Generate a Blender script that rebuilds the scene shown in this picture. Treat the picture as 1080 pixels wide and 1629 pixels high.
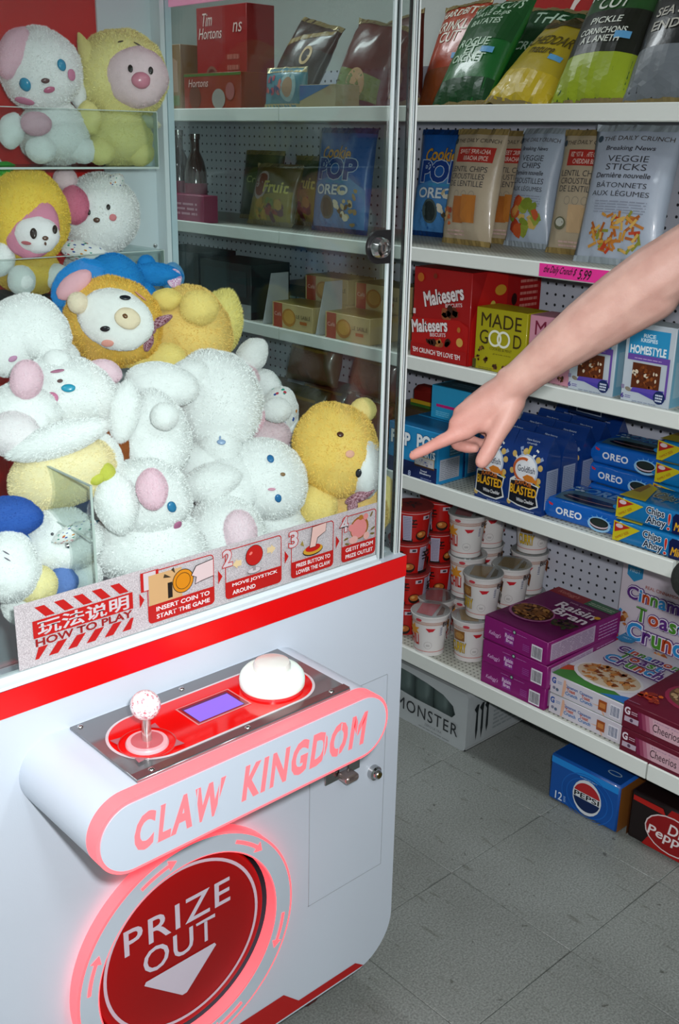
import bpy, bmesh, math, random
from mathutils import Vector, Matrix, Euler, noise

# ------------------------------------------------------------------ scene reset
for o in list(bpy.data.objects):
    bpy.data.objects.remove(o, do_unlink=True)
scene = bpy.context.scene
COL = scene.collection
rad = math.radians

# ------------------------------------------------------------------ camera
YAW, PITCH, ROLL, FPX, CAMZ = rad(42.777), rad(19.334), rad(-1.083), 1687.0, 1.455
_f0 = Vector((math.sin(YAW), math.cos(YAW), 0)); _r0 = Vector((math.cos(YAW), -math.sin(YAW), 0)); _u0 = Vector((0, 0, 1))
FWD = math.cos(PITCH) * _f0 - math.sin(PITCH) * _u0
_d0 = -(math.cos(PITCH) * _u0 + math.sin(PITCH) * _f0)
RGT = math.cos(ROLL) * _r0 + math.sin(ROLL) * _d0
UPV = -(-math.sin(ROLL) * _r0 + math.cos(ROLL) * _d0)
BCK = -FWD
CPOS = Vector((0, 0, CAMZ))
cam_data = bpy.data.cameras.new('camera')
cam_data.sensor_fit = 'VERTICAL'; cam_data.sensor_height = 24.0; cam_data.sensor_width = 24.0 * 1080 / 1629
cam_data.lens = FPX / 1629 * 24.0
cam_data.clip_start = 0.02; cam_data.clip_end = 60
cam = bpy.data.objects.new('camera', cam_data); COL.objects.link(cam)
cam.matrix_world = Matrix(((RGT.x, UPV.x, BCK.x, CPOS.x), (RGT.y, UPV.y, BCK.y, CPOS.y), (RGT.z, UPV.z, BCK.z, CPOS.z), (0, 0, 0, 1)))
scene.camera = cam
try:
    scene.cycles.transparent_max_bounces = 24
except Exception:
    pass

# ------------------------------------------------------------------ world, lights, exposure
world = bpy.data.worlds.new('world'); scene.world = world; world.use_nodes = True
bg = world.node_tree.nodes['Background']
bg.inputs[0].default_value = (0.80, 0.93, 1.0, 1); bg.inputs[1].default_value = 0.16

fl = bpy.data.lights.new('camera_flash', 'SPOT'); fl.energy = 95; fl.color = (0.97, 0.98, 1.0); fl.shadow_soft_size = 0.022      # the camera's own flash
fl.spot_size = rad(92); fl.spot_blend = 1.0
flo = bpy.data.objects.new('camera_flash', fl); COL.objects.link(flo)
flo.location = CPOS + RGT * 0.045 + UPV * 0.055 + FWD * 0.02
flo.rotation_euler = (FWD - UPV * 0.15 - RGT * 0.04).to_track_quat('-Z', 'Y').to_euler()
for i, (lx, ly) in enumerate(((1.40, 3.0), (1.42, -0.85), (0.10, -0.95), (-0.95, 0.55))):       # unseen ceiling lights, added as fill for shelf and machine fronts
    a = bpy.data.lights.new('ceiling_fill_light', 'AREA'); a.shape = 'RECTANGLE'; a.size = 0.28; a.size_y = 1.15
    a.energy = 21; a.color = (0.90, 0.97, 1.0)
    ao = bpy.data.objects.new('ceiling_fill_light', a); COL.objects.link(ao); ao.location = (lx, ly, 2.70)

vs = scene.view_settings
scene.display_settings.display_device = 'sRGB'
vs.view_transform = 'Standard'; vs.look = 'None'; vs.exposure = 0.0; vs.gamma = 1.0; vs.use_curve_mapping = False

# ------------------------------------------------------------------ helpers: pixels of the photograph to points
def ray(px, py): return RGT * ((px - 540) / FPX) - UPV * ((py - 814.5) / FPX) + FWD
def atx(px, py, x): v = ray(px, py); return CPOS + v * (x / v.x)
def aty(px, py, y): v = ray(px, py); return CPOS + v * (y / v.y)
def atz(px, py, z): v = ray(px, py); return CPOS + v * ((z - CAMZ) / v.z)
def atd(px, py, d): v = ray(px, py).normalized(); return CPOS + v * d

# ------------------------------------------------------------------ materials
def lin(c):
    c = c / 255.0
    return c / 12.92 if c <= 0.04045 else ((c + 0.055) / 1.055) ** 2.4
def rgb(h):
    h = h.lstrip('#')
    return tuple(lin(int(h[i:i + 2], 16)) for i in (0, 2, 4)) + (1.0,)
_M = {}
def mat(h, rough=0.5, metal=0.0, spec=0.4, emit=0.0, coat=0.0, bump=0.0, bscale=60.0, var=0.0, vscale=8.0, key=None):
    """principled paint of one colour with fine procedural relief and colour variation"""
    k = key or (h, rough, metal, spec, emit, coat, bump, bscale, var, vscale)
    if k in _M: return _M[k]
    m = bpy.data.materials.new('paint_' + h.lstrip('#')); m.use_nodes = True
    nt = m.node_tree; b = nt.nodes['Principled BSDF']
    b.inputs['Base Color'].default_value = rgb(h); b.inputs['Roughness'].default_value = rough
    b.inputs['Metallic'].default_value = metal; b.inputs['Specular IOR Level'].default_value = spec
    if coat: b.inputs['Coat Weight'].default_value = coat; b.inputs['Coat Roughness'].default_value = 0.08
    if emit:
        b.inputs['Emission Color'].default_value = rgb(h); b.inputs['Emission Strength'].default_value = emit
    if bump or var:
        tc = nt.nodes.new('ShaderNodeTexCoord')
        n = nt.nodes.new('ShaderNodeTexNoise'); n.inputs['Scale'].default_value = bscale; n.inputs['Detail'].default_value = 3
        nt.links.new(tc.outputs['Object'], n.inputs['Vector'])
        if bump:
            bp = nt.nodes.new('ShaderNodeBump'); bp.inputs['Strength'].default_value = bump; bp.inputs['Distance'].default_value = 0.004
            nt.links.new(n.outputs['Fac'], bp.inputs['Height']); nt.links.new(bp.outputs['Normal'], b.inputs['Normal'])
        if var:
            n2 = nt.nodes.new('ShaderNodeTexNoise'); n2.inputs['Scale'].default_value = vscale; n2.inputs['Detail'].default_value = 4
            nt.links.new(tc.outputs['Object'], n2.inputs['Vector'])
            hs = nt.nodes.new('ShaderNodeHueSaturation'); hs.inputs['Color'].default_value = rgb(h)
            mr = nt.nodes.new('ShaderNodeMapRange'); mr.inputs['To Min'].default_value = 1 - var; mr.inputs['To Max'].default_value = 1 + var
            nt.links.new(n2.outputs['Fac'], mr.inputs['Value']); nt.links.new(mr.outputs[0], hs.inputs['Value'])
            nt.links.new(hs.outputs[0], b.inputs['Base Color'])
    _M[k] = m
    return m
def emis(h, s, base=None):
    k = ('emis', h, s)
    if k in _M: return _M[k]
    m = bpy.data.materials.new('lit_' + h.lstrip('#')); m.use_nodes = True; b = m.node_tree.nodes['Principled BSDF']
    b.inputs['Base Color'].default_value = rgb(base or h); b.inputs['Roughness'].default_value = 0.35
    b.inputs['Emission Color'].default_value = rgb(h); b.inputs['Emission Strength'].default_value = s
    _M[k] = m; return m
def clear(tint='#F2FAF8', gloss=1.0, rough=0.0, ior=1.49, key='clear', haze=0.0):
    k = (key, tint, gloss, rough, haze)
    if k in _M: return _M[k]
    m = bpy.data.materials.new('clear_acrylic'); m.use_nodes = True; nt = m.node_tree; nt.nodes.clear()
    out = nt.nodes.new('ShaderNodeOutputMaterial'); tr = nt.nodes.new('ShaderNodeBsdfTransparent'); tr.inputs[0].default_value = rgb(tint)
    gl = nt.nodes.new('ShaderNodeBsdfGlossy'); gl.inputs['Roughness'].default_value = rough; gl.inputs['Color'].default_value = (gloss, gloss, gloss, 1)
    fr = nt.nodes.new('ShaderNodeFresnel')
    ge = nt.nodes.new('ShaderNodeNewGeometry'); im = nt.nodes.new('ShaderNodeMix'); im.data_type = 'FLOAT'      # same reflectance on entering and leaving faces
    im.inputs[2].default_value = ior; im.inputs[3].default_value = 1.0 / ior
    nt.links.new(ge.outputs['Backfacing'], im.inputs[0]); nt.links.new(im.outputs[0], fr.inputs['IOR'])
    mx = nt.nodes.new('ShaderNodeMixShader')
    nt.links.new(fr.outputs[0], mx.inputs[0]); nt.links.new(tr.outputs[0], mx.inputs[1]); nt.links.new(gl.outputs[0], mx.inputs[2])
    last = mx
    if haze:
        df = nt.nodes.new('ShaderNodeBsdfDiffuse'); df.inputs[0].default_value = (0.85, 0.9, 0.9, 1)
        m2 = nt.nodes.new('ShaderNodeMixShader'); m2.inputs[0].default_value = haze
        nt.links.new(mx.outputs[0], m2.inputs[1]); nt.links.new(df.outputs[0], m2.inputs[2]); last = m2
    nt.links.new(last.outputs[0], out.inputs[0])
    _M[k] = m; return m

# ------------------------------------------------------------------ helpers: objects
def tag(o, label=None, cat=None, group=None, kind=None):
    if label: o['label'] = label
    if cat: o['category'] = cat
    if group: o['group'] = group
    if kind: o['kind'] = kind
    return o
def empty(name, loc=(0, 0, 0), rot=(0, 0, 0), label=None, cat=None, group=None, parent=None):
    o = bpy.data.objects.new(name, None); COL.objects.link(o); o.empty_display_size = 0.05
    o.location = loc; o.rotation_euler = rot
    if parent: o.parent = parent
    return tag(o, label, cat, group)

class MB:
    """collects shapes, builds one mesh object"""
    def __init__(s): s.v = []; s.f = []; s.m = []; s.mats = []; s.sm = []
    def slot(s, m):
        if m not in s.mats: s.mats.append(m)
        return s.mats.index(m)
    def add(s, vs, fs, m, smooth=False):
        k = len(s.v); s.v += [tuple(p) for p in vs]; i = s.slot(m)
        for f in fs: s.f.append(tuple(k + j for j in f)); s.m.append(i); s.sm.append(smooth)
    def box(s, a, b, m):
        (x0, y0, z0), (x1, y1, z1) = a, b
        s.add([(x0, y0, z0), (x1, y0, z0), (x1, y1, z0), (x0, y1, z0), (x0, y0, z1), (x1, y0, z1), (x1, y1, z1), (x0, y1, z1)],
              [(0, 3, 2, 1), (4, 5, 6, 7), (0, 1, 5, 4), (1, 2, 6, 5), (2, 3, 7, 6), (3, 0, 4, 7)], m)
    def bbox(s, a, b, m, r=0.003, seg=2):
        """bevelled box"""
        bm = bmesh.new(); bmesh.ops.create_cube(bm, size=1)
        c = [(a[i] + b[i]) / 2 for i in range(3)]; d = [abs(b[i] - a[i]) for i in range(3)]
        for v in bm.verts: v.co = Vector((c[0] + v.co.x * d[0], c[1] + v.co.y * d[1], c[2] + v.co.z * d[2]))
        bmesh.ops.bevel(bm, geom=bm.edges[:], offset=min(r, min(d) * 0.45), segments=seg, profile=0.5, affect='EDGES')
        s.bm(bm, m, True)
    def bm(s, bm, m, smooth=False):
        bm.verts.index_update()
        s.add([v.co[:] for v in bm.verts], [tuple(v.index for v in f.verts) for f in bm.faces], m, smooth); bm.free()
    def prism(s, poly, y0, y1, m, axis='y', caps=True, smooth=False, m2=None):
        """2-D outline (u,v) pushed along an axis: y -> (u,y,v), x -> (x,u,v), z -> (u,v,z)"""
        n = len(poly)
        P = {'y': lambda u, v, t: (u, t, v), 'x': lambda u, v, t: (t, u, v), 'z': lambda u, v, t: (u, v, t)}[axis]
        vs = [P(u, v, y0) for u, v in poly] + [P(u, v, y1) for u, v in poly]
        s.add(vs, [(i, (i + 1) % n, n + (i + 1) % n, n + i) for i in range(n)], m2 or m, smooth)
        if caps: s.add(vs, [tuple(range(n))[::-1], tuple(range(n, 2 * n))], m)
    def tube(s, pts, r, m, seg=8, caps=True, closed=False):
        pts = [Vector(p) for p in pts]; n = len(pts); rr = r if isinstance(r, (list, tuple)) else [r] * n
        vs = []; t0 = None
        for i, p in enumerate(pts):
            a = pts[max(i - 1, 0)]; b = pts[min(i + 1, n - 1)]; t = (b - a).normalized() if (b - a).length > 1e-9 else Vector((0, 0, 1))
            if t0 is None:
                u = t.orthogonal().normalized()
            else:
                u = (u - t * u.dot(t)).normalized()
            t0 = t; w = t.cross(u)
            for k in range(seg):
                q = 2 * math.pi * k / seg; vs.append(p + (u * math.cos(q) + w * math.sin(q)) * rr[i])
        fs = [(i * seg + k, i * seg + (k + 1) % seg, (i + 1) * seg + (k + 1) % seg, (i + 1) * seg + k) for i in range(n - 1) for k in range(seg)]
        if caps: fs += [tuple(range(seg))[::-1], tuple(range((n - 1) * seg, n * seg))]
        s.add(vs, fs, m, True)
    def lathe(s, prof, m, c=(0, 0, 0), axis='z', seg=32, smooth=True):
        """profile of (radius, height) turned around an axis"""
        n = len(prof); vs = []
        for (r, h) in prof:
            for k in range(seg):
                q = 2 * math.pi * k / seg; a, b = r * math.cos(q), r * math.sin(q)
                p = {'z': (a, b, h), 'y': (a, h, b), 'x': (h, a, b)}[axis]
                vs.append((c[0] + p[0], c[1] + p[1], c[2] + p[2]))
        fs = [(i * seg + k, i * seg + (k + 1) % seg, (i + 1) * seg + (k + 1) % seg, (i + 1) * seg + k) for i in range(n - 1) for k in range(seg)]
        if prof[0][0] > 1e-6: fs.append(tuple(range(seg))[::-1])
        if prof[-1][0] > 1e-6: fs.append(tuple(range((n - 1) * seg, n * seg)))
        s.add(vs, fs, m, smooth)
    def build(s, name, parent=None, loc=None, rot=None, fixn=True):
        me = bpy.data.meshes.new(name); me.from_pydata(s.v, [], s.f)
        for m in s.mats: me.materials.append(m)
        me.polygons.foreach_set('material_index', s.m); me.polygons.foreach_set('use_smooth', s.sm)
        if fixn:
            bm = bmesh.new(); bm.from_mesh(me); bmesh.ops.recalc_face_normals(bm, faces=bm.faces); bm.to_mesh(me); bm.free()
        me.update()
        if any(s.sm):
            try: me.set_sharp_from_angle(angle=rad(40))
            except Exception: pass
        o = bpy.data.objects.new(name, me); COL.objects.link(o)
        if parent: o.parent = parent
        if loc is not None: o.location = loc
        if rot is not None: o.rotation_euler = rot
        return o
def fill_loops(loops):
    """triangulated region between 2-D loops (outer and holes); returns verts, faces"""
    bm = bmesh.new(); es = []
    for lp in loops:
        vs = [bm.verts.new((u, v, 0)) for u, v in lp]
        es += [bm.edges.new((vs[i], vs[(i + 1) % len(vs)])) for i in range(len(vs))]
    bmesh.ops.triangle_fill(bm, use_beauty=True, use_dissolve=False, edges=es, normal=(0, 0, 1))
    bm.verts.index_update()
    r = [(v.co.x, v.co.y) for v in bm.verts], [tuple(v.index for v in f.verts) for f in bm.faces]
    bm.free(); return r
def rrect(x0, z0, x1, z1, r, n=8):
    rs = r if isinstance(r, (list, tuple)) else [r] * 4      # order: bl, br, tr, tl
    out = []
    for (cx, cz, a0, q) in ((x0 + rs[0], z0 + rs[0], 180, rs[0]), (x1 - rs[1], z0 + rs[1], 270, rs[1]), (x1 - rs[2], z1 - rs[2], 0, rs[2]), (x0 + rs[3], z1 - rs[3], 90, rs[3])):
        if q < 1e-6: out.append((cx, cz)); continue
        for i in range(n + 1):
            t = rad(a0 + 90 * i / n); out.append((cx + q * math.cos(t), cz + q * math.sin(t)))
    return out
def circle(cx, cz, r, n=64, a0=0, a1=360):
    return [(cx + r * math.cos(rad(a0 + (a1 - a0) * i / n)), cz + r * math.sin(rad(a0 + (a1 - a0) * i / n))) for i in range(n)]
def arcband(cx, cz, r0, r1, a0, a1, n=40):
    A = [rad(a0 + (a1 - a0) * i / n) for i in range(n + 1)]
    return [(cx + r1 * math.cos(t), cz + r1 * math.sin(t)) for t in A] + [(cx + r0 * math.cos(t), cz + r0 * math.sin(t)) for t in A[::-1]]

# ------------------------------------------------------------------ helpers: flat print (lettering, pictures) laid on a surface
_T = {}
def text2d(s, bold=0.0, spacing=1.0):
    """outline text as a flat mesh of height about 1 (cap height 0.73 units of size 1)"""
    k = (s, bold, spacing)
    if k in _T: return _T[k]
    if bold:                                             # heavier weight: push the outline points of the plain glyphs outwards
        vs0, fs0 = text2d(s, 0.0, spacing)[:2]; q = bold * 0.5; nxt = {}; seen = {}
        key = lambda p: (round(p[0], 4), round(p[1], 4)); K = [key(p) for p in vs0]; he = set()
        for f in fs0:
            ar = sum(vs0[f[i]][0] * vs0[f[(i + 1) % len(f)]][1] - vs0[f[(i + 1) % len(f)]][0] * vs0[f[i]][1] for i in range(len(f)))
            g = f if ar > 0 else f[::-1]
            for i in range(len(g)): he.add((K[g[i]], K[g[(i + 1) % len(g)]]))
        for (x, y) in he:
            if (y, x) not in he and x != y: nxt.setdefault(x, []).append(y)
        loops = []
        while nxt:
            st0 = next(iter(nxt)); lp = [st0]; cur = st0
            while True:
                t = nxt[cur].pop()
                if not nxt[cur]: del nxt[cur]
                if t == st0 or t not in nxt: break
                lp.append(t); cur = t
            if len(lp) > 2: loops.append(lp)
        mv = {}
        for lp in loops:
            n0 = len(lp)
            for i in range(n0):
                p0, p1, p2 = Vector(lp[i - 1]), Vector(lp[i]), Vector(lp[(i + 1) % n0]); d1 = (p1 - p0).normalized(); d2 = (p2 - p1).normalized()
                n1 = Vector((d1.y, -d1.x)); n2 = Vector((d2.y, -d2.x)); m = n1 + n2
                m = m.normalized() if m.length > 1e-4 else n1; c = max(0.5, m.dot(n1)); mv[lp[i]] = tuple(p1 + m * (q / c))
        vs = [mv.get(kk, p) for kk, p in zip(K, vs0)]; fs = fs0
        _T[k] = (vs, fs, min(v[0] for v in vs), max(v[0] for v in vs), min(v[1] for v in vs), max(v[1] for v in vs)); return _T[k]
    cu = bpy.data.curves.new('tmp_text', 'FONT'); cu.body = s; cu.size = 1.0; cu.align_x = 'LEFT'; cu.offset = bold * 0.5; cu.resolution_u = 3
    cu.space_character = spacing; cu.space_line = 0.85
    ob = bpy.data.objects.new('tmp_text', cu); COL.objects.link(ob)
    dg = bpy.context.evaluated_depsgraph_get(); me = bpy.data.meshes.new_from_object(ob.evaluated_get(dg))
    vs = [(v.co.x, v.co.y) for v in me.vertices]; fs = [tuple(p.vertices) for p in me.polygons]
    bpy.data.objects.remove(ob, do_unlink=True); bpy.data.curves.remove(cu); bpy.data.meshes.remove(me)
    if not vs: vs = [(0, 0)]; fs = []
    x0 = min(v[0] for v in vs); x1 = max(v[0] for v in vs); y0 = min(v[1] for v in vs); y1 = max(v[1] for v in vs)
    _T[k] = (vs, fs, x0, x1, y0, y1); return _T[k]
def subdiv2d(vs, fs, mx):
    bm = bmesh.new(); bv = [bm.verts.new((a, b, 0)) for a, b in vs]
    for f in fs:
        try: bm.faces.new([bv[i] for i in f])
        except Exception: pass
    bmesh.ops.triangulate(bm, faces=bm.faces[:])
    for _ in range(5):
        es = [e for e in bm.edges if e.calc_length() > mx]
        if not es: break
        bmesh.ops.subdivide_edges(bm, edges=es, cuts=1, use_grid_fill=False)
        bmesh.ops.triangulate(bm, faces=bm.faces[:])
    bm.verts.index_update()
    r = [(v.co.x, v.co.y) for v in bm.verts], [tuple(v.index for v in f.verts) for f in bm.faces]
    bm.free(); return r
class Print:
    """flat printing on a surface given as fn(u, v, h); every layer a hair above the last"""
    def __init__(s, fn, mx=None, rough=0.4, step=0.00025, h0=0.0004, coat=0.0):
        s.fn = fn; s.mb = MB(); s.h = h0; s.mx = mx; s.rough = rough; s.step = step; s.coat = coat
    def _m(s, c): return c if not isinstance(c, str) else mat(c, s.rough, 0, 0.4, 0, s.coat)
    def put(s, vs, fs, c):
        if s.mx: vs, fs = subdiv2d(vs, fs, s.mx)
        s.mb.add([s.fn(u, v, s.h) for u, v in vs], fs, s._m(c)); s.h += s.step; return s
    def rect(s, u0, v0, u1, v1, c): return s.put([(u0, v0), (u1, v0), (u1, v1), (u0, v1)], [(0, 1, 2, 3)], c)
    def poly(s, pts, c):
        vs, fs = fill_loops([pts]); return s.put(vs, fs, c)
    def loops(s, lps, c):
        vs, fs = fill_loops(lps); return s.put(vs, fs, c)
    def ell(s, u, v, a, b, c, rot=0, n=20):
        ct, st = math.cos(rad(rot)), math.sin(rad(rot)); pts = [(u, v)]
        for i in range(n):
            t = 2 * math.pi * i / n; x, y = a * math.cos(t), b * math.sin(t); pts.append((u + x * ct - y * st, v + x * st + y * ct))
        return s.put(pts, [(0, 1 + i, 1 + (i + 1) % n) for i in range(n)], c)
    def ring(s, u, v, a, b, wd, c, n=32):
        return s.loops([[(u + a * math.cos(2 * math.pi * i / n), v + b * math.sin(2 * math.pi * i / n)) for i in range(n)],
                        [(u + (a - wd) * math.cos(2 * math.pi * i / n), v + (b - wd) * math.sin(2 * math.pi * i / n)) for i in range(n)]], c)
    def text(s, t, u, v, width, c, height=None, rot=0, bold=0.0, shear=0.0, spacing=1.0, align='c', arch=0.0, outline=None, ow=0.0):
        """text fitted to a width (and height), its centre (or left end) at u, v"""
        if outline: s.text(t, u, v, width, outline, height, rot, bold + ow, shear, spacing, align, arch)
        vs, fs, x0, x1, y0, y1 = text2d(t, bold, spacing); _, _, a0, a1, b0, b1 = text2d(t, 0.0, spacing)
        k = width / max(a1 - a0, 1e-6); kh = (height / max(b1 - b0, 1e-6)) if height else k
        ct, st = math.cos(rad(rot)), math.sin(rad(rot)); out = []
        cx = (a0 + a1) / 2 if align == 'c' else a0
        for x, y in vs:
            X = (x - cx) * k; Y = (y - (b0 + b1) / 2) * kh; X += Y * shear
            if arch: Y += arch * (1 - (2 * X / width) ** 2)
            out.append((u + X * ct - Y * st, v + X * st + Y * ct))
        return s.put(out, fs, c)
    def barcode(s, u0, v0, u1, v1, n=14, seed=1, c='#2B2A33', horiz=False):
        s.rect(u0, v0, u1, v1, '#E6E2EA'); R = random.Random(seed); vs = []; fs = []
        L = (u1 - u0) if not horiz else (v1 - v0); t = 0.06 * L
        while t < L * 0.93:
            w = L / n * R.uniform(0.2, 0.7); k = len(vs)
            if not horiz: vs += [(u0 + t, v0 + 0.1 * (v1 - v0)), (u0 + t + w, v0 + 0.1 * (v1 - v0)), (u0 + t + w, v1 - 0.1 * (v1 - v0)), (u0 + t, v1 - 0.1 * (v1 - v0))]
            else: vs += [(u0 + 0.1 * (u1 - u0), v0 + t), (u1 - 0.1 * (u1 - u0), v0 + t), (u1 - 0.1 * (u1 - u0), v0 + t + w), (u0 + 0.1 * (u1 - u0), v0 + t + w)]
            fs.append((k, k + 1, k + 2, k + 3)); t += w + L / n * R.uniform(0.25, 0.6)
        return s.put(vs, fs, c)
    def lines(s, u0, v0, u1, v1, n, c, seed=1, fill=0.45):
        """a block of small print too fine to read"""
        R = random.Random(seed); vs = []; fs = []; dv = (v1 - v0) / n
        for i in range(n):
            u = u0
            while u < u1 - 0.001:
                w = min(R.uniform(0.08, 0.28) * (u1 - u0), u1 - u); k = len(vs); a = v0 + dv * i
                vs += [(u, a), (u + w * 0.86, a), (u + w * 0.86, a + dv * fill), (u, a + dv * fill)]; fs.append((k, k + 1, k + 2, k + 3)); u += w
        return s.put(vs, fs, c)
    def crumbs(s, u, v, a, b, n, cols, r0, r1, seed=1, sides=6):
        """many little irregular pieces inside an ellipse (food pictures)"""
        R = random.Random(seed); byc = {}
        for i in range(n):
            t = R.uniform(0, 6.283); q = math.sqrt(R.random()); x, y = u + a * q * math.cos(t), v + b * q * math.sin(t)
            r = R.uniform(r0, r1); e = R.uniform(0.45, 1); ro = R.uniform(0, 3.14); c = R.choice(cols); L = byc.setdefault(c, ([], [])); k = len(L[0])
            for j in range(sides):
                w = 2 * math.pi * j / sides; rr = r * R.uniform(0.75, 1.15); X, Y = rr * math.cos(w), rr * e * math.sin(w)
                L[0].append((x + X * math.cos(ro) - Y * math.sin(ro), y + X * math.sin(ro) + Y * math.cos(ro)))
            L[1].append(tuple(range(k, k + sides)))
        for c, (vs, fs) in byc.items(): s.put(vs, fs, c)
        return s
    def build(s, name, parent): return s.mb.build(name, parent, fixn=False)
def faces(w, h, d):
    """surface functions of a box product: front at y=0 facing -y, x centred, z up"""
    return {'front': lambda u, v, k: (u, -k, v), 'right': lambda u, v, k: (w / 2 + k, u, v), 'top': lambda u, v, k: (u, v, h + k), 'left': lambda u, v, k: (-w / 2 - k, d - u, v)}
# ================================================================== THE ROOM
RX0, RX1, RY0, RY1, RZ = -1.6, 2.95, -1.7, 4.6, 2.75
def floor_material():
    m = bpy.data.materials.new('vinyl_tile'); m.use_nodes = True; nt = m.node_tree; b = nt.nodes['Principled BSDF']
    geo = nt.nodes.new('ShaderNodeNewGeometry'); 
    mp = nt.nodes.new('ShaderNodeMapping'); mp.inputs['Scale'].default_value = (1, 1, 1); nt.links.new(geo.outputs['Position'], mp.inputs[0])
    def noi(sc, det, v=mp.outputs[0]):
        n = nt.nodes.new('ShaderNodeTexNoise'); n.inputs['Scale'].default_value = sc; n.inputs['Detail'].default_value = det; nt.links.new(v, n.inputs['Vector']); return n
    def ramp(src, stops):
        r = nt.nodes.new('ShaderNodeValToRGB'); nt.links.new(src, r.inputs[0]); e = r.color_ramp.elements
        e[0].position, e[0].color = stops[0]; e[1].position, e[1].color = stops[1]
        for p, c in stops[2:]: k = e.new(p); k.color = c
        return r
    base = ramp(noi(260, 4).outputs['Fac'], [(0.36, rgb('#737774')), (0.66, rgb('#959996'))])
    big = ramp(noi(2.2, 5).outputs['Fac'], [(0.3, (0.74, 0.73, 0.70, 1)), (0.7, (1.04, 1.04, 1.03, 1))])
    mu = nt.nodes.new('ShaderNodeMix'); mu.data_type = 'RGBA'; mu.blend_type = 'MULTIPLY'; mu.inputs[0].default_value = 1
    nt.links.new(base.outputs[0], mu.inputs[6]); nt.links.new(big.outputs[0], mu.inputs[7])
    # streaky flecks of the marbled tile, drawn out along the aisle
    mp2 = nt.nodes.new('ShaderNodeMapping'); mp2.inputs['Scale'].default_value = (62, 13, 1); mp2.inputs['Rotation'].default_value = (0, 0, 0.25); nt.links.new(geo.outputs['Position'], mp2.inputs[0])
    fl = ramp(noi(1.0, 6, mp2.outputs[0]).outputs['Fac'], [(0.62, (1, 1, 1, 1)), (0.70, (0.52, 0.50, 0.45, 1))])
    mu2 = nt.nodes.new('ShaderNodeMix'); mu2.data_type = 'RGBA'; mu2.blend_type = 'MULTIPLY'; mu2.inputs[0].default_value = 0.6
    nt.links.new(mu.outputs[2], mu2.inputs[6]); nt.links.new(fl.outputs[0], mu2.inputs[7])
    # scuffs and stains
    sp = ramp(noi(38, 2).outputs['Fac'], [(0.70, (1, 1, 1, 1)), (0.745, (0.34, 0.33, 0.30, 1))])
    mu3 = nt.nodes.new('ShaderNodeMix'); mu3.data_type = 'RGBA'; mu3.blend_type = 'MULTIPLY'; mu3.inputs[0].default_value = 0.8
    nt.links.new(mu2.outputs[2], mu3.inputs[6]); nt.links.new(sp.outputs[0], mu3.inputs[7])
    nt.links.new(mu3.outputs[2], b.inputs['Base Color'])
    b.inputs['Roughness'].default_value = 0.42; b.inputs['Specular IOR Level'].default_value = 0.35
    return m
TILE = floor_material(); GROUT = mat('#4C4A45', 0.9)
f = MB(); f.box((RX0, RY0, -0.10), (RX1, RY1, -0.006), GROUT); floor = f.build('floor'); tag(floor, kind='structure')
TS = 0.305; X0 = 1.449 - 10 * TS; Y0 = 1.196 - 9 * TS
tm = None
i0 = 0
for i in range(15):
    for j in range(20):
        x, y = X0 + i * TS, Y0 + j * TS
        if x < RX0 - 0.02 or x + TS > RX1 + 0.1 or y < RY0 - 0.05 or y + TS > RY1 + 0.05: continue
        if tm is None:
            t = MB(); t.bbox((0.0006, 0.0006, -0.006), (TS - 0.0006, TS - 0.0006, 0.0), TILE, 0.0012, 1); o = t.build('floor_tile', floor); tm = o.data
        else:
            o = bpy.data.objects.new('floor_tile', tm); COL.objects.link(o); o.parent = floor
        o.location = (x, y, 0)
WALL = mat('#C9CEC9', 0.8, bump=0.2, bscale=90, var=0.04)
for nm, a, b in (('wall_right', (RX1, RY0, 0), (RX1 + 0.1, RY1, RZ)), ('wall_left', (RX0 - 0.1, RY0, 0), (RX0, RY1, RZ)),
                 ('wall_back', (RX0, RY1, 0), (RX1, RY1 + 0.1, RZ)), ('wall_front', (RX0, RY0 - 0.1, 0), (RX1, RY0, RZ))):
    w_ = MB(); w_.box(a, b, WALL); tag(w_.build(nm), kind='structure')
c_ = MB(); c_.box((RX0, RY0, RZ), (RX1, RY1, RZ + 0.1), mat('#D6D8D2', 0.9, bump=0.3, bscale=120)); tag(c_.build('ceiling'), kind='structure')

# red soft-drink header board on the wall above the shelving
sg = MB(); sg.bbox((2.62, 0.35, 1.45), (2.66, 2.17, 2.15), mat('#A8160F', 0.4), 0.004, 1)
sgo = sg.build('header_sign'); tag(sgo, 'red soft drink header board with white script on the wall behind the top shelf', 'sign')
hs_ = Print(lambda u, v, k: (2.62 - k, -u, v), rough=0.4)
hs_.text('Coca-Cola', -1.70, 1.785, 0.50, '#E9DAD2', height=0.15, shear=0.45, bold=0.03)
hs_.build('lettering', sgo)

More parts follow.
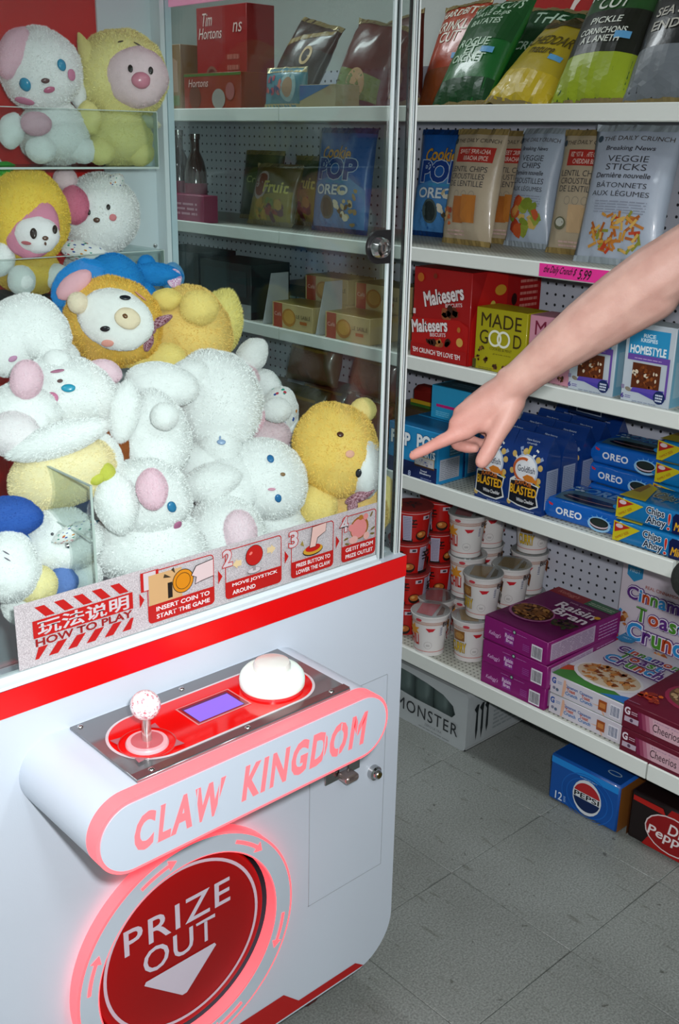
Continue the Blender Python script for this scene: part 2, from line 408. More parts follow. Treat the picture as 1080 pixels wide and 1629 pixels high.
# ================================================================== SHELVING
XS, XB = 1.795, 2.18
SHELFW = mat('#DEE2DC', 0.45, var=0.05, vscale=6, bump=0.05, bscale=200)
def perforated(base, pitch, r, axes, dark='#23242A', zmin=None, lo=None):
    m = bpy.data.materials.new('perforated_metal'); m.use_nodes = True; nt = m.node_tree; b = nt.nodes['Principled BSDF']
    b.inputs['Roughness'].default_value = 0.5
    geo = nt.nodes.new('ShaderNodeNewGeometry'); sx = nt.nodes.new('ShaderNodeSeparateXYZ'); nt.links.new(geo.outputs['Position'], sx.inputs[0])
    acc = None
    for ax in axes:
        d = nt.nodes.new('ShaderNodeMath'); d.operation = 'DIVIDE'; d.inputs[1].default_value = pitch; nt.links.new(sx.outputs[ax], d.inputs[0])
        fr = nt.nodes.new('ShaderNodeMath'); fr.operation = 'FRACT'; nt.links.new(d.outputs[0], fr.inputs[0])
        sb = nt.nodes.new('ShaderNodeMath'); sb.operation = 'SUBTRACT'; sb.inputs[1].default_value = 0.5; nt.links.new(fr.outputs[0], sb.inputs[0])
        sq = nt.nodes.new('ShaderNodeMath'); sq.operation = 'MULTIPLY'; nt.links.new(sb.outputs[0], sq.inputs[0]); nt.links.new(sb.outputs[0], sq.inputs[1])
        if acc is None: acc = sq
        else:
            ad = nt.nodes.new('ShaderNodeMath'); ad.operation = 'ADD'; nt.links.new(acc.outputs[0], ad.inputs[0]); nt.links.new(sq.outputs[0], ad.inputs[1]); acc = ad
    lt = nt.nodes.new('ShaderNodeMath'); lt.operation = 'LESS_THAN'; lt.inputs[1].default_value = (r / pitch) ** 2; nt.links.new(acc.outputs[0], lt.inputs[0])
    mx = nt.nodes.new('ShaderNodeMix'); mx.data_type = 'RGBA'; nt.links.new(lt.outputs[0], mx.inputs[0])
    mx.inputs[6].default_value = rgb(base); mx.inputs[7].default_value = rgb(dark); nt.links.new(mx.outputs[2], b.inputs['Base Color'])
    return m
PEG = perforated('#C3C6D2', 0.0254, 0.0034, (1, 2)); DECK = perforated('#B9BBB0', 0.0125, 0.0026, (0, 1), '#6A6A62')
BAYS = [(-0.25, 0.972), (0.972, 2.192), (2.192, 3.412), (3.412, 4.4)]
SHELVES = [(0.190, 0.229, 'base'), (0.650, 0.686, 'second'), (0.947, 0.979, 'third'), (1.197, 1.228, 'fourth'), (1.496, 1.529, 'top')]
DZ = {'base': 0.225, 'second': 0.682, 'third': 0.975, 'fourth': 1.224, 'top': 1.525}
nth = {'base': 'base', 'second': 'second', 'third': 'third', 'fourth': 'fourth', 'top': 'top'}
bayn = ('in the bay at the right edge', 'in the bay beside the claw machine', 'in the bay seen through the machine glass', 'in the farthest bay behind the machine')
for bi, (ya, yb) in enumerate(BAYS):
    txt = ('white pegboard back of the shelving bay at the right edge', 'white pegboard back of the shelving bay beside the claw machine',
           'white pegboard back of the shelving bay seen through the machine glass', 'white pegboard back of the farthest shelving bay')[bi]
    yc = (ya + yb) / 2
    sh = empty('pegboard_back', (XB, yc, 0), label=txt, cat='shelf back', group='pegboard shelving backs')
    def put(mb, nm, par, z=0): o = mb.build(nm, par); o.location = (-XB, -yc, -z); return o
    p = MB(); p.box((XB, ya + 0.014, 0.10), (XB + 0.012, yb - 0.014, 1.640), PEG); put(p, 'panel', sh)
    u = MB(); u.bbox((XB - 0.002, ya + 0.001, 0.0), (XB + 0.03, ya + 0.013, 1.650), SHELFW, 0.002, 1); put(u, 'upright', sh)
    u = MB(); u.bbox((XB - 0.002, yb - 0.013, 0.0), (XB + 0.03, yb - 0.001, 1.650), SHELFW, 0.002, 1); put(u, 'upright', sh)
    for zb, zt, nm in SHELVES:
        if bi == 0 and nm == 'second': continue
        bo_ = empty('store_shelf', (XB, yc, zb), label='%s white steel shelf %s' % (nth[nm], bayn[bi]), cat='shelf', group='white steel store shelves')
        d = MB(); d.box((XS + 0.012, ya + 0.002, DZ[nm] - 0.012), (XB - 0.003, yb - 0.002, DZ[nm]), DECK); put(d, 'shelf_deck', bo_, zb)
        l = MB(); prof = [(XS, zb + 0.002), (XS + 0.002, zb), (XS + 0.012, zb), (XS + 0.012, zt - 0.002), (XS + 0.010, zt), (XS + 0.002, zt), (XS, zt - 0.002)]
        l.prism(prof, ya + 0.002, yb - 0.002, SHELFW, axis='y'); put(l, 'shelf_lip', bo_, zb)
        for yy in (ya + 0.004, yb - 0.008):
            br = MB(); br.prism([(XS + 0.012, zb), (XB - 0.003, zb), (XB - 0.003, DZ[nm] - 0.012), (XS + 0.012, DZ[nm] - 0.012)], yy, yy + 0.004, SHELFW, axis='y'); put(br, 'bracket', bo_, zb)
# handwritten pink price strip stuck to the lip of the fourth shelf
pa = atx(858, 430, XS); pb = atx(978, 447, XS)
tg = MB(); tg.box((XS - 0.0012, pb.y, 1.1995), (XS, pa.y, 1.2255), mat('#F0359A', 0.6)); tgo = tg.build('price_strip')
tag(tgo, 'pink paper price strip with black handwriting on the shelf lip under the chip bags', 'price tag')
pr = Print(lambda u, v, k: (XS - 0.0012 - k, pa.y - u, v), rough=0.8)
pr.text('the Daily Crunch $', 0.012, 1.2135, 0.078, '#2A1018', height=0.018, shear=0.4, align='l', bold=0.03).text('5.99', 0.098, 1.2125, 0.028, '#2A1018', height=0.019, shear=0.3, align='l', bold=0.03); pr.build('handwriting', tgo)

# ================================================================== CLAW MACHINE
MX0, MX1, MY0, MY1, MZ0, MZ1 = 0.25, 1.113, 1.05, 1.70, 0.096, 0.851
MCX, RCX, RCZ = 0.681, 0.684, 0.358
CW = mat('#BFC7D2', 0.32, spec=0.4, bump=0.03, bscale=500)
REDP = mat('#D60508', 0.35); DRED = mat('#A80B0A', 0.4)
CHROME = mat('#B8B8B8', 0.18, 1.0); DARK = mat('#171719', 0.4); STEEL = mat('#8F9092', 0.3, 1.0)
PINKE = emis('#FF3C46', 1.5, '#C97074')
PINKT = emis('#FF4A55', 0.5, '#C8747A')
MROOT = empty('claw_machine', (MCX, (MY0 + MY1) / 2, 0), label='white claw machine with red band, clear acrylic windows and lit control console', cat='claw machine')
def mput(mb, nm, parent=None, fixn=True):
    o = mb.build(nm, parent or MROOT, fixn=fixn)
    if parent is None: o.location = (-MCX, -(MY0 + MY1) / 2, 0)
    return o
outer = rrect(MX0, MZ0, MX1, MZ1, [0.085, 0.085, 0.0, 0.0], 10)
HR = 0.151
hole = circle(RCX, RCZ, HR, 72)
cab = MB()
vs, fs = fill_loops([outer, hole]); cab.add([(u, MY0, v) for u, v in vs], fs, CW)
n = len(outer); cab.add([(u, MY0, v) for u, v in outer] + [(u, MY1, v) for u, v in outer], [(i, (i + 1) % n, n + (i + 1) % n, n + i) for i in range(n) if not (outer[i][1] > MZ1 - 1e-6 and outer[(i + 1) % n][1] > MZ1 - 1e-6)] + [tuple(range(n, 2 * n))], CW)
n = len(hole); cab.add([(u, MY0, v) for u, v in hole] + [(u, MY0 + 0.06, v) for u, v in hole], [(i, (i + 1) % n, n + (i + 1) % n, n + i) for i in range(n)] + [tuple(range(n, 2 * n))], mat('#4A4550', 0.5))
mput(cab, 'cabinet')
bd = MB(); bd.box((MX0 - 0.001, MY0 - 0.0012, 0.8165), (MX1 + 0.001, MY0, 0.8505), REDP); bd.box((MX1, MY0, 0.8165), (MX1 + 0.0012, MY1, 0.8505), REDP); mput(bd, 'red_band')
# kick stripe along the foot of the front panel
def facey(px, py): p = aty(px, py, MY0); return (p.x, p.z)
ks = MB(); pts = [(0.560, 0.100), (1.048, 0.100), (1.028, 0.116), (0.900, 0.1165), (0.868, 0.148), (0.500, 0.148), (0.468, 0.1165), (0.34, 0.116), (0.32, 0.100)]
v2, f2 = fill_loops([pts]); ks.add([(u, MY0 - 0.0008, v) for u, v in v2], f2, DRED); mput(ks, 'kick_stripe')
# window ledge (aluminium sill with grooves)
lg = MB(); lg.prism([(MY0, MZ1), (MY0 + 0.001, MZ1 + 0.004), (MY0 + 0.010, MZ1 + 0.004), (MY0 + 0.012, MZ1 + 0.010), (MY0 + 0.021, MZ1 + 0.010), (MY0 + 0.021, MZ1)], MX0, 1.060, mat('#C9D2D6', 0.25, spec=0.6), axis='x'); mput(lg, 'window_sill')
top = MB()
for q0, q1 in (((MX0, MY0, MZ1 - 0.012), (MX1, MY0 + 0.028, MZ1 + 0.0005)), ((MX1 - 0.012, MY0 + 0.028, MZ1 - 0.012), (MX1, MY1, MZ1 + 0.0005)), ((MX0, MY0 + 0.028, MZ1 - 0.012), (MX0 + 0.012, MY1, MZ1 + 0.0005)), ((MX0 + 0.012, MY1 - 0.04, MZ1 - 0.012), (MX1 - 0.012, MY1, MZ1 + 0.0005))): top.box(q0, q1, CW)
mput(top, 'window_frame_rail')
bed = MB(); bed.box((MX0 + 0.002, MY0 + 0.065, 0.735), (MX1 - 0.002, MY1 - 0.002, 0.745), CW); mput(bed, 'play_bed')
# coin door panel, a shallow seam outline
sd = MB()
dx0, dx1, dz0, dz1 = 0.919, 1.081, 0.294, 0.655
for a, b in (((dx0, dz0), (dx1, dz0 + 0.0014)), ((dx0, dz1), (dx1, dz1 + 0.0014)), ((dx0, dz0), (dx0 + 0.0014, dz1)), ((dx1, dz0), (dx1 + 0.0014, dz1))):
    sd.box((a[0], MY0 - 0.0006, a[1]), (b[0], MY0, b[1]), mat('#9FA6AE', 0.5))
mput(sd, 'service_door_seam')
cl = MB(); cl.lathe([(0.0, -0.016), (0.006, -0.016), (0.0075, -0.014), (0.0085, -0.010), (0.012, -0.008), (0.0125, -0.002), (0.0125, 0)], CHROME, (1.056, MY0, 0.487), 'y', 24)
lk = mput(cl, 'door_lock'); kh = MB(); kh.lathe([(0, -0.0168), (0.0048, -0.0168), (0.0048, -0.016)], mat('#6B5A2A', 0.3, 0.8), (1.056, MY0, 0.487), 'y', 16); mput(kh, 'keyhole', lk)
# latch: hasp plates and staple
hp = MB(); lx = 0.985; lz = 0.520
hp.bbox((lx - 0.036, MY0 - 0.004, lz - 0.013), (lx - 0.006, MY0, lz + 0.013), CHROME, 0.001, 1); hp.bbox((lx + 0.012, MY0 - 0.004, lz - 0.010), (lx + 0.038, MY0, lz + 0.016), CHROME, 0.001, 1)
hsp = mput(hp, 'latch')
ht = MB(); ht.bbox((lx - 0.014, MY0 - 0.030, lz - 0.010), (lx + 0.014, MY0 - 0.004, lz + 0.004), mat('#B9A5A0', 0.25, 0.9), 0.006, 3); mput(ht, 'latch_staple', hsp)

# ---- prize outlet: lit ring with arrows, recessed red flap
RY = MY0 - 0.020
rg = MB(); ro, ri = 0.184, HR
LO, LI = circle(RCX, RCZ, ro, 96), circle(RCX, RCZ, ri, 96)
for lp in (LO, LI):
    n = len(lp); rg.add([(u, RY, v) for u, v in lp] + [(u, MY0, v) for u, v in lp], [(i, (i + 1) % n, n + (i + 1) % n, n + i) for i in range(n)], PINKE, True)
v2, f2 = fill_loops([LO, LI]); rg.add([(u, RY, v) for u, v in v2], f2, PINKE); ring = mput(rg, 'prize_ring')
rf = MB(); v2, f2 = fill_loops([circle(RCX, RCZ, ro - 0.0035, 96), circle(RCX, RCZ, ri + 0.002, 96)]); rf.add([(u, RY - 0.0008, v) for u, v in v2], f2, mat('#B3BCC6', 0.35)); mput(rf, 'ring_face', ring)
rm = (ro + ri) / 2
for a0 in (118, 62, 172, -8, -60, 230):
    ar = MB(); a1 = a0 - 16
    v2, f2 = fill_loops([arcband(RCX, RCZ, rm - 0.0028, rm + 0.0028, a0, a1, 8)]); ar.add([(u, RY - 0.0016, v) for u, v in v2], f2, PINKE)
    tp = [(RCX + r_ * math.cos(rad(t_)), RCZ + r_ * math.sin(rad(t_))) for r_, t_ in ((rm - 0.009, a1), (rm + 0.009, a1), (rm, a1 - 4.5))]
    ar.add([(u, RY - 0.0016, v) for u, v in tp], [(0, 1, 2)], PINKE)
    mput(ar, 'ring_arrow', ring)
PDY = MY0 - 0.004; DCX, DCZ = RCX - 0.003, RCZ + 0.004
pd = MB(); pd.lathe([(0, PDY), (0.1385, PDY), (0.143, PDY + 0.0015), (0.1455, PDY + 0.007), (0.1455, PDY + 0.028), (0, PDY + 0.028)], mat('#8C0506', 0.38, spec=0.3), (DCX, 0, DCZ), 'y', 80)
door = mput(pd, 'prize_flap')
pp = Print(lambda u, v, k: (DCX + u, PDY - k, DCZ + v), rough=0.35)
GREYP = mat('#BDB4C0', 0.35)
pp.loops([circle(0, 0, 0.1325, 80), circle(0, 0, 0.1275, 80)], GREYP)
pp.text('PRIZE', -0.008, 0.054, 0.178, GREYP, height=0.041, bold=0.018, spacing=1.12).text('OUT', -0.008, 0.004, 0.122, GREYP, height=0.041, bold=0.018, spacing=1.08)
pp.poly([(-0.067, -0.027), (0.051, -0.027), (0.054, -0.032), (0.000, -0.087), (-0.008, -0.087), (-0.070, -0.032)], GREYP)
pp.build('flap_lettering', door)

# ---- control console: stadium section, lit edge, white sign face
CX0, CX1, CZ0, CZ1, CY = 0.460, 0.902, 0.681, 0.774, 0.872
stad = rrect(CX0, CZ0, CX1, CZ1, (CZ1 - CZ0) / 2 - 1e-5, 16)
cb = MB(); cb.prism(stad, 0.893, MY0, CW, smooth=True); mput(cb, 'console_body')
sl = MB(); sl.prism(stad, CY, 0.893, PINKE, smooth=True); slab = mput(sl, 'console_sign')
R2 = (CZ1 - CZ0) / 2
sf = MB(); sf.prism(rrect(CX0 + 0.0045, CZ0 + 0.0045, CX1 - 0.0045, CZ1 - 0.0045, R2 - 0.0046, 16), CY - 0.0015, CY, mat('#B3BCC8', 0.4)); mput(sf, 'sign_face', slab)
for t_, u_, w_, bxs in (('CLAW', 0.5675, 0.118, (0.5375, 0.5885, 0.6200)), ('KINGDOM', 0.7585, 0.198, (0.6985, 0.7600, 0.7855, 0.8120, 0.8420))):
    sp_ = Print(lambda u, v, k: (u, CY - 0.0015 - k, v), rough=0.4)
    sp_.text(t_, u_, 0.7275, w_, PINKT, height=0.042, bold=0.09, shear=0.16, spacing=1.22)
    for bx in bxs: sp_.poly([(bx - 0.0032, 0.705), (bx - 0.0016, 0.705), (bx + 0.0046, 0.750), (bx + 0.0030, 0.750)], '#B3BCC8')     # stencil bridges
    sp_.build('sign_lettering', slab)
pl = MB(); PZ = CZ1 + 0.004
pl.bbox((0.527, 0.893, CZ1), (0.852, 1.044, PZ), mat('#7E7F82', 0.12, 0.55, spec=0.6), 0.0008, 1); plate = mput(pl, 'control_plate')
po = Print(lambda u, v, k: (u, v, PZ + k), rough=0.12, coat=0.5)
oc = rrect(0.538, 0.909, 0.834, 1.019, 0.0548, 16); oi = rrect(0.5415, 0.9125, 0.8305, 1.0155, 0.0513, 16)
po.poly(oc, '#C9BFC4').poly(oi, mat('#D20A08', 0.1, spec=0.6))
po.rect(0.527, 0.894, 0.852, 0.9065, mat('#6E4A4C', 0.15, 0.4))
po.rect(0.646, 0.944, 0.728, 0.994, '#C98080').rect(0.648, 0.946, 0.726, 0.992, '#8E1C22')
po.rect(0.651, 0.9485, 0.721, 0.989, '#3C3550').rect(0.652, 0.9485, 0.719, 0.984, emis('#6A4FD8', 0.35, '#7A60D0'))
po.loops([circle(0.577, 0.950, 0.0345, 40), circle(0.577, 0.950, 0.0333, 40)], '#B04040')
for t in (45, 135, 225, 315):
    c, s_ = math.cos(rad(t)), math.sin(rad(t)); q = 0.0335
    po.poly([(0.577 + c * (q + 0.011), 0.950 + s_ * (q + 0.011)), (0.577 + c * q - s_ * 0.008, 0.950 + s_ * q + c * 0.008), (0.577 + c * q + s_ * 0.008, 0.950 + s_ * q - c * 0.008)], '#A06068')
po.build('plate_print', plate)
for (x, y) in ((0.537, 1.036), (0.683, 1.034), (0.822, 1.036), (0.551, 0.901), (0.689, 0.902), (0.826, 0.902)):
    sc = MB(); sc.lathe([(0, 0.0028), (0.0022, 0.0026), (0.0038, 0.0014), (0.0042, 0)], CHROME, (x, y, PZ), 'z', 14); mput(sc, 'screw', plate)
# joystick with a bubble-filled clear ball
JX, JY = 0.577, 0.950
js = MB(); js.lathe([(0, 0.006), (0.024, 0.005), (0.0255, 0.003), (0.0255, 0.0)], mat('#D9A0A6', 0.25, spec=0.6), (JX, JY, PZ), 'z', 36); joy = mput(js, 'joystick')
jd = MB(); jd.lathe([(0, 0.0064), (0.019, 0.0062), (0.019, 0.005)], mat('#B4585E', 0.2), (JX, JY, PZ), 'z', 30); mput(jd, 'dust_washer', joy)
jt = MB(); jt.lathe([(0.0062, 0.0), (0.0062, 0.003), (0.0058, 0.006), (0.0054, 0.036), (0.0068, 0.040), (0, 0.041)], mat('#D8D2CF', 0.12, 0.85), (JX, JY, PZ), 'z', 20); mput(jt, 'shaft', joy)
def bubble_ball():
    m = bpy.data.materials.new('bubble_acrylic'); m.use_nodes = True; nt = m.node_tree; b = nt.nodes['Principled BSDF']
    tc = nt.nodes.new('ShaderNodeTexCoord'); vo = nt.nodes.new('ShaderNodeTexVoronoi'); vo.inputs['Scale'].default_value = 420
    nt.links.new(tc.outputs['Object'], vo.inputs['Vector'])
    r = nt.nodes.new('ShaderNodeValToRGB'); nt.links.new(vo.outputs['Color'], r.inputs[0]); e = r.color_ramp.elements
    e[0].position = 0.18; e[0].color = rgb('#C4707C'); e[1].position = 0.36; e[1].color = rgb('#DDD2D6'); k = e.new(0.8); k.color = rgb('#F4EFEE')
    nt.links.new(r.outputs[0], b.inputs['Base Color']); b.inputs['Roughness'].default_value = 0.06; b.inputs['Coat Weight'].default_value = 0.6
    bp = nt.nodes.new('ShaderNodeBump'); bp.inputs['Strength'].default_value = 0.25; bp.inputs['Distance'].default_value = 0.002
    nt.links.new(vo.outputs['Distance'], bp.inputs['Height']); nt.links.new(bp.outputs[0], b.inputs['Normal']); return m
jb = MB(); N = 24; jb.lathe([(0.0178 * math.sin(math.pi * i / N), 0.052 - 0.0178 * math.cos(math.pi * i / N)) for i in range(N + 1)], bubble_ball(), (JX, JY, PZ), 'z', 40); mput(jb, 'ball_knob', joy)
# big drop button
BX, BY = 0.776, 0.962
bb = MB(); bb.lathe([(0, 0.0), (0.0415, 0.0), (0.0415, 0.004)], mat('#C9353A', 0.25), (BX, BY, PZ), 'z', 48); btn = mput(bb, 'drop_button')
b2 = MB(); b2.lathe([(0.040, 0.003), (0.0425, 0.006), (0.0430, 0.014), (0.0415, 0.020), (0.037, 0.0255), (0.030, 0.028), (0, 0.028)], emis('#D6F5E2', 0.22, '#DCEFE6'), (BX, BY, PZ), 'z', 48); mput(b2, 'button_housing', btn)
b3 = MB(); b3.lathe([(0.0245, 0.027), (0.0245, 0.034), (0.0225, 0.0375), (0.017, 0.0395), (0, 0.0402)], mat('#D8D6D0', 0.15, spec=0.6, coat=0.5), (BX, BY, PZ), 'z', 40); mput(b3, 'button_cap', btn)

# ---- casters
for cx, cy in ((MX1 - 0.13, MY0 + 0.07), (MX0 + 0.13, MY0 + 0.07), (MX1 - 0.13, MY1 - 0.08), (MX0 + 0.13, MY1 - 0.08)):
    k = MB(); k.bbox((cx - 0.035, cy - 0.035, MZ0 - 0.010), (cx + 0.035, cy + 0.035, MZ0), STEEL, 0.002, 1)
    for sx in (-0.019, 0.017): k.prism([(cy - 0.018, MZ0 - 0.01), (cy + 0.018, MZ0 - 0.01), (cy + 0.022, 0.03), (cy + 0.008, 0.026)], cx + sx, cx + sx + 0.003, CHROME, axis='x')
    cs = mput(k, 'caster')
    wl = MB(); wl.lathe([(0, -0.012), (0.026, -0.012), (0.030, -0.008), (0.030, 0.008), (0.026, 0.012), (0, 0.012)], mat('#5A1512', 0.5), (cx, cy + 0.014, 0.030), 'x', 28); mput(wl, 'wheel', cs)
    ax = MB(); ax.lathe([(0, -0.026), (0.006, -0.026), (0.007, -0.021), (0.007, 0.021), (0.006, 0.026), (0, 0.026)], CHROME, (cx, cy + 0.014, 0.030), 'x', 14); mput(ax, 'axle', cs)

# ---- clear windows, posts, back wall, roof
GL = clear('#F7FBFA', 0.6, key='pane'); GZ1 = 1.86
PY0, PY1 = 1.0635, 1.0665
w1 = MB(); w1.box((MX0 + 0.02, PY0, MZ1 + 0.004), (1.064, PY1, GZ1), GL); mput(w1, 'front_window')
w2 = MB(); w2.box((1.1070, 1.080, MZ1), (1.1100, 1.662, GZ1), GL); mput(w2, 'side_window')
w3 = MB(); w3.box((MX0 + 0.004, 1.080, MZ1), (MX0 + 0.007, 1.662, GZ1), GL); mput(w3, 'side_window')
w4 = MB(); w4.box((1.078, PY0, MZ1), (1.1015, PY1, GZ1), GL); mput(w4, 'corner_window')
EDGE = mat('#C8D0D2', 0.2, spec=0.6); EDGED = mat('#2C3434', 0.3); EDGEM = mat('#8C9596', 0.15, 0.5); EDGEW = mat('#CDD1CF', 0.25)  # strip tones paint in the highlights and dark lines of clear acrylic edges
# left cluster: edge of the opening window against the fixed strip
for nm, x0, x1, y0, y1, m_ in (('window_edge', 1.0640, 1.0662, PY0 - 0.002, PY1, EDGE), ('edge_strip', 1.0666, 1.0700, PY0, PY1, EDGEM), ('edge_strip', 1.0704, 1.0720, PY0, PY1 + 0.004, clear('#9FB0AE', 0.9, key='edge')),
                               ('edge_strip', 1.0724, 1.0748, PY0 - 0.001, PY1, EDGEM), ('edge_strip', 1.0750, 1.0758, PY0 - 0.002, PY1, EDGEW), ('edge_strip', 1.0761, 1.0780, PY0, PY1, EDGED),
                               ('corner_post', 1.1015, 1.1030, PY0 - 0.001, PY1, EDGEW), ('corner_post', 1.1033, 1.1050, PY0, PY1 + 0.006, clear('#8E9A98', 0.9, key='edge')), ('corner_post', 1.1053, 1.1066, PY0 - 0.001, PY1, EDGE),
                               ('corner_post', 1.1069, 1.1098, PY0, PY1 + 0.012, EDGED), ('corner_post', 1.1100, 1.1122, PY0 - 0.001, PY1 + 0.012, EDGEW)):
    e_ = MB(); e_.box((x0, y0, MZ1 + 0.0005), (x1, y1, GZ1), m_); mput(e_, nm)
# window lock on its black bracket
lp = aty(601, 393, PY0)
lb = MB(); lb.prism(rrect(lp.x - 0.024, lp.z - 0.0225, lp.x + 0.021, lp.z + 0.0225, [0.022, 0.001, 0.001, 0.022], 10), PY0 - 0.004, PY0 - 0.0005, DARK); wl_ = mput(lb, 'window_lock')
lc = MB(); lc.lathe([(0.0155, -0.0005), (0.0160, -0.004), (0.0135, -0.010), (0.0125, -0.013), (0.0085, -0.0145), (0.0075, -0.011), (0, -0.011)], CHROME, (lp.x - 0.004, PY0 - 0.004, lp.z), 'y', 28); mput(lc, 'lock_barrel', wl_)
lc2 = MB(); lc2.box((lp.x - 0.0050, PY0 - 0.0162, lp.z - 0.0045), (lp.x - 0.0030, PY0 - 0.0148, lp.z + 0.0045), DARK); mput(lc2, 'key_slot', wl_)
# back wall: red panel in a white frame
BY_ = 1.662
wf = MB(); bx = aty(158, 100, BY_).x
wf.box((bx, BY_, MZ1), (MX1 - 0.003, MY1, GZ1), mat('#C9D4D8', 0.35)); wf.box((MX0 + 0.003, BY_, MZ1), (MX0 + 0.05, MY1, GZ1), mat('#C9D4D8', 0.35)); wf.box((MX0 + 0.05, BY_ + 0.012, MZ1), (bx, MY1, GZ1), mat('#C9D4D8', 0.35)); mput(wf, 'back_frame')
tr_ = MB(); tr_.box((1.083, BY_ - 0.028, MZ1), (1.092, BY_, GZ1), mat('#D6E0E3', 0.3)); tr_.box((1.094, BY_ - 0.028, MZ1), (1.106, BY_, GZ1), mat('#B8CDD4', 0.25)); mput(tr_, 'back_post')
rp = MB(); rp.box((MX0 + 0.05, BY_ + 0.004, MZ1), (bx, BY_ + 0.012, GZ1), mat('#C40C0A', 0.5)); rpo = mput(rp, 'red_panel')
rpp = Print(lambda u, v, k: (u, BY_ + 0.004 - k, v), rough=0.5)
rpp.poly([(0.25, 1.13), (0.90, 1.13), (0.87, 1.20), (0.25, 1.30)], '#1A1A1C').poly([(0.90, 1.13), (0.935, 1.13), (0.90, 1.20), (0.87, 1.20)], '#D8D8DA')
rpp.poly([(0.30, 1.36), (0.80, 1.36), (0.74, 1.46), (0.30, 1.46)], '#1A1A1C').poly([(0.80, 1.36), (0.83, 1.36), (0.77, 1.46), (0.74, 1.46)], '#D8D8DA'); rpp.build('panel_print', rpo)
for (sx, sz) in ((bx + 0.010, 1.575), (1.055, 1.575), (1.075, 1.27)):
    s_ = MB(); s_.lathe([(0.0042, 0), (0.0038, -0.0018), (0, -0.0024)], CHROME, (sx, BY_, sz), 'y', 12); mput(s_, 'panel_screw')
rfm = MB(); rfm.bbox((MX0, MY0, GZ1), (MX1, MY1, GZ1 + 0.16), CW, 0.01, 2); mput(rfm, 'roof')
hz_ = atx(243, 15, 1.102).z
pk = MB(); pk.box((1.0985, 1.085, hz_), (1.1035, 1.630, GZ1), emis('#F08CB4', 0.25, '#E9A9C6')); mput(pk, 'header_strip')
# hanging claw and gantry under the roof
gn = MB(); gn.box((MX0 + 0.02, 1.34, 1.80), (MX1 - 0.03, 1.37, 1.825), STEEL); gn.box((0.64, 1.31, 1.765), (0.72, 1.40, 1.80), DARK); gan = mput(gn, 'gantry')
# clear display trays on the back wall
AC = clear('#F6FAF9', 0.5, key='tray')
AE = mat('#B9C4BE', 0.3)
TY0 = 1.500
for zt, lip in ((1.4065, 0.085), (1.196, 0.085)):
    x1 = aty(241, 262, TY0 + 0.02).x if zt > 1.3 else aty(262, 440, TY0).x
    tb = MB(); tb.box((0.40, TY0, zt), (x1, BY_, zt + 0.003), AC); tro = mput(tb, 'display_tray')
    tf = MB(); tf.box((0.40, TY0, zt + 0.003), (x1, TY0 + 0.003, zt + lip), AC); tf.box((x1 - 0.003, TY0, zt), (x1, BY_, zt + lip), AC); mput(tf, 'tray_guard', tro)
    te = MB(); te.box((0.40, TY0 - 0.0008, zt), (x1 + 0.0008, TY0, zt + 0.003), AE); te.box((0.40, TY0 - 0.0006, zt + lip - 0.0012), (x1, TY0 + 0.003, zt + lip), AE); te.box((x1, TY0, zt), (x1 + 0.0012, TY0 + 0.01, zt + lip), AE); mput(te, 'tray_edge', tro)
# clear chute guard round the prize hole
CHX = aty(150, 900, 1.08).x; GT1 = aty(143, 773, 1.08).z; GT2 = aty(146, 860, 1.08).z
ch = MB(); ch.box((CHX, 1.08, 0.745), (CHX + 0.003, 1.30, GT1), AC); ch.box((MX0 + 0.02, 1.297, 0.745), (CHX, 1.30, GT1), AC); chu = mput(ch, 'chute_guard')
ce = MB(); ce.box((CHX, 1.08, GT1 - 0.001), (CHX + 0.003, 1.30, GT1 + 0.0006), AE); mput(ce, 'guard_edge', chu)
ce = MB(); ce.box((MX0 + 0.02, 1.297, GT1 - 0.001), (CHX, 1.30, GT1 + 0.0006), AE); mput(ce, 'guard_edge', chu)
ce = MB(); ce.box((CHX, 1.0785, 0.745), (CHX + 0.003, 1.080, GT1 + 0.0006), AE); mput(ce, 'guard_edge', chu)
ce = MB(); ce.box((CHX - 0.0015, 1.08, GT2 - 0.001), (CHX, 1.30, GT2 + 0.0006), AE); mput(ce, 'guard_seam', chu)
for px, py in ((107, 868), (20, 823)):
    v_ = ray(px, py); p_ = CPOS + v_ * ((CHX - 0.002) / v_.x); sc = MB(); sc.lathe([(0, -0.003), (0.003, -0.0025), (0.0042, 0)], CHROME, (CHX - 0.0015, p_.y, p_.z), 'x', 12); mput(sc, 'guard_screw', chu)
# ================================================================== GOODS ON THE SHELVES
RZ = -math.pi / 2
def place(o, x, y, z, rz=0.0, lean=0.0, roll=0.0):
    o.location = (x, y, z); o.rotation_euler = (-rad(lean), rad(roll), RZ + rad(rz)); return o
def boxp(name, label, cat, w, h, d, col, group=None, bev=0.0012, rough=0.42, shell=None):
    b = MB(); b.bbox((-w / 2, 0, 0), (w / 2, d, h), mat(col, rough, 0, 0.4, 0, 0.15), bev, 1)
    o = b.build(name); tag(o, label, cat, group); return o, faces(w, h, d)
def clone(o, name=None, label=None, group=None):
    c = o.copy(); COL.objects.link(c)
    if label: c['label'] = label
    if group: c['group'] = group
    for ch in [k for k in bpy.data.objects if k.parent == o]:
        k = ch.copy(); COL.objects.link(k); k.parent = c
        for g in [q for q in bpy.data.objects if q.parent == ch]:
            gg = g.copy(); COL.objects.link(gg); gg.parent = k
    return c
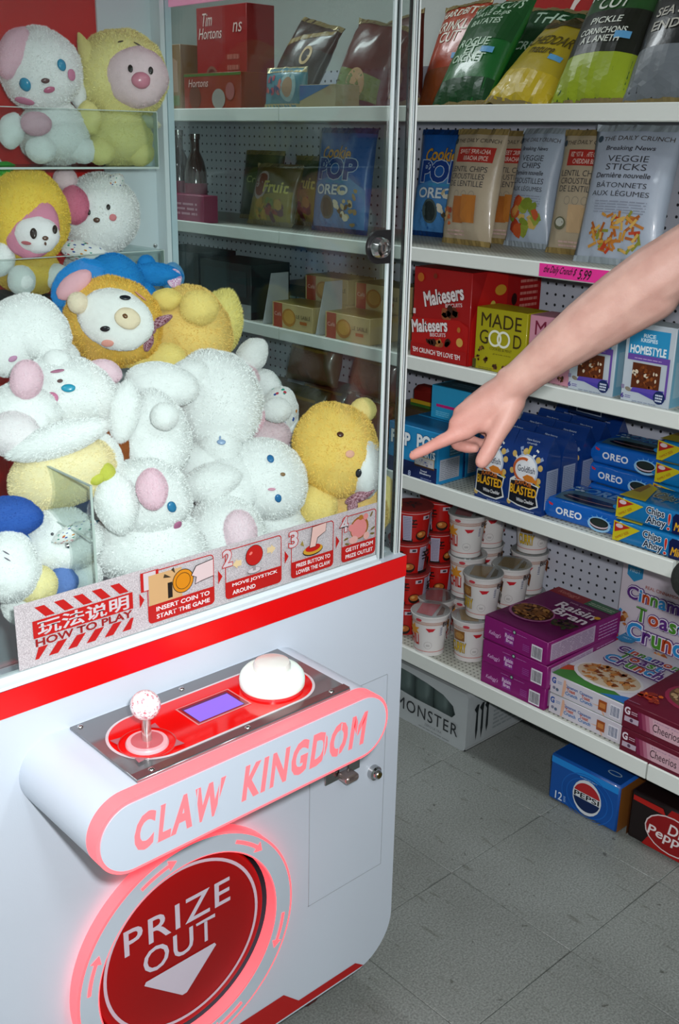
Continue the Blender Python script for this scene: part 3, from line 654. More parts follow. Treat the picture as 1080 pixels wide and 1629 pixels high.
def bagp(name, label, cat, w, h, d, col, group=None, seed=1, rough=0.34, crimp='#B9A878', metal=0.0, wr=1.0, taper=0.05):
    """pillow bag standing on its bottom seal; returns the bag and its front surface"""
    sd = Vector((seed * 3.7, seed * 1.3, seed * 7.1))
    def T(u, v):
        s_ = min(1, abs(2 * u / w)); t = min(1, max(0, v / h))
        e = max(0.0, min(1.0, (t - 0.02) / 0.96))
        return d / 2 * max(0, 1 - s_ ** 2.4) ** 0.62 * max(0, math.sin(math.pi * e)) ** 0.5
    def wrk(u, v):
        t = v / h; edge = 0.25 + 1.3 * abs(2 * t - 1) ** 2
        q = noise.noise(Vector((u * 38, v * 14, 0)) + sd) + 0.6 * noise.noise(Vector((u * 70, v * 40, 2)) + sd)
        return 0.0042 * wr * q * edge
    def fn(u, v, k):
        t = v / h; sq = 1 - taper * math.sin(math.pi * min(1, max(0, t)))
        return (u * sq, -(T(u, v) + wrk(u, v)) - k, v)
    def bk(u, v, k):
        t = v / h; sq = 1 - taper * math.sin(math.pi * min(1, max(0, t)))
        return (u * sq, T(u, v) - wrk(u, v), v)
    nu, nv = 18, 24; vs = []; fs = []
    for f_ in (fn, bk):
        for j in range(nv + 1):
            for i in range(nu + 1): vs.append(f_(-w / 2 + w * i / nu, h * j / nv, 0))
    S = (nu + 1) * (nv + 1)
    for q in (0, S):
        for j in range(nv):
            for i in range(nu):
                a = q + j * (nu + 1) + i; fs.append((a, a + 1, a + nu + 2, a + nu + 1) if q == 0 else (a, a + nu + 1, a + nu + 2, a + 1))
    b = MB(); m_ = mat(col, rough, metal, 0.5, 0, 0.25, 0.12, 90); b.add(vs, fs, m_, True)
    bm = bmesh.new(); bv = [bm.verts.new(v) for v in b.v]
    for f_ in b.f: bm.faces.new([bv[i] for i in f_]).smooth = True
    bmesh.ops.remove_doubles(bm, verts=bm.verts, dist=0.0004); bmesh.ops.recalc_face_normals(bm, faces=bm.faces)
    me = bpy.data.meshes.new(name); bm.to_mesh(me); bm.free(); me.materials.append(m_)
    o = bpy.data.objects.new(name, me); COL.objects.link(o); tag(o, label, cat, group)
    if crimp:
        for v0, v1 in ((0.0, 0.012), (h - 0.014, h)):
            c = MB(); n = 26; vv = []; ff = []
            for i in range(n + 1):
                u = -w / 2 + w * i / n; z_ = 0.0012 * (1 if i % 2 else -1)
                for v_ in (v0, v1): p = fn(u, v_, 0.0012); vv.append((p[0], p[1] + z_ * 0.5, p[2]))
            for i in range(n): ff.append((2 * i, 2 * i + 2, 2 * i + 3, 2 * i + 1))
            c.add(vv, ff, mat(crimp, 0.35, 0.3, 0.5)); c.build('seal', o, fixn=False)
    return o, fn

# ---------------------------------------------------------------- floor: drinks under the shelving
def can(mb, x, y, z, h, m1, m2, r=0.031):
    mb.lathe([(0.024, 0), (r, 0.008), (r, h - 0.014), (0.027, h - 0.003), (0.0265, h), (0.022, h - 0.003), (0, h - 0.003)], m1, (x, y, z), 'z', 18)
SILV = mat('#9AA1A2', 0.3, 0.7)
mo = empty('can_tray', (1.826, 1.625, 0), (0, 0, RZ), 'shrink-wrapped tray of grey energy drink cans on the floor under the shelf', 'drink pack')
tw, td, th = 0.27, 0.27, 0.162
t = MB(); t.box((-tw / 2, 0, 0), (tw / 2, 0.002, 0.075), mat('#B9BDBD', 0.4)); t.box((tw / 2 - 0.002, 0, 0), (tw / 2, td, 0.075), mat('#B9BDBD', 0.4)); t.box((-tw / 2, 0, 0), (tw / 2, td, 0.002), mat('#B9BDBD', 0.4)); t.box((-tw / 2, 0, 0), (-tw / 2 + 0.002, td, 0.075), mat('#B9BDBD', 0.4)); t.box((-tw / 2, td - 0.002, 0), (tw / 2, td, 0.075), mat('#B9BDBD', 0.4)); tray = t.build('tray', mo)
cg = MB()
m0 = None
for i in range(4):
    for j in range(4):
        c = MB(); can(c, 0, 0, 0, 0.157, mat('#5E6E6C', 0.35, 0.5), SILV)
        if m0 is None: co = c.build('can', mo); m0 = co.data
        else: co = bpy.data.objects.new('can', m0); COL.objects.link(co); co.parent = mo
        co.location = (-tw / 2 + 0.034 + i * 0.067, 0.034 + j * 0.067, 0.002)
def wrapm(): return mat('#AEB4B6', 0.28, 0, 0.5, 0, 0.3, 0.5, 26)
wv = MB(); wm = wrapm()
# shrink film with an open window torn in the front
fo = rrect(-tw / 2 - 0.0025, 0.0, tw / 2 + 0.0025, th, 0.012, 5); fh = [(-0.125, 0.085), (-0.03, 0.079), (0.04, 0.080), (0.088, 0.078), (0.100, 0.092), (0.090, 0.112), (0.055, 0.130), (0.0, 0.140), (-0.06, 0.146), (-0.125, 0.148)]
v2, f2 = fill_loops([fo, fh]); wv.add([(u, -0.0035 + 0.0025 * noise.noise(Vector((u * 26, v * 26, 1))), v) for u, v in v2], f2, wm, True)
n = len(fo); wv.add([(u, -0.003, v) for u, v in fo] + [(u, td + 0.003, v) for u, v in fo], [(i, (i + 1) % n, n + (i + 1) % n, n + i) for i in range(n)], wm, True)
film = wv.build('shrink_film', mo, fixn=False)
pr = Print(lambda u, v, k: (u, -0.0062 - k, v), rough=0.5)
pr.text('MONSTER', 0.005, 0.050, 0.215, '#2A2E31', height=0.034, bold=0.01, spacing=1.15).text('ZERO ULTRA', 0.03, 0.022, 0.06, '#7C8083', bold=0.01).lines(-0.02, 0.009, 0.09, 0.015, 1, '#85898B', 4); pr.build('film_lettering', film)
pr = Print(lambda u, v, k: (tw / 2 + 0.0032 + k, u, v), rough=0.5)
for k, u in enumerate((0.030, 0.050, 0.070)):
    pr.poly([(u - 0.006, 0.112), (u + 0.004, 0.123), (u + 0.012, 0.122), (u + 0.009, 0.10), (u + 0.010, 0.05), (u + 0.005, 0.020 + 0.012 * (k == 2)), (u + 0.001, 0.05), (u + 0.002, 0.10)], '#1E2426')
pr.text('MONSTER', 0.155, 0.112, 0.12, '#3B4143', height=0.02, bold=0.01).lines(0.10, 0.03, 0.22, 0.09, 5, '#8E9698', 3); pr.build('claw_mark', film)
mo.rotation_euler.z = RZ

pe, F_ = boxp('soda_carton', 'blue twelve-pack soda carton on the floor under the shelf', 'drink carton', 0.190, 0.122, 0.40, '#0C4FA0', bev=0.006)
pr = Print(F_['front'])
pr.rect(-0.091, 0.100, 0.089, 0.1165, '#1C86D8')
for k in range(4): pr.ring(0.012, 0.050, 0.070 - 0.007 * k, 0.060 - 0.006 * k, 0.002, '#124F9E' if k % 2 else '#1A63B8', 40)
pr.ell(0.012, 0.052, 0.0385, 0.0445, '#D8DCE0').poly(arcband(0.012, 0.052, 0.0001, 0.036, 168, 12, 20), '#B2262A').poly(arcband(0.012, 0.052, 0.0001, 0.036, 192, 348, 20), '#0B2350')
pr.rect(-0.024, 0.0455, 0.048, 0.0615, '#D8DCE0').text('PEPSI', 0.012, 0.0535, 0.066, '#0A0A10', height=0.0125, bold=0.035)
pr.lines(-0.010, 0.0985, 0.036, 0.1025, 1, '#8FB6D8', 5)
pr.text('12', -0.062, 0.022, 0.019, '#DCE6F2', height=0.020, bold=0.02).lines(-0.048, 0.014, -0.042, 0.030, 4, '#9FC0E6', 2); pr.build('front_print', pe)
pr = Print(F_['right']); pr.rect(0.0, 0.004, 0.40, 0.118, '#8A5524'); pr.build('end_flap', pe)
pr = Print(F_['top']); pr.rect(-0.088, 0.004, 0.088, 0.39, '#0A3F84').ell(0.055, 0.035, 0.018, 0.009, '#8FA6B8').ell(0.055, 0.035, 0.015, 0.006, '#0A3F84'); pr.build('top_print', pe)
place(pe, 1.825, 1.137, 0)
dp, F_ = boxp('soda_carton', 'black and red twelve-pack soda carton at the right edge of the floor', 'drink carton', 0.20, 0.122, 0.40, '#17090A', bev=0.006)
pr = Print(F_['front'])
pr.poly([(-0.06, 0.004), (0.098, 0.004), (0.098, 0.118), (0.0, 0.118)], '#A01210').poly([(-0.092, 0.112), (-0.02, 0.112), (-0.012, 0.098), (-0.092, 0.100)], '#B01A14')
pr.ell(0.008, 0.056, 0.066, 0.046, '#D9C9C9').ell(0.008, 0.056, 0.063, 0.043, '#8E0F14').text('Dr', 0.018, 0.072, 0.036, '#E8DCDC', height=0.026, bold=0.03, shear=0.15).text('Pepper', 0.008, 0.046, 0.112, '#E8DCDC', height=0.030, bold=0.03, shear=0.15)
pr.build('front_print', dp)
pr = Print(F_['left']); pr.rect(0.0, 0.004, 0.40, 0.118, '#5E3517'); pr.build('end_flap', dp)
place(dp, 1.838, 0.925, 0)

# ---------------------------------------------------------------- base shelf: noodle cups and cereal
zb = DZ['base']
def cup(kind, label):
    H = 0.1135; r0, r1 = 0.0385, 0.0475
    c = MB(); c.lathe([(r0 - 0.002, 0), (r0, 0.001), (r0, 0.014), (r1 - 0.001, H - 0.008), (r1 + 0.0025, H - 0.006), (r1 + 0.003, H - 0.002), (r1 + 0.001, H - 0.0012), (0, H - 0.0012)], mat('#DAD6D4', 0.45, 0, 0.4), seg=36)
    o = c.build('noodle_cup'); tag(o, label, 'noodle cup', 'white noodle cups on the base shelf')
    def fn(u, v, k):
        r = r0 + (r1 - r0) * max(0, (v - 0.014)) / (H - 0.02) + k; a = u / 0.043; return (r * math.sin(a), -r * math.cos(a), v)
    pr = Print(fn, mx=0.012)
    for a in range(-6, 7, 4): pass
    pr.rect(-0.13, 0.0885, 0.13, 0.0895, '#B06A50').rect(-0.13, 0.0955, 0.13, 0.0965, '#B06A50')
    vs, fs = [], []
    for i in range(84):
        u = -0.13 + i * 0.0031; k = len(vs); vs += [(u, 0.090), (u + 0.0014, 0.090), (u + 0.0014, 0.095), (u, 0.095)]; fs.append((k, k + 1, k + 2, k + 3))
    mx_ = pr.mx; pr.mx = None; pr.put(vs, fs, '#B98468'); pr.mx = mx_
    pr.rect(-0.13, 0.0125, 0.13, 0.0142, '#C8746C')
    acc = {'chili': ('#C8261E', '#D98A22'), 'curry': ('#26221C', '#D8A81E'), 'big': ('#A0481E', '#C8841E')}[kind]
    for s_ in (0, 1):
        o_ = 0.13 * s_
        pr.poly([(o_ - 0.012 + 0.011, 0.080), (o_ + 0.012 + 0.011, 0.080), (o_ + 0.009 + 0.008, 0.072), (o_ - 0.004 + 0.011, 0.070)], '#C4232E')
        pr.ring(o_ + 0.006, 0.032, 0.0105, 0.0105, 0.0008, '#A8A0A0', 20); pr.lines(o_ + 0.001, 0.029, o_ + 0.011, 0.035, 2, '#8A8484', 3)
        pr.barcode(o_ + 0.034, 0.058, o_ + 0.042, 0.084, 8, 2, '#5A5E68', True)
        b_ = o_ - 0.034 if s_ == 0 else o_ - 0.034
        if kind == 'chili':
            star = [(b_ + 0.0 + (0.020 if q % 2 else 0.010) * math.cos(q * 0.4488), 0.070 + (0.022 if q % 2 else 0.010) * math.sin(q * 0.4488)) for q in range(14)]
            pr.poly(star, '#D9902A'); pr.text('CHILI', b_ - 0.002, 0.045, 0.036, '#C02418', height=0.028, bold=0.06)
        elif kind == 'curry':
            pr.rect(b_ - 0.018, 0.058, b_ + 0.014, 0.086, '#8A5A2A').ell(b_, 0.072, 0.012, 0.009, '#B08040').text('CURRY', b_ - 0.002, 0.040, 0.040, '#D8B01E', height=0.026, bold=0.06, outline='#2A241A', ow=0.06)
        else:
            pr.rect(b_ - 0.018, 0.052, b_ + 0.014, 0.082, '#B0602A').text('BIG', o_ + 0.050, 0.090, 0.022, '#2A2426', height=0.013, bold=0.06)
    if kind != 'big': pr.text('BIG', 0.050, 0.0915, 0.022, '#2A2426', height=0.012, bold=0.06)
    pr.ell(-0.016, 0.1025, 0.007, 0.004, '#C4404A')
    pr.build('cup_print', o)
    lm = {'chili': '#C0525A', 'curry': '#A8813A', 'big': '#9A7838'}[kind]
    l = MB(); l.lathe([(r1 + 0.0022, H - 0.001), (r1 + 0.001, H + 0.0012), (r1 - 0.004, H + 0.0014), (0, H + 0.001)], clear('#E8EAEA', 0.8, 0.1, key='cuplid', haze=0.07), seg=32); lid = l.build('lid', o)
    q = MB(); v2, f2 = fill_loops([[(-0.030, -0.030), (0.012, -0.040), (0.018, 0.036), (-0.028, 0.032)]]); q.add([(u, v, H + 0.0003) for u, v in v2], f2, mat(lm, 0.5)); v2, f2 = fill_loops([[(0.022, -0.034), (0.036, -0.02), (0.034, 0.018), (0.024, 0.028)]]); q.add([(u, v, H + 0.0003) for u, v in v2], f2, mat('#6E5A34' if kind != 'chili' else '#6A4A40', 0.5)); q.build('lid_label', lid, fixn=False)
    return o
CH = 0.1150
protos = {}
spots = [('chili', 1.838, 1.640, 0, 30, 'white noodle cup with red lid standing alone at the front shelf edge'),
         ('curry', 1.892, 1.550, 0, 48, 'white noodle cup under another one, beside the lowest purple cereal box'),
         ('curry', 1.915, 1.540, 1, 30, 'white noodle cup with tan lid balanced on another beside the purple cereal boxes'),
         ('chili', 1.915, 1.690, 0, 45, 'white noodle cup low behind the one with the red lid'),
         ('chili', 1.985, 1.645, 0, 40, 'white noodle cup at the foot of the stack next to the red bowls'),
         ('chili', 1.983, 1.650, 1, 46, 'middle white noodle cup of the stack next to the red bowls'),
         ('chili', 1.972, 1.650, 2, 34, 'topmost white noodle cup of the stack next to the red bowls'),
         ('chili', 2.078, 1.672, 1, 30, 'lower white noodle cup of the rear stack under the shelf above'),
         ('chili', 2.070, 1.660, 2, 38, 'upper white noodle cup of the rear stack, behind the tallest cups'),
         ('big', 2.010, 1.528, 0, 40, 'white noodle cup hidden behind the purple cereal boxes'),
         ('big', 2.014, 1.530, 1, 25, 'white noodle cup with tan lid standing behind the one on the purple boxes side'),
         ('big', 2.126, 1.560, 1, 20, 'white noodle cup by the pegboard under a yellow lettered cup'),
         ('big', 2.126, 1.560, 0, 20, 'white noodle cup at the bottom of the stack against the pegboard'),
         ('curry', 2.126, 1.556, 2, 62, 'yellow lettered noodle cup on top of the stack by the pegboard'),
         ('chili', 2.085, 1.668, 0, 0, 'bottom white noodle cup of the rear stack')]
for kind, x, y, k, rz, lab in spots:
    if kind not in protos: o = cup(kind, lab); protos[kind] = o
    else: o = clone(protos[kind], label=lab)
    place(o, x, y, zb + k * CH, rz)
def redbowl(label):
    H = 0.086; r0, r1 = 0.044, 0.0525
    c = MB(); c.lathe([(r0 - 0.002, 0), (r0, 0.0015), (r1 - 0.001, H - 0.006), (r1 + 0.002, H - 0.004), (r1 + 0.002, H - 0.001), (0, H - 0.001)], mat('#B81410', 0.35, 0, 0.45, 0, 0.2), seg=36)
    o = c.build('noodle_bowl'); tag(o, label, 'noodle bowl', 'red noodle bowls stacked beside the machine')
    fn = lambda u, v, k: ((r0 + (r1 - r0) * v / H + k) * math.sin(u / 0.048), -(r0 + (r1 - r0) * v / H + k) * math.cos(u / 0.048), v)
    pr = Print(fn, mx=0.012)
    pr.rect(-0.150, 0.0775, 0.150, 0.0795, '#D8A0A0')
    for o_ in (0, -0.075, 0.075):
        pr.rect(o_ + 0.044, 0.006, o_ + 0.066, 0.074, '#B4AEC4'); pr.mx = None; pr.lines(o_ + 0.046, 0.010, o_ + 0.064, 0.072, 14, '#7E7A92', 3); pr.mx = 0.012
        pr.text('辛', o_ - 0.012, 0.050, 0.032, '#15100F', height=0.036, bold=0.03)
        pr.ell(o_ + 0.018, 0.018, 0.016, 0.014, '#26150F').ell(o_ + 0.018, 0.021, 0.013, 0.009, '#B8672A').ell(o_ + 0.014, 0.023, 0.005, 0.004, '#D8A05A')
        pr.rect(o_ + 0.018, 0.062, o_ + 0.036, 0.072, '#C9B9C4').rect(o_ + 0.024, 0.064, o_ + 0.033, 0.070, '#3A3540').rect(o_ - 0.034, 0.002, o_ - 0.006, 0.010, '#1A1412')
    pr.build('bowl_print', o)
    l = MB(); l.lathe([(r1 + 0.003, H - 0.002), (r1 + 0.003, H + 0.001), (r1 - 0.003, H + 0.0014), (0, H + 0.001)], mat('#8E2A28', 0.4), seg=32); lid = l.build('lid', o)
    q = Print(lambda u, v, k: (u, v, H + 0.0014 + k)); q.text('辛', 0.0, 0.0, 0.05, '#3A2A2C', bold=0.03); q.build('lid_mark', lid)
    return o
rb0 = None; BH = 0.0875
for (x, y, col_, n) in ((1.884, 1.768, 'nearest the machine', 4), (1.996, 1.772, 'second from the machine', 4)):
    for k in range(n):
        lab = '%s red noodle bowl in the stack %s' % (['lowest', 'second lowest', 'third', 'topmost'][k], col_)
        if rb0 is None: o = rb0 = redbowl(lab)
        else: o = clone(rb0, label=lab)
        place(o, x + 0.004 * (k % 2), y - 0.003 * (k % 2), zb + BH * k, (18, 40, 25, 55)[k] if 'near' in col_ else (10, 30, 62, 28)[k])

def purple_box(lab):
    w, h, d = 0.190, 0.0575, 0.275
    o, F_ = boxp('cereal_box', lab, 'cereal box', w, h, d, '#86146C', 'purple cereal boxes lying flat')
    pr = Print(F_['front'])
    pr.text("Kellogg's", -0.060, 0.020, 0.036, '#D8A8D8', height=0.013, shear=0.3, bold=0.02).rect(-0.030, 0.010, -0.002, 0.040, '#8A2A86').text('Raisin', -0.016, 0.031, 0.026, '#E4C9E4', height=0.010, bold=0.04).text('Bran', -0.015, 0.020, 0.020, '#E4C9E4', height=0.009, bold=0.04)
    pr.ell(-0.002, 0.0475, 0.005, 0.005, '#2A3A3E').ell(-0.002, 0.0475, 0.003, 0.003, '#A8C0B8').lines(-0.034, 0.046, -0.010, 0.049, 1, '#B070B0', 3).lines(0.006, 0.046, 0.036, 0.049, 1, '#B070B0', 5).lines(0.026, 0.014, 0.046, 0.032, 4, '#9A4A98', 7)
    pr.barcode(0.052, 0.006, 0.083, 0.040, 16, 3); pr.build('front_print', o)
    pr = Print(F_['right']); pr.rect(0.012, 0.008, 0.175, 0.050, '#B9A4BC').lines(0.016, 0.011, 0.17, 0.048, 9, '#6E5078', 4, 0.3).lines(0.19, 0.008, 0.262, 0.05, 5, '#C9A0C9', 9, 0.25); pr.build('side_print', o)
    pr = Print(F_['top'])
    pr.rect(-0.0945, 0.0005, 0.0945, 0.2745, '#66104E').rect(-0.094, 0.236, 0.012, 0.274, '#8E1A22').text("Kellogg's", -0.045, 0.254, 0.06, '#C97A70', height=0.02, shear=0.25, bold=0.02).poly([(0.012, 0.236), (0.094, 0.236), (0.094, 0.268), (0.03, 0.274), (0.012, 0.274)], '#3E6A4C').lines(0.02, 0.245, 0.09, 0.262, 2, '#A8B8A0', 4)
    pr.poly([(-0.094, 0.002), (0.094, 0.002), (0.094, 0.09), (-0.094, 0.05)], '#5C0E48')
    pr.text('two scoops', 0.022, 0.216, 0.07, '#B88AA8', height=0.010, bold=0.02).text('Raisin', 0.030, 0.188, 0.108, '#E4D6DE', height=0.033, bold=0.05, outline='#4A0A40', ow=0.05).text('Bran', 0.040, 0.150, 0.094, '#E4D6DE', height=0.033, bold=0.05, outline='#4A0A40', ow=0.05).ell(0.087, 0.190, 0.008, 0.008, '#D89A1E')
    pr.ell(-0.032, 0.095, 0.058, 0.050, '#A05A86').ell(-0.032, 0.097, 0.053, 0.045, '#3A1A10')
    pr.crumbs(-0.032, 0.098, 0.048, 0.040, 120, ['#7A4A20', '#8E5A2A', '#5A3014', '#A8743C', '#2A1410'], 0.005, 0.010, 5)
    pr.crumbs(0.062, 0.098, 0.030, 0.026, 60, ['#1E1216', '#3A2A1A', '#2E3A1E', '#4A3A26'], 0.004, 0.008, 8); pr.build('top_print', o)
    return o
p0 = purple_box('topmost purple raisin cereal box lying flat in its stack')
place(p0, 1.812, 1.352, zb + 0.1154, -2)
for k, (lab, x, y, r) in enumerate((('lowest purple raisin cereal box lying flat on the shelf', 1.812, 1.350, 0), ('middle purple raisin cereal box of the flat stack', 1.808, 1.346, 0))):
    place(clone(p0, label=lab), x, y, zb + 0.0577 * k, r)

RAINBOW = ['#5A2A7A', '#2A8AC8', '#C04A1E', '#4A8A2A', '#2A8AC8', '#4A2A7A', '#C04A1E', '#4A8A2A']
def crunch_words(pr, u, v, k):
    def word(t, u, v, w, h, cols):
        m_ = [text2d(c, 0.0, 1.0) for c in t]; gap = 0.10; tot = sum(q[3] - q[2] + gap for q in m_) - gap; kx = w / tot; kz = h / 0.73; x = u - w / 2; L = []
        for c, q, i in zip(t, m_, range(len(t))):
            wc = (q[3] - q[2]) * kx; L.append((c, x + wc / 2, v - h / 2 + (q[4] + q[5]) / 2 * kz, wc, (q[5] - q[4]) * kz, cols[i % len(cols)])); x += wc + gap * kx
        for colr, bo in (('#5A2E7A', 0.20), ('#E2DCE8', 0.13), (None, 0.05)):
            for c, a_, b_, wc, hc, cc in L: pr.text(c, a_, b_, wc, colr or cc, height=hc, bold=bo)
    word('Cinnamon', u + 0.004 * k, v + 0.036 * k, 0.150 * k, 0.026 * k, RAINBOW); word('Toast', u + 0.006 * k, v, 0.105 * k, 0.030 * k, ['#4A8A2A', '#B8431E', '#5A2A7A', '#4A8A2A', '#2A8AC8']); word('Crunch', u + 0.012 * k, v - 0.037 * k, 0.140 * k, 0.036 * k, ['#2A8AC8', '#5A2A7A', '#4A8A2A', '#B8431E', '#2A8AC8', '#5A2A7A'])
def square_cereal(pr, u, v, a, b, n, seed): pr.crumbs(u, v, a, b, n, ['#A8602A', '#8E4A1E', '#C07A38', '#7A3E18', '#B88A58'], 0.007, 0.013, seed, 4)
def white_box(lab, stand=False):
    w, h, d = (0.195, 0.0480, 0.290)
    o, F_ = boxp('cereal_box', lab, 'cereal box', w, h, d, '#CFC9D2', 'white cinnamon cereal boxes')
    pr = Print(F_['front'])
    pr.text('G', -0.088, 0.034, 0.010, '#1E4A9A', height=0.014, bold=0.08).lines(-0.078, 0.030, -0.066, 0.038, 2, '#7A90B8', 3).ell(-0.086, 0.016, 0.004, 0.004, '#7A7A90').ell(-0.077, 0.014, 0.004, 0.004, '#5A6A80')
    for u in (-0.040, 0.0):
        pr.text('Cinnamon', u, 0.033, 0.034, '#3A5A9A', height=0.007, bold=0.05).text('Toast', u, 0.025, 0.022, '#B8431E', height=0.008, bold=0.05).text('Crunch', u + 0.002, 0.016, 0.032, '#2A6AA8', height=0.008, bold=0.05)
    pr.poly([(-0.063, 0.004), (-0.060, 0.046), (-0.055, 0.046), (-0.052, 0.030), (-0.058, 0.004)], '#D8A890').poly([(0.016, 0.020), (0.040, 0.024), (0.052, 0.004), (0.048, 0.004), (0.038, 0.020)], '#D8A890')
    pr.rect(0.034, 0.013, 0.055, 0.038, '#9A4A20').rect(0.037, 0.020, 0.052, 0.032, '#C07A40').barcode(0.064, 0.010, 0.090, 0.040, 14, 5, '#4A5A7A'); pr.build('front_print', o)
    pr = Print(F_['top'])
    pr.poly([(-0.097, 0.002), (0.097, 0.002), (0.097, 0.020), (0.0, 0.050), (-0.06, 0.075), (-0.097, 0.065)], '#3E7A34').poly([(-0.097, 0.03), (-0.097, 0.060), (-0.06, 0.085), (-0.02, 0.075), (-0.07, 0.05)], '#B8441E').poly([(0.03, 0.004), (0.097, 0.004), (0.097, 0.040), (0.07, 0.03)], '#2A6AB0')
    pr.ell(0.0, 0.080, 0.085, 0.055, '#D8D4D6').ell(0.0, 0.082, 0.078, 0.048, '#C8B49A'); square_cereal(pr, 0.0, 0.083, 0.068, 0.040, 70, 3)
    crunch_words(pr, 0.012, 0.185, 1.05)
    pr.poly([(-0.088, 0.286), (-0.045, 0.286), (-0.045, 0.240), (-0.066, 0.230), (-0.088, 0.240)], '#2A86B8').text('WHOLE GRAIN', -0.066, 0.268, 0.036, '#B8D8E8', bold=0.03).text('FIRST', -0.066, 0.254, 0.022, '#B8D8E8', bold=0.03); pr.build('top_print', o)
    return o
w0 = white_box('upper white cinnamon cereal box lying flat')
place(w0, 1.822, 1.153, zb + 0.0483)
place(clone(w0, label='lower white cinnamon cereal box lying flat under another one'), 1.820, 1.151, zb)
sb, F_ = boxp('cereal_box', 'white cinnamon cereal box standing upright against the pegboard', 'cereal box', 0.225, 0.325, 0.058, '#CFC4CE', 'white cinnamon cereal boxes')
pr = Print(F_['front'])
pr.poly([(-0.098, 0.322), (-0.056, 0.322), (-0.056, 0.262), (-0.078, 0.248), (-0.098, 0.262)], '#2A86B8').text('WHOLE', -0.077, 0.304, 0.034, '#B8D8E8', bold=0.03).text('GRAIN', -0.077, 0.291, 0.034, '#B8D8E8', bold=0.03).text('FIRST', -0.077, 0.276, 0.028, '#B8D8E8', bold=0.03)
pr.text('REAL CINNAMON', 0.0, 0.245, 0.09, '#A85A4A', bold=0.03)
crunch_words(pr, 0.000, 0.178, 1.25)
pr.poly(arcband(-0.03, 0.14, 0.070, 0.078, 150, 240, 20), '#3A8AB8').poly(arcband(-0.02, 0.13, 0.078, 0.086, 190, 260, 20), '#B8441E').poly(arcband(-0.0, 0.14, 0.086, 0.092, 215, 285, 20), '#3E8A34')
square_cereal(pr, 0.04, 0.060, 0.065, 0.040, 46, 4); square_cereal(pr, -0.085, 0.15, 0.012, 0.02, 5, 8); square_cereal(pr, -0.07, 0.07, 0.03, 0.02, 6, 9); pr.build('front_print', sb)
place(sb, 2.105, 1.158, zb)
def maroon_box(lab):
    w, h, d = 0.190, 0.0595, 0.280
    o, F_ = boxp('cereal_box', lab, 'cereal box', w, h, d, '#641028', 'maroon cereal boxes at the shelf end')
    pr = Print(F_['front'])
    for k, c in enumerate(['#7A1E44', '#94405E', '#B06A82', '#C48FA0', '#CDA3AE']): pr.poly([(-0.052 + 0.009 * k, 0.013), (0.094, 0.013), (0.094, 0.049), (-0.060 + 0.009 * k, 0.049)], c)
    pr.text('Cheerios', 0.010, 0.030, 0.062, '#33202A', height=0.018).text('Honey Nut', 0.012, 0.0435, 0.06, '#8A6A90', height=0.004)
    pr.text('G', -0.083, 0.043, 0.012, '#E0D0DA', height=0.016, bold=0.08).lines(-0.073, 0.038, -0.058, 0.047, 2, '#C9A8B8', 2).rect(-0.088, 0.018, -0.054, 0.030, '#B8A4B4').ell(-0.071, 0.024, 0.004, 0.004, '#5A4058'); pr.build('front_print', o)
    pr = Print(F_['top']); pr.ell(0.010, 0.12, 0.072, 0.062, '#9A2A4A').ell(0.010, 0.122, 0.064, 0.054, '#6A4A34').crumbs(0.010, 0.124, 0.056, 0.046, 90, ['#B8956A', '#9A744A', '#C8AA80', '#7A5634'], 0.005, 0.009, 6, 8)
    pr.crumbs(-0.060, 0.055, 0.030, 0.018, 24, ['#B83A1E', '#D8641E', '#8A2A1E'], 0.005, 0.010, 4).text('Cheerios', 0.0, 0.23, 0.15, '#D8C8CC', bold=0.04).lines(-0.09, 0.006, -0.06, 0.012, 1, '#8A5A70', 3); pr.build('top_print', o)
    return o
m0_ = maroon_box('upper maroon oat cereal box lying flat at the end of the base shelf')
place(m0_, 1.800, 0.952, zb + 0.0598); place(clone(m0_, label='lower maroon oat cereal box lying flat at the end of the base shelf'), 1.799, 0.950, zb)

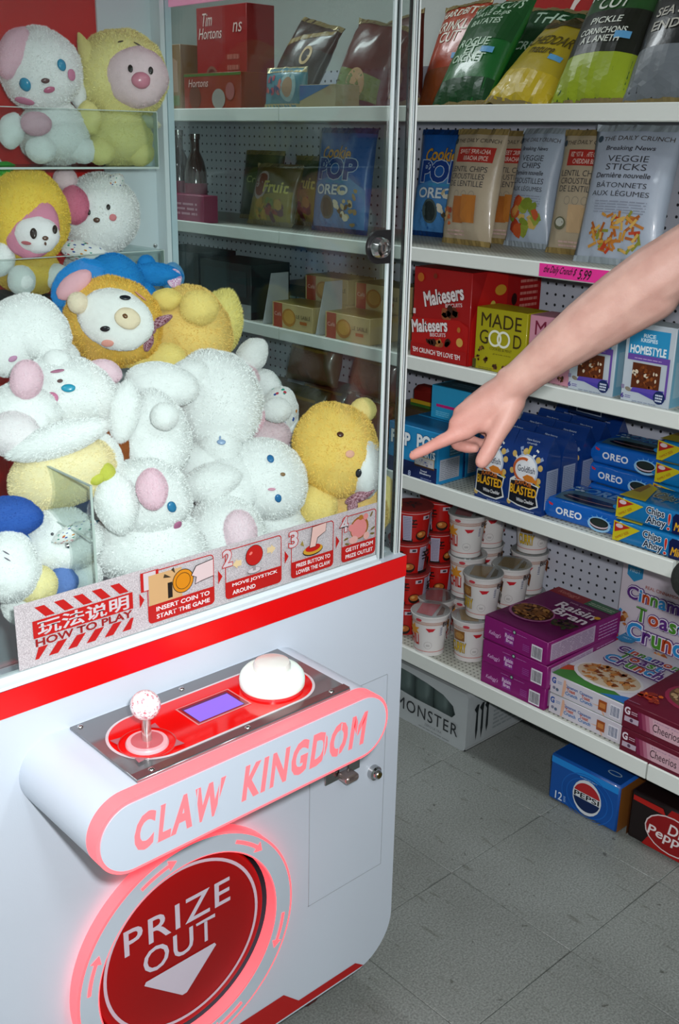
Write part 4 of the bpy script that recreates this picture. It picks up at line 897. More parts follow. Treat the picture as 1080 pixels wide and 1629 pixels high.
# ---------------------------------------------------------------- second shelf: toaster pastries, crackers, cookies
z2 = DZ['second']
def pastry(lab):
    w, h, d = 0.165, 0.128, 0.098
    o, F_ = boxp('pastry_box', lab, 'pastry box', w, h, d, '#1E86BE', 'light blue toaster pastry boxes')
    pr = Print(F_['front'])
    pr.rect(-0.081, 0.002, 0.081, 0.042, '#16265A').text('POP', 0.046, 0.098, 0.062, '#E6ECF0', height=0.030, bold=0.09, outline='#1A4A7A', ow=0.07).text('TARTS', 0.048, 0.070, 0.052, '#E6ECF0', height=0.018, bold=0.08, outline='#1A4A7A', ow=0.07)
    pr.text('POP', -0.040, 0.094, 0.062, '#E6ECF0', height=0.030, bold=0.09, outline='#1A4A7A', ow=0.07)
    pr.rect(0.010, 0.036, 0.074, 0.062, '#B89A6A').rect(0.012, 0.040, 0.072, 0.060, '#C8C4C4').rect(0.010, 0.036, 0.074, 0.040, '#4A3018').crumbs(0.042, 0.050, 0.028, 0.008, 26, ['#4A5A9A', '#8A90B8', '#D8D0C8'], 0.001, 0.003, 2)
    pr.text('Frosted', 0.042, 0.028, 0.020, '#D8DCE8', bold=0.03).text('Blueberry', 0.048, 0.021, 0.036, '#D8DCE8', height=0.006, bold=0.05).text('8', -0.004, 0.013, 0.008, '#B8C4E8', bold=0.05).lines(0.034, 0.005, 0.07, 0.013, 2, '#8A9AC8', 5); pr.build('front_print', o)
    pr = Print(F_['right']); pr.rect(0.008, 0.010, 0.078, 0.062, '#AEB2BC').lines(0.011, 0.013, 0.075, 0.060, 10, '#7A7E8A', 3, 0.35).rect(0.040, 0.066, 0.088, 0.118, '#3E6A80').lines(0.042, 0.07, 0.086, 0.115, 6, '#86A8B8', 6, 0.3).rect(0.090, 0.004, 0.0955, 0.124, '#16407A'); pr.build('side_print', o)
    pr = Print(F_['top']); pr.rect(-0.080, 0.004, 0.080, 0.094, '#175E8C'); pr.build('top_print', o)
    return o
q0 = pastry('light blue pastry box at the front shelf edge under the pointing finger')
place(q0, 1.800, 1.690, z2)
place(clone(q0, label='second light blue pastry box directly behind the front one'), 1.902, 1.690, z2)
ub, F_ = boxp('snack_box', 'light blue box with pink stripe standing on the rear pastry box', 'snack box', 0.135, 0.082, 0.12, '#2A9CCB')
pr = Print(F_['front']); pr.rect(-0.050, 0.030, 0.030, 0.037, '#C81E7A').lines(-0.05, 0.008, -0.005, 0.022, 3, '#7ACBE8', 5); pr.build('front_print', ub)
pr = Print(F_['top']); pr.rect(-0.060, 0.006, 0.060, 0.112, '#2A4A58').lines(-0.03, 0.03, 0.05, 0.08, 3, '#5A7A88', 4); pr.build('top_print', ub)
place(ub, 1.905, 1.665, z2 + 0.1285)
rk_, F_ = boxp('snack_packet', 'small dark red packet with yellow band beside the machine edge', 'packet', 0.10, 0.055, 0.05, '#7A1A14', rough=0.5, bev=0.012)
pr = Print(F_['front']); pr.rect(-0.05, 0.008, 0.05, 0.018, '#C8A028').rect(-0.05, 0.0, 0.05, 0.008, '#3A6A2A'); pr.build('front_print', rk_); place(rk_, 2.045, 1.885, z2 + 0.10)
un, F_ = boxp('snack_box', 'brown carton under the small red packet behind the pastry boxes', 'snack box', 0.20, 0.0995, 0.16, '#4E4032'); pr = Print(F_['front']); pr.lines(-0.09, 0.02, 0.09, 0.08, 4, '#7A6A54', 4); pr.build('front_print', un); place(un, 2.015, 1.885, z2)
def cracker_bag(lab):
    w, h, d = 0.094, 0.176, 0.058
    # gusseted bag: flat-sided with a folded, pinched top
    prof = [(0.0, 0.50, 0.50), (0.05, 0.5, 0.5), (0.62, 0.5, 0.5), (0.78, 0.5, 0.42), (0.92, 0.49, 0.16), (0.97, 0.49, 0.05), (1.0, 0.49, 0.03)]
    vs = []; fs = []
    for t, a, b in prof:
        x, y = a * w, b * d
        for q in ((-x, -y), (-x * 0.3, -y * 1.10), (x * 0.3, -y * 1.10), (x, -y), (x * 0.985, 0), (x, y), (0, y), (-x, y), (-x * 0.985, 0)): vs.append((q[0], d / 2 + q[1], t * h))
    n = 9
    for j in range(len(prof) - 1):
        for i in range(n): fs.append((j * n + i, j * n + (i + 1) % n, (j + 1) * n + (i + 1) % n, (j + 1) * n + i))
    fs += [tuple(range(n))[::-1], tuple(range((len(prof) - 1) * n, len(prof) * n))]
    b = MB(); b.add(vs, fs, mat('#0F3274', 0.3, 0, 0.5, 0, 0.3, 0.15, 60), True); o = b.build('cracker_bag'); tag(o, lab, 'cracker bag', 'blue cracker bags in rows')
    def fn(u, v, k):
        t = v / h; yy = 0.5
        for (t0, _, b0), (t1, _, b1) in zip(prof, prof[1:]):
            if t0 <= t <= t1: yy = b0 + (b1 - b0) * (t - t0) / (t1 - t0); break
        s_ = abs(2 * u / w); q = 1.0 + 0.10 * min(1, (1 - s_) / 0.7)
        return (u, d / 2 - yy * d * q - k - 0.0004, v)
    pr = Print(fn, mx=0.02)
    for k in range(14):
        a = rad(360 / 14 * k + 8); a2 = a + rad(9); c, s_ = math.cos, math.sin
        P0 = [(0.0 + 0.020 * c(a), 0.098 + 0.020 * s_(a)), (0.050 * c(a), 0.098 + 0.052 * s_(a)), (0.050 * c(a2), 0.098 + 0.052 * s_(a2)), (0.020 * c(a2), 0.098 + 0.020 * s_(a2))]
        if all(abs(x) < 0.046 and y < 0.155 for x, y in P0): pr.poly(P0, ('#C8B23A', '#8FA0C0', '#E6E6DC')[k % 3])
    pr.ell(0, 0.098, 0.033, 0.036, '#B8C4D8').ell(0, 0.098, 0.029, 0.032, '#E8EAEE')
    for (x, y) in ((-0.034, 0.128), (-0.006, 0.138), (0.030, 0.126), (0.036, 0.080), (-0.036, 0.090), (-0.032, 0.035), (-0.038, 0.018), (0.039, 0.110)): pr.ell(x, y, 0.0062, 0.0072, '#C8A860', n=9)
    pr.loops([arcband(-0.004, 0.098, 0.022, 0.028, 70, 290, 20)], '#C05A2A').text('Goldfish', 0.004, 0.101, 0.046, '#1A1E40', height=0.014, bold=0.01)
    pr.poly([(-0.004, 0.082), (0.008, 0.090), (0.022, 0.088), (0.030, 0.080), (0.034, 0.086), (0.034, 0.072), (0.024, 0.074), (0.006, 0.073)], '#D07A24')
    pr.poly([(-0.040, 0.020), (-0.038, 0.070), (0.0, 0.076), (0.040, 0.068), (0.036, 0.044), (0.042, 0.022), (0.022, 0.012), (-0.012, 0.014)], '#D8DAD8').poly([(-0.037, 0.022), (-0.035, 0.068), (0.0, 0.074), (0.037, 0.066), (0.033, 0.044), (0.038, 0.024), (0.020, 0.015), (-0.010, 0.017)], '#10131E')
    pr.text('FLAVOUR', 0, 0.066, 0.044, '#C86A1E', height=0.010, bold=0.05, arch=0.004).text('BLASTED', 0.0, 0.051, 0.070, '#DFA81E', height=0.019, bold=0.05, outline='#6A2A10', ow=0.05)
    pr.text('White Cheddar', 0.008, 0.029, 0.046, '#E6E6E8', height=0.008, bold=0.03).lines(-0.002, 0.007, 0.034, 0.010, 1, '#A8B8E0', 3)
    pr.text('New feature', 0.004, 0.163, 0.034, '#B8C4D8', height=0.004).text('crumb', 0.004, 0.157, 0.026, '#B8C4D8', height=0.004); pr.build('front_print', o)
    pr = Print(lambda u, v, k: (w / 2 + k, u, v), mx=None); pr.rect(0.008, 0.014, 0.050, 0.102, '#9AA4BC').lines(0.010, 0.016, 0.048, 0.100, 20, '#5A6888', 4, 0.4); pr.build('side_print', o)
    return o
g0 = None
for ci, (yc, side) in enumerate(((1.452, 'column beside the hand'), (1.358, 'column beside the cookie packs'))):
    for k in range(5):
        lab = '%s blue cracker bag in the %s' % (['frontmost', 'second', 'third', 'fourth', 'rearmost'][k], side)
        if g0 is None: o = g0 = cracker_bag(lab)
        else: o = clone(g0, label=lab)
        place(o, 1.812 + 0.066 * k + 0.002 * ci, yc + 0.003 * (k % 2), z2, (1.5, -2, 2, -1, 1)[k])
nv, F_ = boxp('snack_box', 'navy box with white line frame lying on the rear cracker bags', 'snack box', 0.11, 0.05, 0.10, '#10254E'); pr = Print(F_['front']); pr.loops([[(-0.03, 0.008), (0.045, 0.008), (0.045, 0.044), (-0.03, 0.044)], [(-0.027, 0.010), (0.042, 0.010), (0.042, 0.042), (-0.027, 0.042)]], '#A8B4C8'); pr.build('front_print', nv); place(nv, 2.045, 1.375, z2 + 0.1775, -6)

def flat_pack(name, lab, cat, w, h, d, col, group, seed, film=True):
    """film-wrapped tray: soft box with crimped fins at both ends"""
    b = MB(); nx, ny = 20, 10; sd = Vector((seed * 2.1, seed, 0))
    def prof(a):                                   # closed outline in (y, z), a in 0..1
        pts = rrect(0, 0, d, h, 0.007, 3); return pts
    P = prof(0); n = len(P); vs = []; fs = []
    X = [-w / 2 - 0.014, -w / 2 - 0.004, -w / 2 + 0.006] + [-w / 2 + 0.006 + (w - 0.012) * i / 12 for i in range(1, 12)] + [w / 2 - 0.006, w / 2 + 0.004, w / 2 + 0.014]
    for i, x in enumerate(X):
        e = 0.10 if i in (0, len(X) - 1) else 0.32 if i in (1, len(X) - 2) else 1.0
        for (y, z) in P:
            zz = h * 0.45 + (z - h * 0.45) * e; wr_ = 0.0016 * noise.noise(Vector((x * 60, y * 60, z * 60)) + sd) * (1 if film else 0.3)
            vs.append((x, y + wr_ * (0 if 0.002 < y < d - 0.002 else 1), max(0, zz + (wr_ if z > 0.004 else 0))))
    for i in range(len(X) - 1):
        for k in range(n): fs.append((i * n + k, i * n + (k + 1) % n, (i + 1) * n + (k + 1) % n, (i + 1) * n + k))
    fs += [tuple(range(n))[::-1], tuple(range((len(X) - 1) * n, len(X) * n))]
    b.add(vs, fs, mat(col, 0.22, 0, 0.55, 0, 0.4, 0.2, 45), True)
    o = b.build(name); tag(o, lab, cat, group); return o, {'front': lambda u, v, k: (u, -k - 0.001, v), 'top': lambda u, v, k: (u, v, h + 0.0012 + k)}
def cookie_pack(lab):
    w, h, d = 0.178, 0.0455, 0.135
    o, F_ = flat_pack('cookie_pack', lab, 'cookie pack', w, h, d, '#0F5EB8', 'blue sandwich cookie packs', 2)
    pr = Print(F_['front'], rough=0.25)
    pr.text('OREO', -0.028, 0.022, 0.064, '#E4E8EE', height=0.015, bold=0.06, spacing=1.08).poly([(-0.080, 0.038), (-0.068, 0.034), (-0.070, 0.030), (-0.078, 0.032)], '#C83040')
    for k in range(14):
        a = rad(k * 25.7); pr.poly([(0.050 + 0.018 * math.cos(a), 0.020 + 0.012 * math.sin(a)), (0.050 + 0.032 * math.cos(a + 0.1), 0.020 + 0.0195 * math.sin(a + 0.1)), (0.050 + 0.018 * math.cos(a + 0.25), 0.020 + 0.012 * math.sin(a + 0.25))], '#5AA4DC')
    pr.ell(0.050, 0.018, 0.028, 0.0165, '#8FC0E4').ell(0.050, 0.017, 0.022, 0.0105, '#16161A').ell(0.050, 0.019, 0.0225, 0.0095, '#C8B4BC').ell(0.050, 0.0225, 0.0222, 0.0095, '#1B1E20').ell(0.050, 0.0228, 0.019, 0.0075, '#26302C'); pr.build('front_print', o)
    pr = Print(F_['top'], rough=0.2, h0=0.0006)
    pr.poly([(-0.072, 0.008), (0.070, 0.008), (0.082, 0.03), (0.080, 0.075), (-0.062, 0.085), (-0.080, 0.05)], '#4E7484').ell(0.0, 0.034, 0.066, 0.020, '#101214').ell(0.0, 0.038, 0.060, 0.007, '#B08A90').ell(0.0, 0.046, 0.064, 0.012, '#15191A').text('OREO', 0.010, 0.098, 0.12, '#4E92C8', height=0.034, bold=0.06, shear=0.1)
    pr.crumbs(-0.062, 0.088, 0.02, 0.02, 14, ['#9AC0D0', '#C8DCE4', '#3A7AA8'], 0.003, 0.008, 3); pr.build('top_print', o)
    return o
k0 = cookie_pack('front blue cookie pack with clear window, at the shelf edge'); place(k0, 1.832, 1.222, z2, 3)
for k, lab in enumerate(('lowest blue cookie pack of the rear stack', 'middle blue cookie pack of the rear stack', 'topmost blue cookie pack of the rear stack')):
    place(clone(k0, label=lab), 1.982 + 0.004 * k, 1.222 + 0.006 * (k % 2), z2 + 0.0475 * k, (0, -2, 2)[k])
def chip_pack(lab):
    w, h, d = 0.150, 0.0460, 0.125
    o, F_ = flat_pack('cookie_pack', lab, 'cookie pack', w, h, d, '#1172AE', 'blue chocolate chip cookie packs', 5)
    pr = Print(F_['front'], rough=0.3)
    pr.poly([(-0.080, 0.045), (-0.080, 0.002), (-0.066, 0.003), (-0.018, 0.038)], '#C8B81E').poly([(-0.078, 0.042), (-0.076, 0.021), (-0.040, 0.038)], '#B0261E').ell(-0.066, 0.036, 0.0085, 0.0045, '#D8C0C4').text('FAMILY SIZE', -0.058, 0.018, 0.034, '#A85A1E', height=0.005, rot=34, bold=0.03)
    pr.text('Chips', 0.010, 0.033, 0.040, '#0C2440', height=0.018, bold=0.05, outline='#D8E0E4', ow=0.14).text('Ahoy', 0.014, 0.014, 0.042, '#0C2440', height=0.018, bold=0.05, outline='#D8E0E4', ow=0.14).text('!', 0.043, 0.023, 0.0060, '#C22A1E', height=0.034, bold=0.0, outline='#D8E0E4', ow=0.035)
    pr.poly([(0.052, 0.003), (0.050, 0.036), (0.056, 0.044), (0.080, 0.044), (0.080, 0.003)], '#0E1848').text('Mini', 0.070, 0.018, 0.026, '#D8A01E', height=0.016, bold=0.06, shear=0.15); pr.build('front_print', o)
    pr = Print(F_['top'], rough=0.3, h0=0.0006); pr.poly([(-0.080, 0.004), (-0.02, 0.006), (-0.05, 0.10), (-0.080, 0.12)], '#B8A81E').poly([(-0.078, 0.05), (-0.06, 0.05), (-0.066, 0.10), (-0.078, 0.11)], '#8E6A1E').text('Chips Ahoy', 0.02, 0.06, 0.10, '#0E2A3A', height=0.05, bold=0.05, outline='#A8C0B8', ow=0.08); pr.build('top_print', o)
    return o
a0 = chip_pack('lower blue cookie pack with yellow corner flag at the shelf end'); place(a0, 1.815, 1.047, z2)
place(clone(a0, label='upper blue cookie pack with yellow corner flag at the shelf end'), 1.826, 1.052, z2 + 0.0475)
for k, lab in enumerate(('lowest flagged cookie pack of the rear pile', 'second flagged cookie pack of the rear pile', 'third flagged cookie pack of the rear pile', 'topmost flagged cookie pack of the rear pile')):
    place(clone(a0, label=lab), 1.962 + 0.004 * (k % 2), 1.052 + 0.004 * (k % 2), z2 + 0.0475 * k)

# ---------------------------------------------------------------- third shelf: chocolate biscuits, granola and crisped rice bars
z3 = DZ['third']
def malt(lab, w, h, d, upper):
    o, F_ = boxp('biscuit_display_box', lab, 'biscuit box', w, h, d, '#9E0F10', 'red malted biscuit display boxes')
    pr = Print(F_['front'])
    if upper:
        pr.text('Maltesers', 0.005, 0.150, 0.120, '#E6DCDC', height=0.032, rot=14, bold=0.06, outline='#5A0A0A', ow=0.05).text('BISCUITS', 0.038, 0.132, 0.050, '#D8C0C0', height=0.008, rot=8, bold=0.05)
        pr.crumbs(0.040, 0.108, 0.034, 0.012, 8, ['#5A2A14', '#8A4A2A', '#3A180C'], 0.010, 0.014, 3, 10).rect(-w / 2 + 0.002, 0.1, -w / 2 + 0.01, 0.112, '#D8C8C8').ell(-0.065, 0.185, 0.010, 0.010, '#B8621E').ell(-0.020, 0.192, 0.006, 0.006, '#7A2A14')
    pr.poly([(-w / 2 + 0.001, 0.002), (w / 2 - 0.001, 0.002), (w / 2 - 0.001, 0.088), (w / 2 - 0.03, 0.100), (-w / 2 + 0.02, 0.092), (-w / 2 + 0.001, 0.092)], '#AE1311')
    pr.text('Maltesers', -0.032, 0.078, 0.110, '#E6DCDC', height=0.028, rot=8, bold=0.06, outline='#5A0A0A', ow=0.05).text('BISCUITS', -0.004, 0.060, 0.048, '#D8C0C0', height=0.008, rot=6, bold=0.05)
    pr.crumbs(-0.004, 0.042, 0.038, 0.006, 9, ['#4A2010', '#8A4A2A', '#3A180C', '#A8703A'], 0.008, 0.012, 4, 10).ell(0.064, 0.052, 0.010, 0.010, '#C89A4A').ell(0.060, 0.080, 0.005, 0.006, '#B06A2A')
    pr.rect(-w / 2 + 0.001, 0.002, w / 2 - 0.001, 0.033, '#A01010').text("'EM CRUNCH 'EM LOVE 'EM", -0.006, 0.018, 0.148, '#E6D4D4', height=0.011, bold=0.05); pr.build('front_print', o)
    pr = Print(F_['right']); pr.poly([(0.004, 0.002), (d * 0.5, 0.002), (d * 0.5, 0.205), (0.05, 0.205), (0.016, 0.12), (0.004, 0.10)], '#B81A16').text('Maltesers', 0.11, 0.09, 0.10, '#D8B8B0', height=0.022, rot=6, bold=0.05).ell(0.10, 0.165, 0.020, 0.012, '#C8922A').ell(0.075, 0.13, 0.010, 0.013, '#C8B44A').ell(0.15, 0.14, 0.010, 0.014, '#2A0A08').lines(0.17, 0.12, 0.235, 0.19, 5, '#C87A70', 3).ell(0.05, 0.05, 0.006, 0.006, '#5A1A0A'); pr.build('side_print', o)
    return o
place(malt('tall red malted biscuit display box next to the yellow granola box', 0.176, 0.208, 0.25, True), 1.822, 1.640, z3)
def bars(lab, col, tc, w=0.142, h=0.138, d=0.075):
    o, F_ = boxp('granola_box', lab, 'granola box', w, h, d, col, 'granola bar boxes')
    pr = Print(F_['front'])
    pr.text('MADE', 0.0, 0.112, 0.112, tc, height=0.030, bold=0.005).text('G', -0.046, 0.074, 0.024, tc, height=0.031, bold=0.005).text('D', 0.048, 0.074, 0.022, tc, height=0.029, bold=0.005)
    pr.ring(-0.014, 0.074, 0.0185, 0.0185, 0.005, '#E8E8D8').ring(0.010, 0.074, 0.0185, 0.0185, 0.005, '#E8E8D8')
    pr.text('COOKIES & MINT', 0.004, 0.051, 0.062, tc, height=0.006).text('granola minis', 0.008, 0.040, 0.05, tc, height=0.004)
    for (x, y) in ((-0.050, 0.046), (-0.060, 0.026), (-0.034, 0.022), (-0.008, 0.012), (0.022, 0.016), (0.048, 0.022), (0.062, 0.030)): pr.crumbs(x, y, 0.007, 0.007, 10, ['#4A2A14', '#6A4020', '#3A2010', '#8A5A30'], 0.002, 0.005, int(x * 1000) + 99)
    pr.rect(-w / 2 + 0.003, 0.004, -w / 2 + 0.013, 0.024, '#4A4414').lines(-0.05, 0.004, -0.01, 0.010, 2, '#6A6420', 4); pr.build('front_print', o); return o
place(bars('yellow-green granola box between the red biscuit box and the pink one', '#A9A013', '#3A2A10'), 1.828, 1.468, z3)
place(bars('pink granola box behind the forearm', '#D090A2', '#7A1E3A'), 1.832, 1.322, z3, 1)
def rice(lab):
    w, h, d = 0.108, 0.156, 0.058
    o, F_ = boxp('rice_bar_box', lab, 'snack bar box', w, h, d, '#BFC9D2', 'crisped rice bar boxes')
    pr = Print(F_['front'])
    pr.rect(-0.046, 0.096, 0.042, 0.146, '#2A92C4').rect(-0.046, 0.084, 0.042, 0.096, '#6A4AA0').rect(0.042, 0.018, 0.047, 0.096, '#6A4AA0')
    pr.text('RICE', -0.002, 0.134, 0.026, '#D8ECF4', height=0.007, bold=0.05).text('KRISPIES', -0.002, 0.125, 0.036, '#D8ECF4', height=0.007, bold=0.05).text('HOMESTYLE', -0.002, 0.106, 0.078, '#E8F0F4', height=0.015, bold=0.07).lines(-0.03, 0.088, 0.03, 0.092, 1, '#B8A0D0', 3)
    pr.rect(-0.032, 0.030, 0.030, 0.080, '#5A2A12').crumbs(-0.001, 0.055, 0.030, 0.024, 46, ['#7A3E18', '#8E4E22', '#48200C', '#D8C8B0', '#6A3212'], 0.003, 0.0055, 7)
    pr.poly([(-0.032, 0.022), (0.042, 0.022), (0.042, 0.034), (-0.026, 0.031)], '#5A48A8').poly([(-0.034, 0.026), (-0.020, 0.024), (0.042, 0.008), (0.042, 0.022)], '#4A3EA0').ell(-0.036, 0.026, 0.007, 0.004, '#8A8070', rot=-15).ell(0.034, 0.020, 0.013, 0.013, '#14285A').lines(0.026, 0.012, 0.042, 0.028, 3, '#C8D0E0', 5, 0.6)
    pr.text('6', -0.047, 0.012, 0.006, '#4A3A8A', height=0.009, bold=0.08).lines(-0.041, 0.009, -0.028, 0.016, 2, '#6A5AA0', 3).lines(-0.024, 0.004, 0.03, 0.008, 1, '#8A94A8', 6).rect(-0.051, 0.026, -0.044, 0.034, '#8A80A0'); pr.build('front_print', o)
    pr = Print(F_['right']); pr.rect(0.002, 0.002, d - 0.002, h - 0.002, '#6FA4BC').rect(0.010, 0.02, 0.05, 0.09, '#8FB4C4'); pr.build('side_print', o); return o
r0_ = rice('white crisped rice bar box with blue sides, fully visible at the right'); place(r0_, 1.820, 1.094, z3)
place(clone(r0_, label='white crisped rice bar box half hidden by the forearm'), 1.821, 1.222, z3)

# ---------------------------------------------------------------- fourth shelf: vegetable chip bags
z4 = DZ['fourth']
def crunch_bag(lab, w, h, col, flav, l1, l2, l3, pic, seed, tone='#3A3A40'):
    o, fn = bagp('chip_bag', lab, 'chip bag', w, h, 0.062, col, 'vegetable and lentil chip bags', seed, crimp='#A8905A' if flav else '#A9B4BC')
    k = w / 0.17; pr = Print(fn, mx=0.016, rough=0.4, h0=0.0008)
    pr.text('THE DAILY CRUNCH', 0.004 * k, h - 0.030, 0.138 * k, '#4A4038', height=0.009, bold=0.01, arch=0.002)
    pr.ell(-0.072 * k, h - 0.030, 0.006, 0.007, '#3A4A58')
    if flav:
        pr.rect(-0.052 * k, h - 0.078, 0.066 * k, h - 0.044, '#B03028').text(flav[0], 0.006 * k, h - 0.054, 0.098 * k, '#E8D0C4', height=0.010, bold=0.02).text(flav[1], 0.010 * k, h - 0.069, 0.084 * k, '#E8D0C4', height=0.010, bold=0.02)
        y = h - 0.094
    else:
        pr.text('Breaking News', -0.004, h - 0.050, 0.098 * k, tone, height=0.011, bold=0.03, shear=0.1); y = h - 0.070
    for i, t in enumerate(l1): pr.text(t, -0.002, y, (0.040 + 0.0095 * len(t)) * k * (0.78 if flav else 0.85), tone, height=0.0125, bold=0.0); y -= 0.0165
    if not flav:
        pr.text('Dernière nouvelle', -0.006, y, 0.112 * k, tone, height=0.010, bold=0.03, shear=0.1); y -= 0.018
        for t in l2: pr.text(t, -0.004, y, (0.040 + 0.009 * len(t)) * k * 0.85, tone, height=0.0125); y -= 0.0165
        pr.mx = None; pr.lines(-0.05 * k, y - 0.022, 0.055 * k, y + 0.004, 5, '#8A90A0', 4, 0.35); pr.mx = 0.016
    else:
        for u in (-0.026, 0.0, 0.026): pr.ring(u * k, y - 0.008, 0.009, 0.009, 0.0012, '#8A8478', 16)
    if pic == 'cracker':
        pr.rect(-0.032 * k, 0.048, 0.004 * k, 0.108, '#A8622A').rect(-0.004 * k, 0.050, 0.042 * k, 0.112, '#B8722E').crumbs(-0.048 * k, 0.062, 0.014, 0.018, 14, ['#A03A1E', '#4A6A2A', '#C8A06A', '#B85A2A'], 0.005, 0.010, 3).lines(-0.05 * k, 0.020, 0.01 * k, 0.036, 2, '#C8A8A0', 3)
    elif pic == 'chips':
        pr.crumbs(0.0, 0.068, 0.050 * k, 0.036, 26, ['#C8904A', '#B8522A', '#7A8A2A', '#C8A85A', '#A83A22', '#8E9A3A'], 0.012, 0.019, 5, 9)
    elif pic == 'white':
        pr.rect(-0.018 * k, 0.046, 0.026 * k, 0.104, '#C8A880').rect(0.020 * k, 0.056, 0.058 * k, 0.098, '#BFA078').ell(-0.040 * k, 0.064, 0.018, 0.014, '#6A6A50').ell(-0.040 * k, 0.066, 0.013, 0.009, '#C8C8BC').lines(-0.04 * k, 0.016, 0.02 * k, 0.032, 2, '#D0B0A8', 4)
    else:
        R = random.Random(4)
        vs, fs = {}, {}
        for i in range(70):
            a = R.uniform(0, 3.14); x, y_ = R.uniform(-0.050, 0.050) * k, 0.060 + R.uniform(-0.036, 0.036); L = R.uniform(0.012, 0.026); wd = 0.0028
            if (x / (0.054 * k)) ** 2 + ((y_ - 0.060) / 0.042) ** 2 > 1: continue
            c, s_ = math.cos(a), math.sin(a); q = R.choice(['#B8722A', '#C8903A', '#A85A20', '#D0A858', '#B83E20', '#8A8A30']); V = vs.setdefault(q, []); n_ = len(V)
            V += [(x - c * L / 2 + s_ * wd, y_ - s_ * L / 2 - c * wd), (x + c * L / 2 + s_ * wd, y_ + s_ * L / 2 - c * wd), (x + c * L / 2 - s_ * wd, y_ + s_ * L / 2 + c * wd), (x - c * L / 2 - s_ * wd, y_ - s_ * L / 2 + c * wd)]; fs.setdefault(q, []).append((n_, n_ + 1, n_ + 2, n_ + 3))
        for q in vs: pr.put(vs[q], fs[q], q)
    pr.build('front_print', o); return o
place(crunch_bag('beige lentil chip bag with red sriracha panel, front left of the row', 0.168, 0.264, '#B6A68E', ('SWEET SRIRACHA', 'SRIRACHA EPICE'), ('LENTIL CHIPS', 'CROUSTILLES', 'DE LENTILLE'), (), (), 'cracker', 1), 1.975, 1.712, z4, -4, 9)
place(crunch_bag('second beige lentil chip bag, tucked behind the front left one', 0.150, 0.262, '#B2A288', ('SWEET SRIRACHA', 'SRIRACHA EPICE'), ('LENTIL CHIPS', 'CROUSTILLES', 'DE LENTILLE'), (), (), 'cracker', 2), 2.075, 1.668, z4, 10, 9)
place(crunch_bag('pale blue veggie chip bag in the middle of the row', 0.134, 0.268, '#A9B6C6', None, ('VEGGIE', 'CHIPS'), ('CROUSTILLES', 'AUX LÉGUMES'), (), 'chips', 3), 2.050, 1.590, z4, -3, 9)
place(crunch_bag('beige lentil chip bag with white cheddar panel', 0.158, 0.264, '#B8A88E', ('RED HOT & WHITE CHEDDAR', 'CHEDDAR BLANC'), ('LENTIL CHIPS', 'CROUSTILLES', 'DE LENTILLE'), (), (), 'white', 4), 2.000, 1.415, z4, 0, 9)
place(crunch_bag('large pale blue veggie sticks bag leaning at the front right', 0.196, 0.275, '#AAB4C4', None, ('VEGGIE', 'STICKS'), ('BÂTONNETS', 'AUX LÉGUMES'), (), 'sticks', 5), 1.905, 1.250, z4, 3, 12)

def popbag(lab, seed):
    w, h = 0.215, 0.262
    o, fn = bagp('popcorn_bag', lab, 'popcorn bag', w, h, 0.07, '#1A5AA8', 'blue cookie popcorn bags', seed, crimp='#12407E')
    pr = Print(fn, mx=0.018, h0=0.0008)
    pr.poly([(-0.10, 0.012), (0.10, 0.012), (0.10, 0.11), (0.03, 0.15), (-0.10, 0.12)], '#4A86C0').text('Cookie', -0.010, 0.196, 0.110, '#C8922A', height=0.030, bold=0.05, arch=0.004, outline='#123A78', ow=0.06).text('POP', 0.0, 0.158, 0.140, '#163A86', height=0.048, bold=0.09, outline='#B8C8D8', ow=0.06)
    pr.text('candy coated', 0.0, 0.126, 0.07, '#3AA0C0', height=0.010, bold=0.03).text('OREO', -0.010, 0.106, 0.125, '#D8E0E4', height=0.024, bold=0.05, shear=0.1, outline='#2A5A8A', ow=0.05)
    pr.ell(-0.026, 0.062, 0.028, 0.030, '#4A5A5A').ell(-0.026, 0.062, 0.022, 0.024, '#2A3434').crumbs(0.05, 0.07, 0.042, 0.055, 24, ['#C8B890', '#E0D8C0', '#5A4A38', '#A89060'], 0.006, 0.011, 6, 8); pr.build('front_print', o); return o
b0 = popbag('blue cookie popcorn bag seen through the glass', 7); place(b0, 1.945, 2.125, z4, 0, 7)
place(clone(b0, label='blue cookie popcorn bag partly hidden by the corner post'), 2.075, 1.880, z4, 0, 7)
def simple_bag(lab, w, h, d, col, seed, dec, group, cat='snack bag', name='snack_bag', crimp='#8A7A50', rough=0.34, wr=1.0):
    o, fn = bagp(name, lab, cat, w, h, d, col, group, seed, rough=rough, crimp=crimp, wr=wr); pr = Print(fn, mx=0.018, h0=0.0008); dec(pr, w, h); pr.build('front_print', o); return o
GB = 'snack bags seen through the glass'
def d_fruit(pr, w, h): pr.poly([(-w * .46, .012), (w * .46, .012), (w * .46, h * .55), (-w * .46, h * .42)], '#8A7A1E').ell(-w * .2, h * .62, .034, .040, '#A89A94').ell(-w * .2, h * .63, .028, .032, '#7A3418').text('Fruit', w * .14, h * .6, w * .5, '#C8BE5A', height=.03, bold=.05).crumbs(w * .05, h * .25, w * .3, h * .14, 26, ['#8A3A2A', '#A8862A', '#6A7A2A', '#5A2A2A'], .01, .018, 4, 8)
place(simple_bag('yellow-brown fruit snack bag behind the glass', 0.20, 0.17, 0.06, '#5E5420', 11, d_fruit, GB), 1.93, 2.395, z4, 0, 14)
place(simple_bag('green-brown fruit snack bag behind the glass, next to the popcorn', 0.16, 0.19, 0.06, '#42502A', 12, d_fruit, GB), 2.02, 2.36, z4, -8, 10)
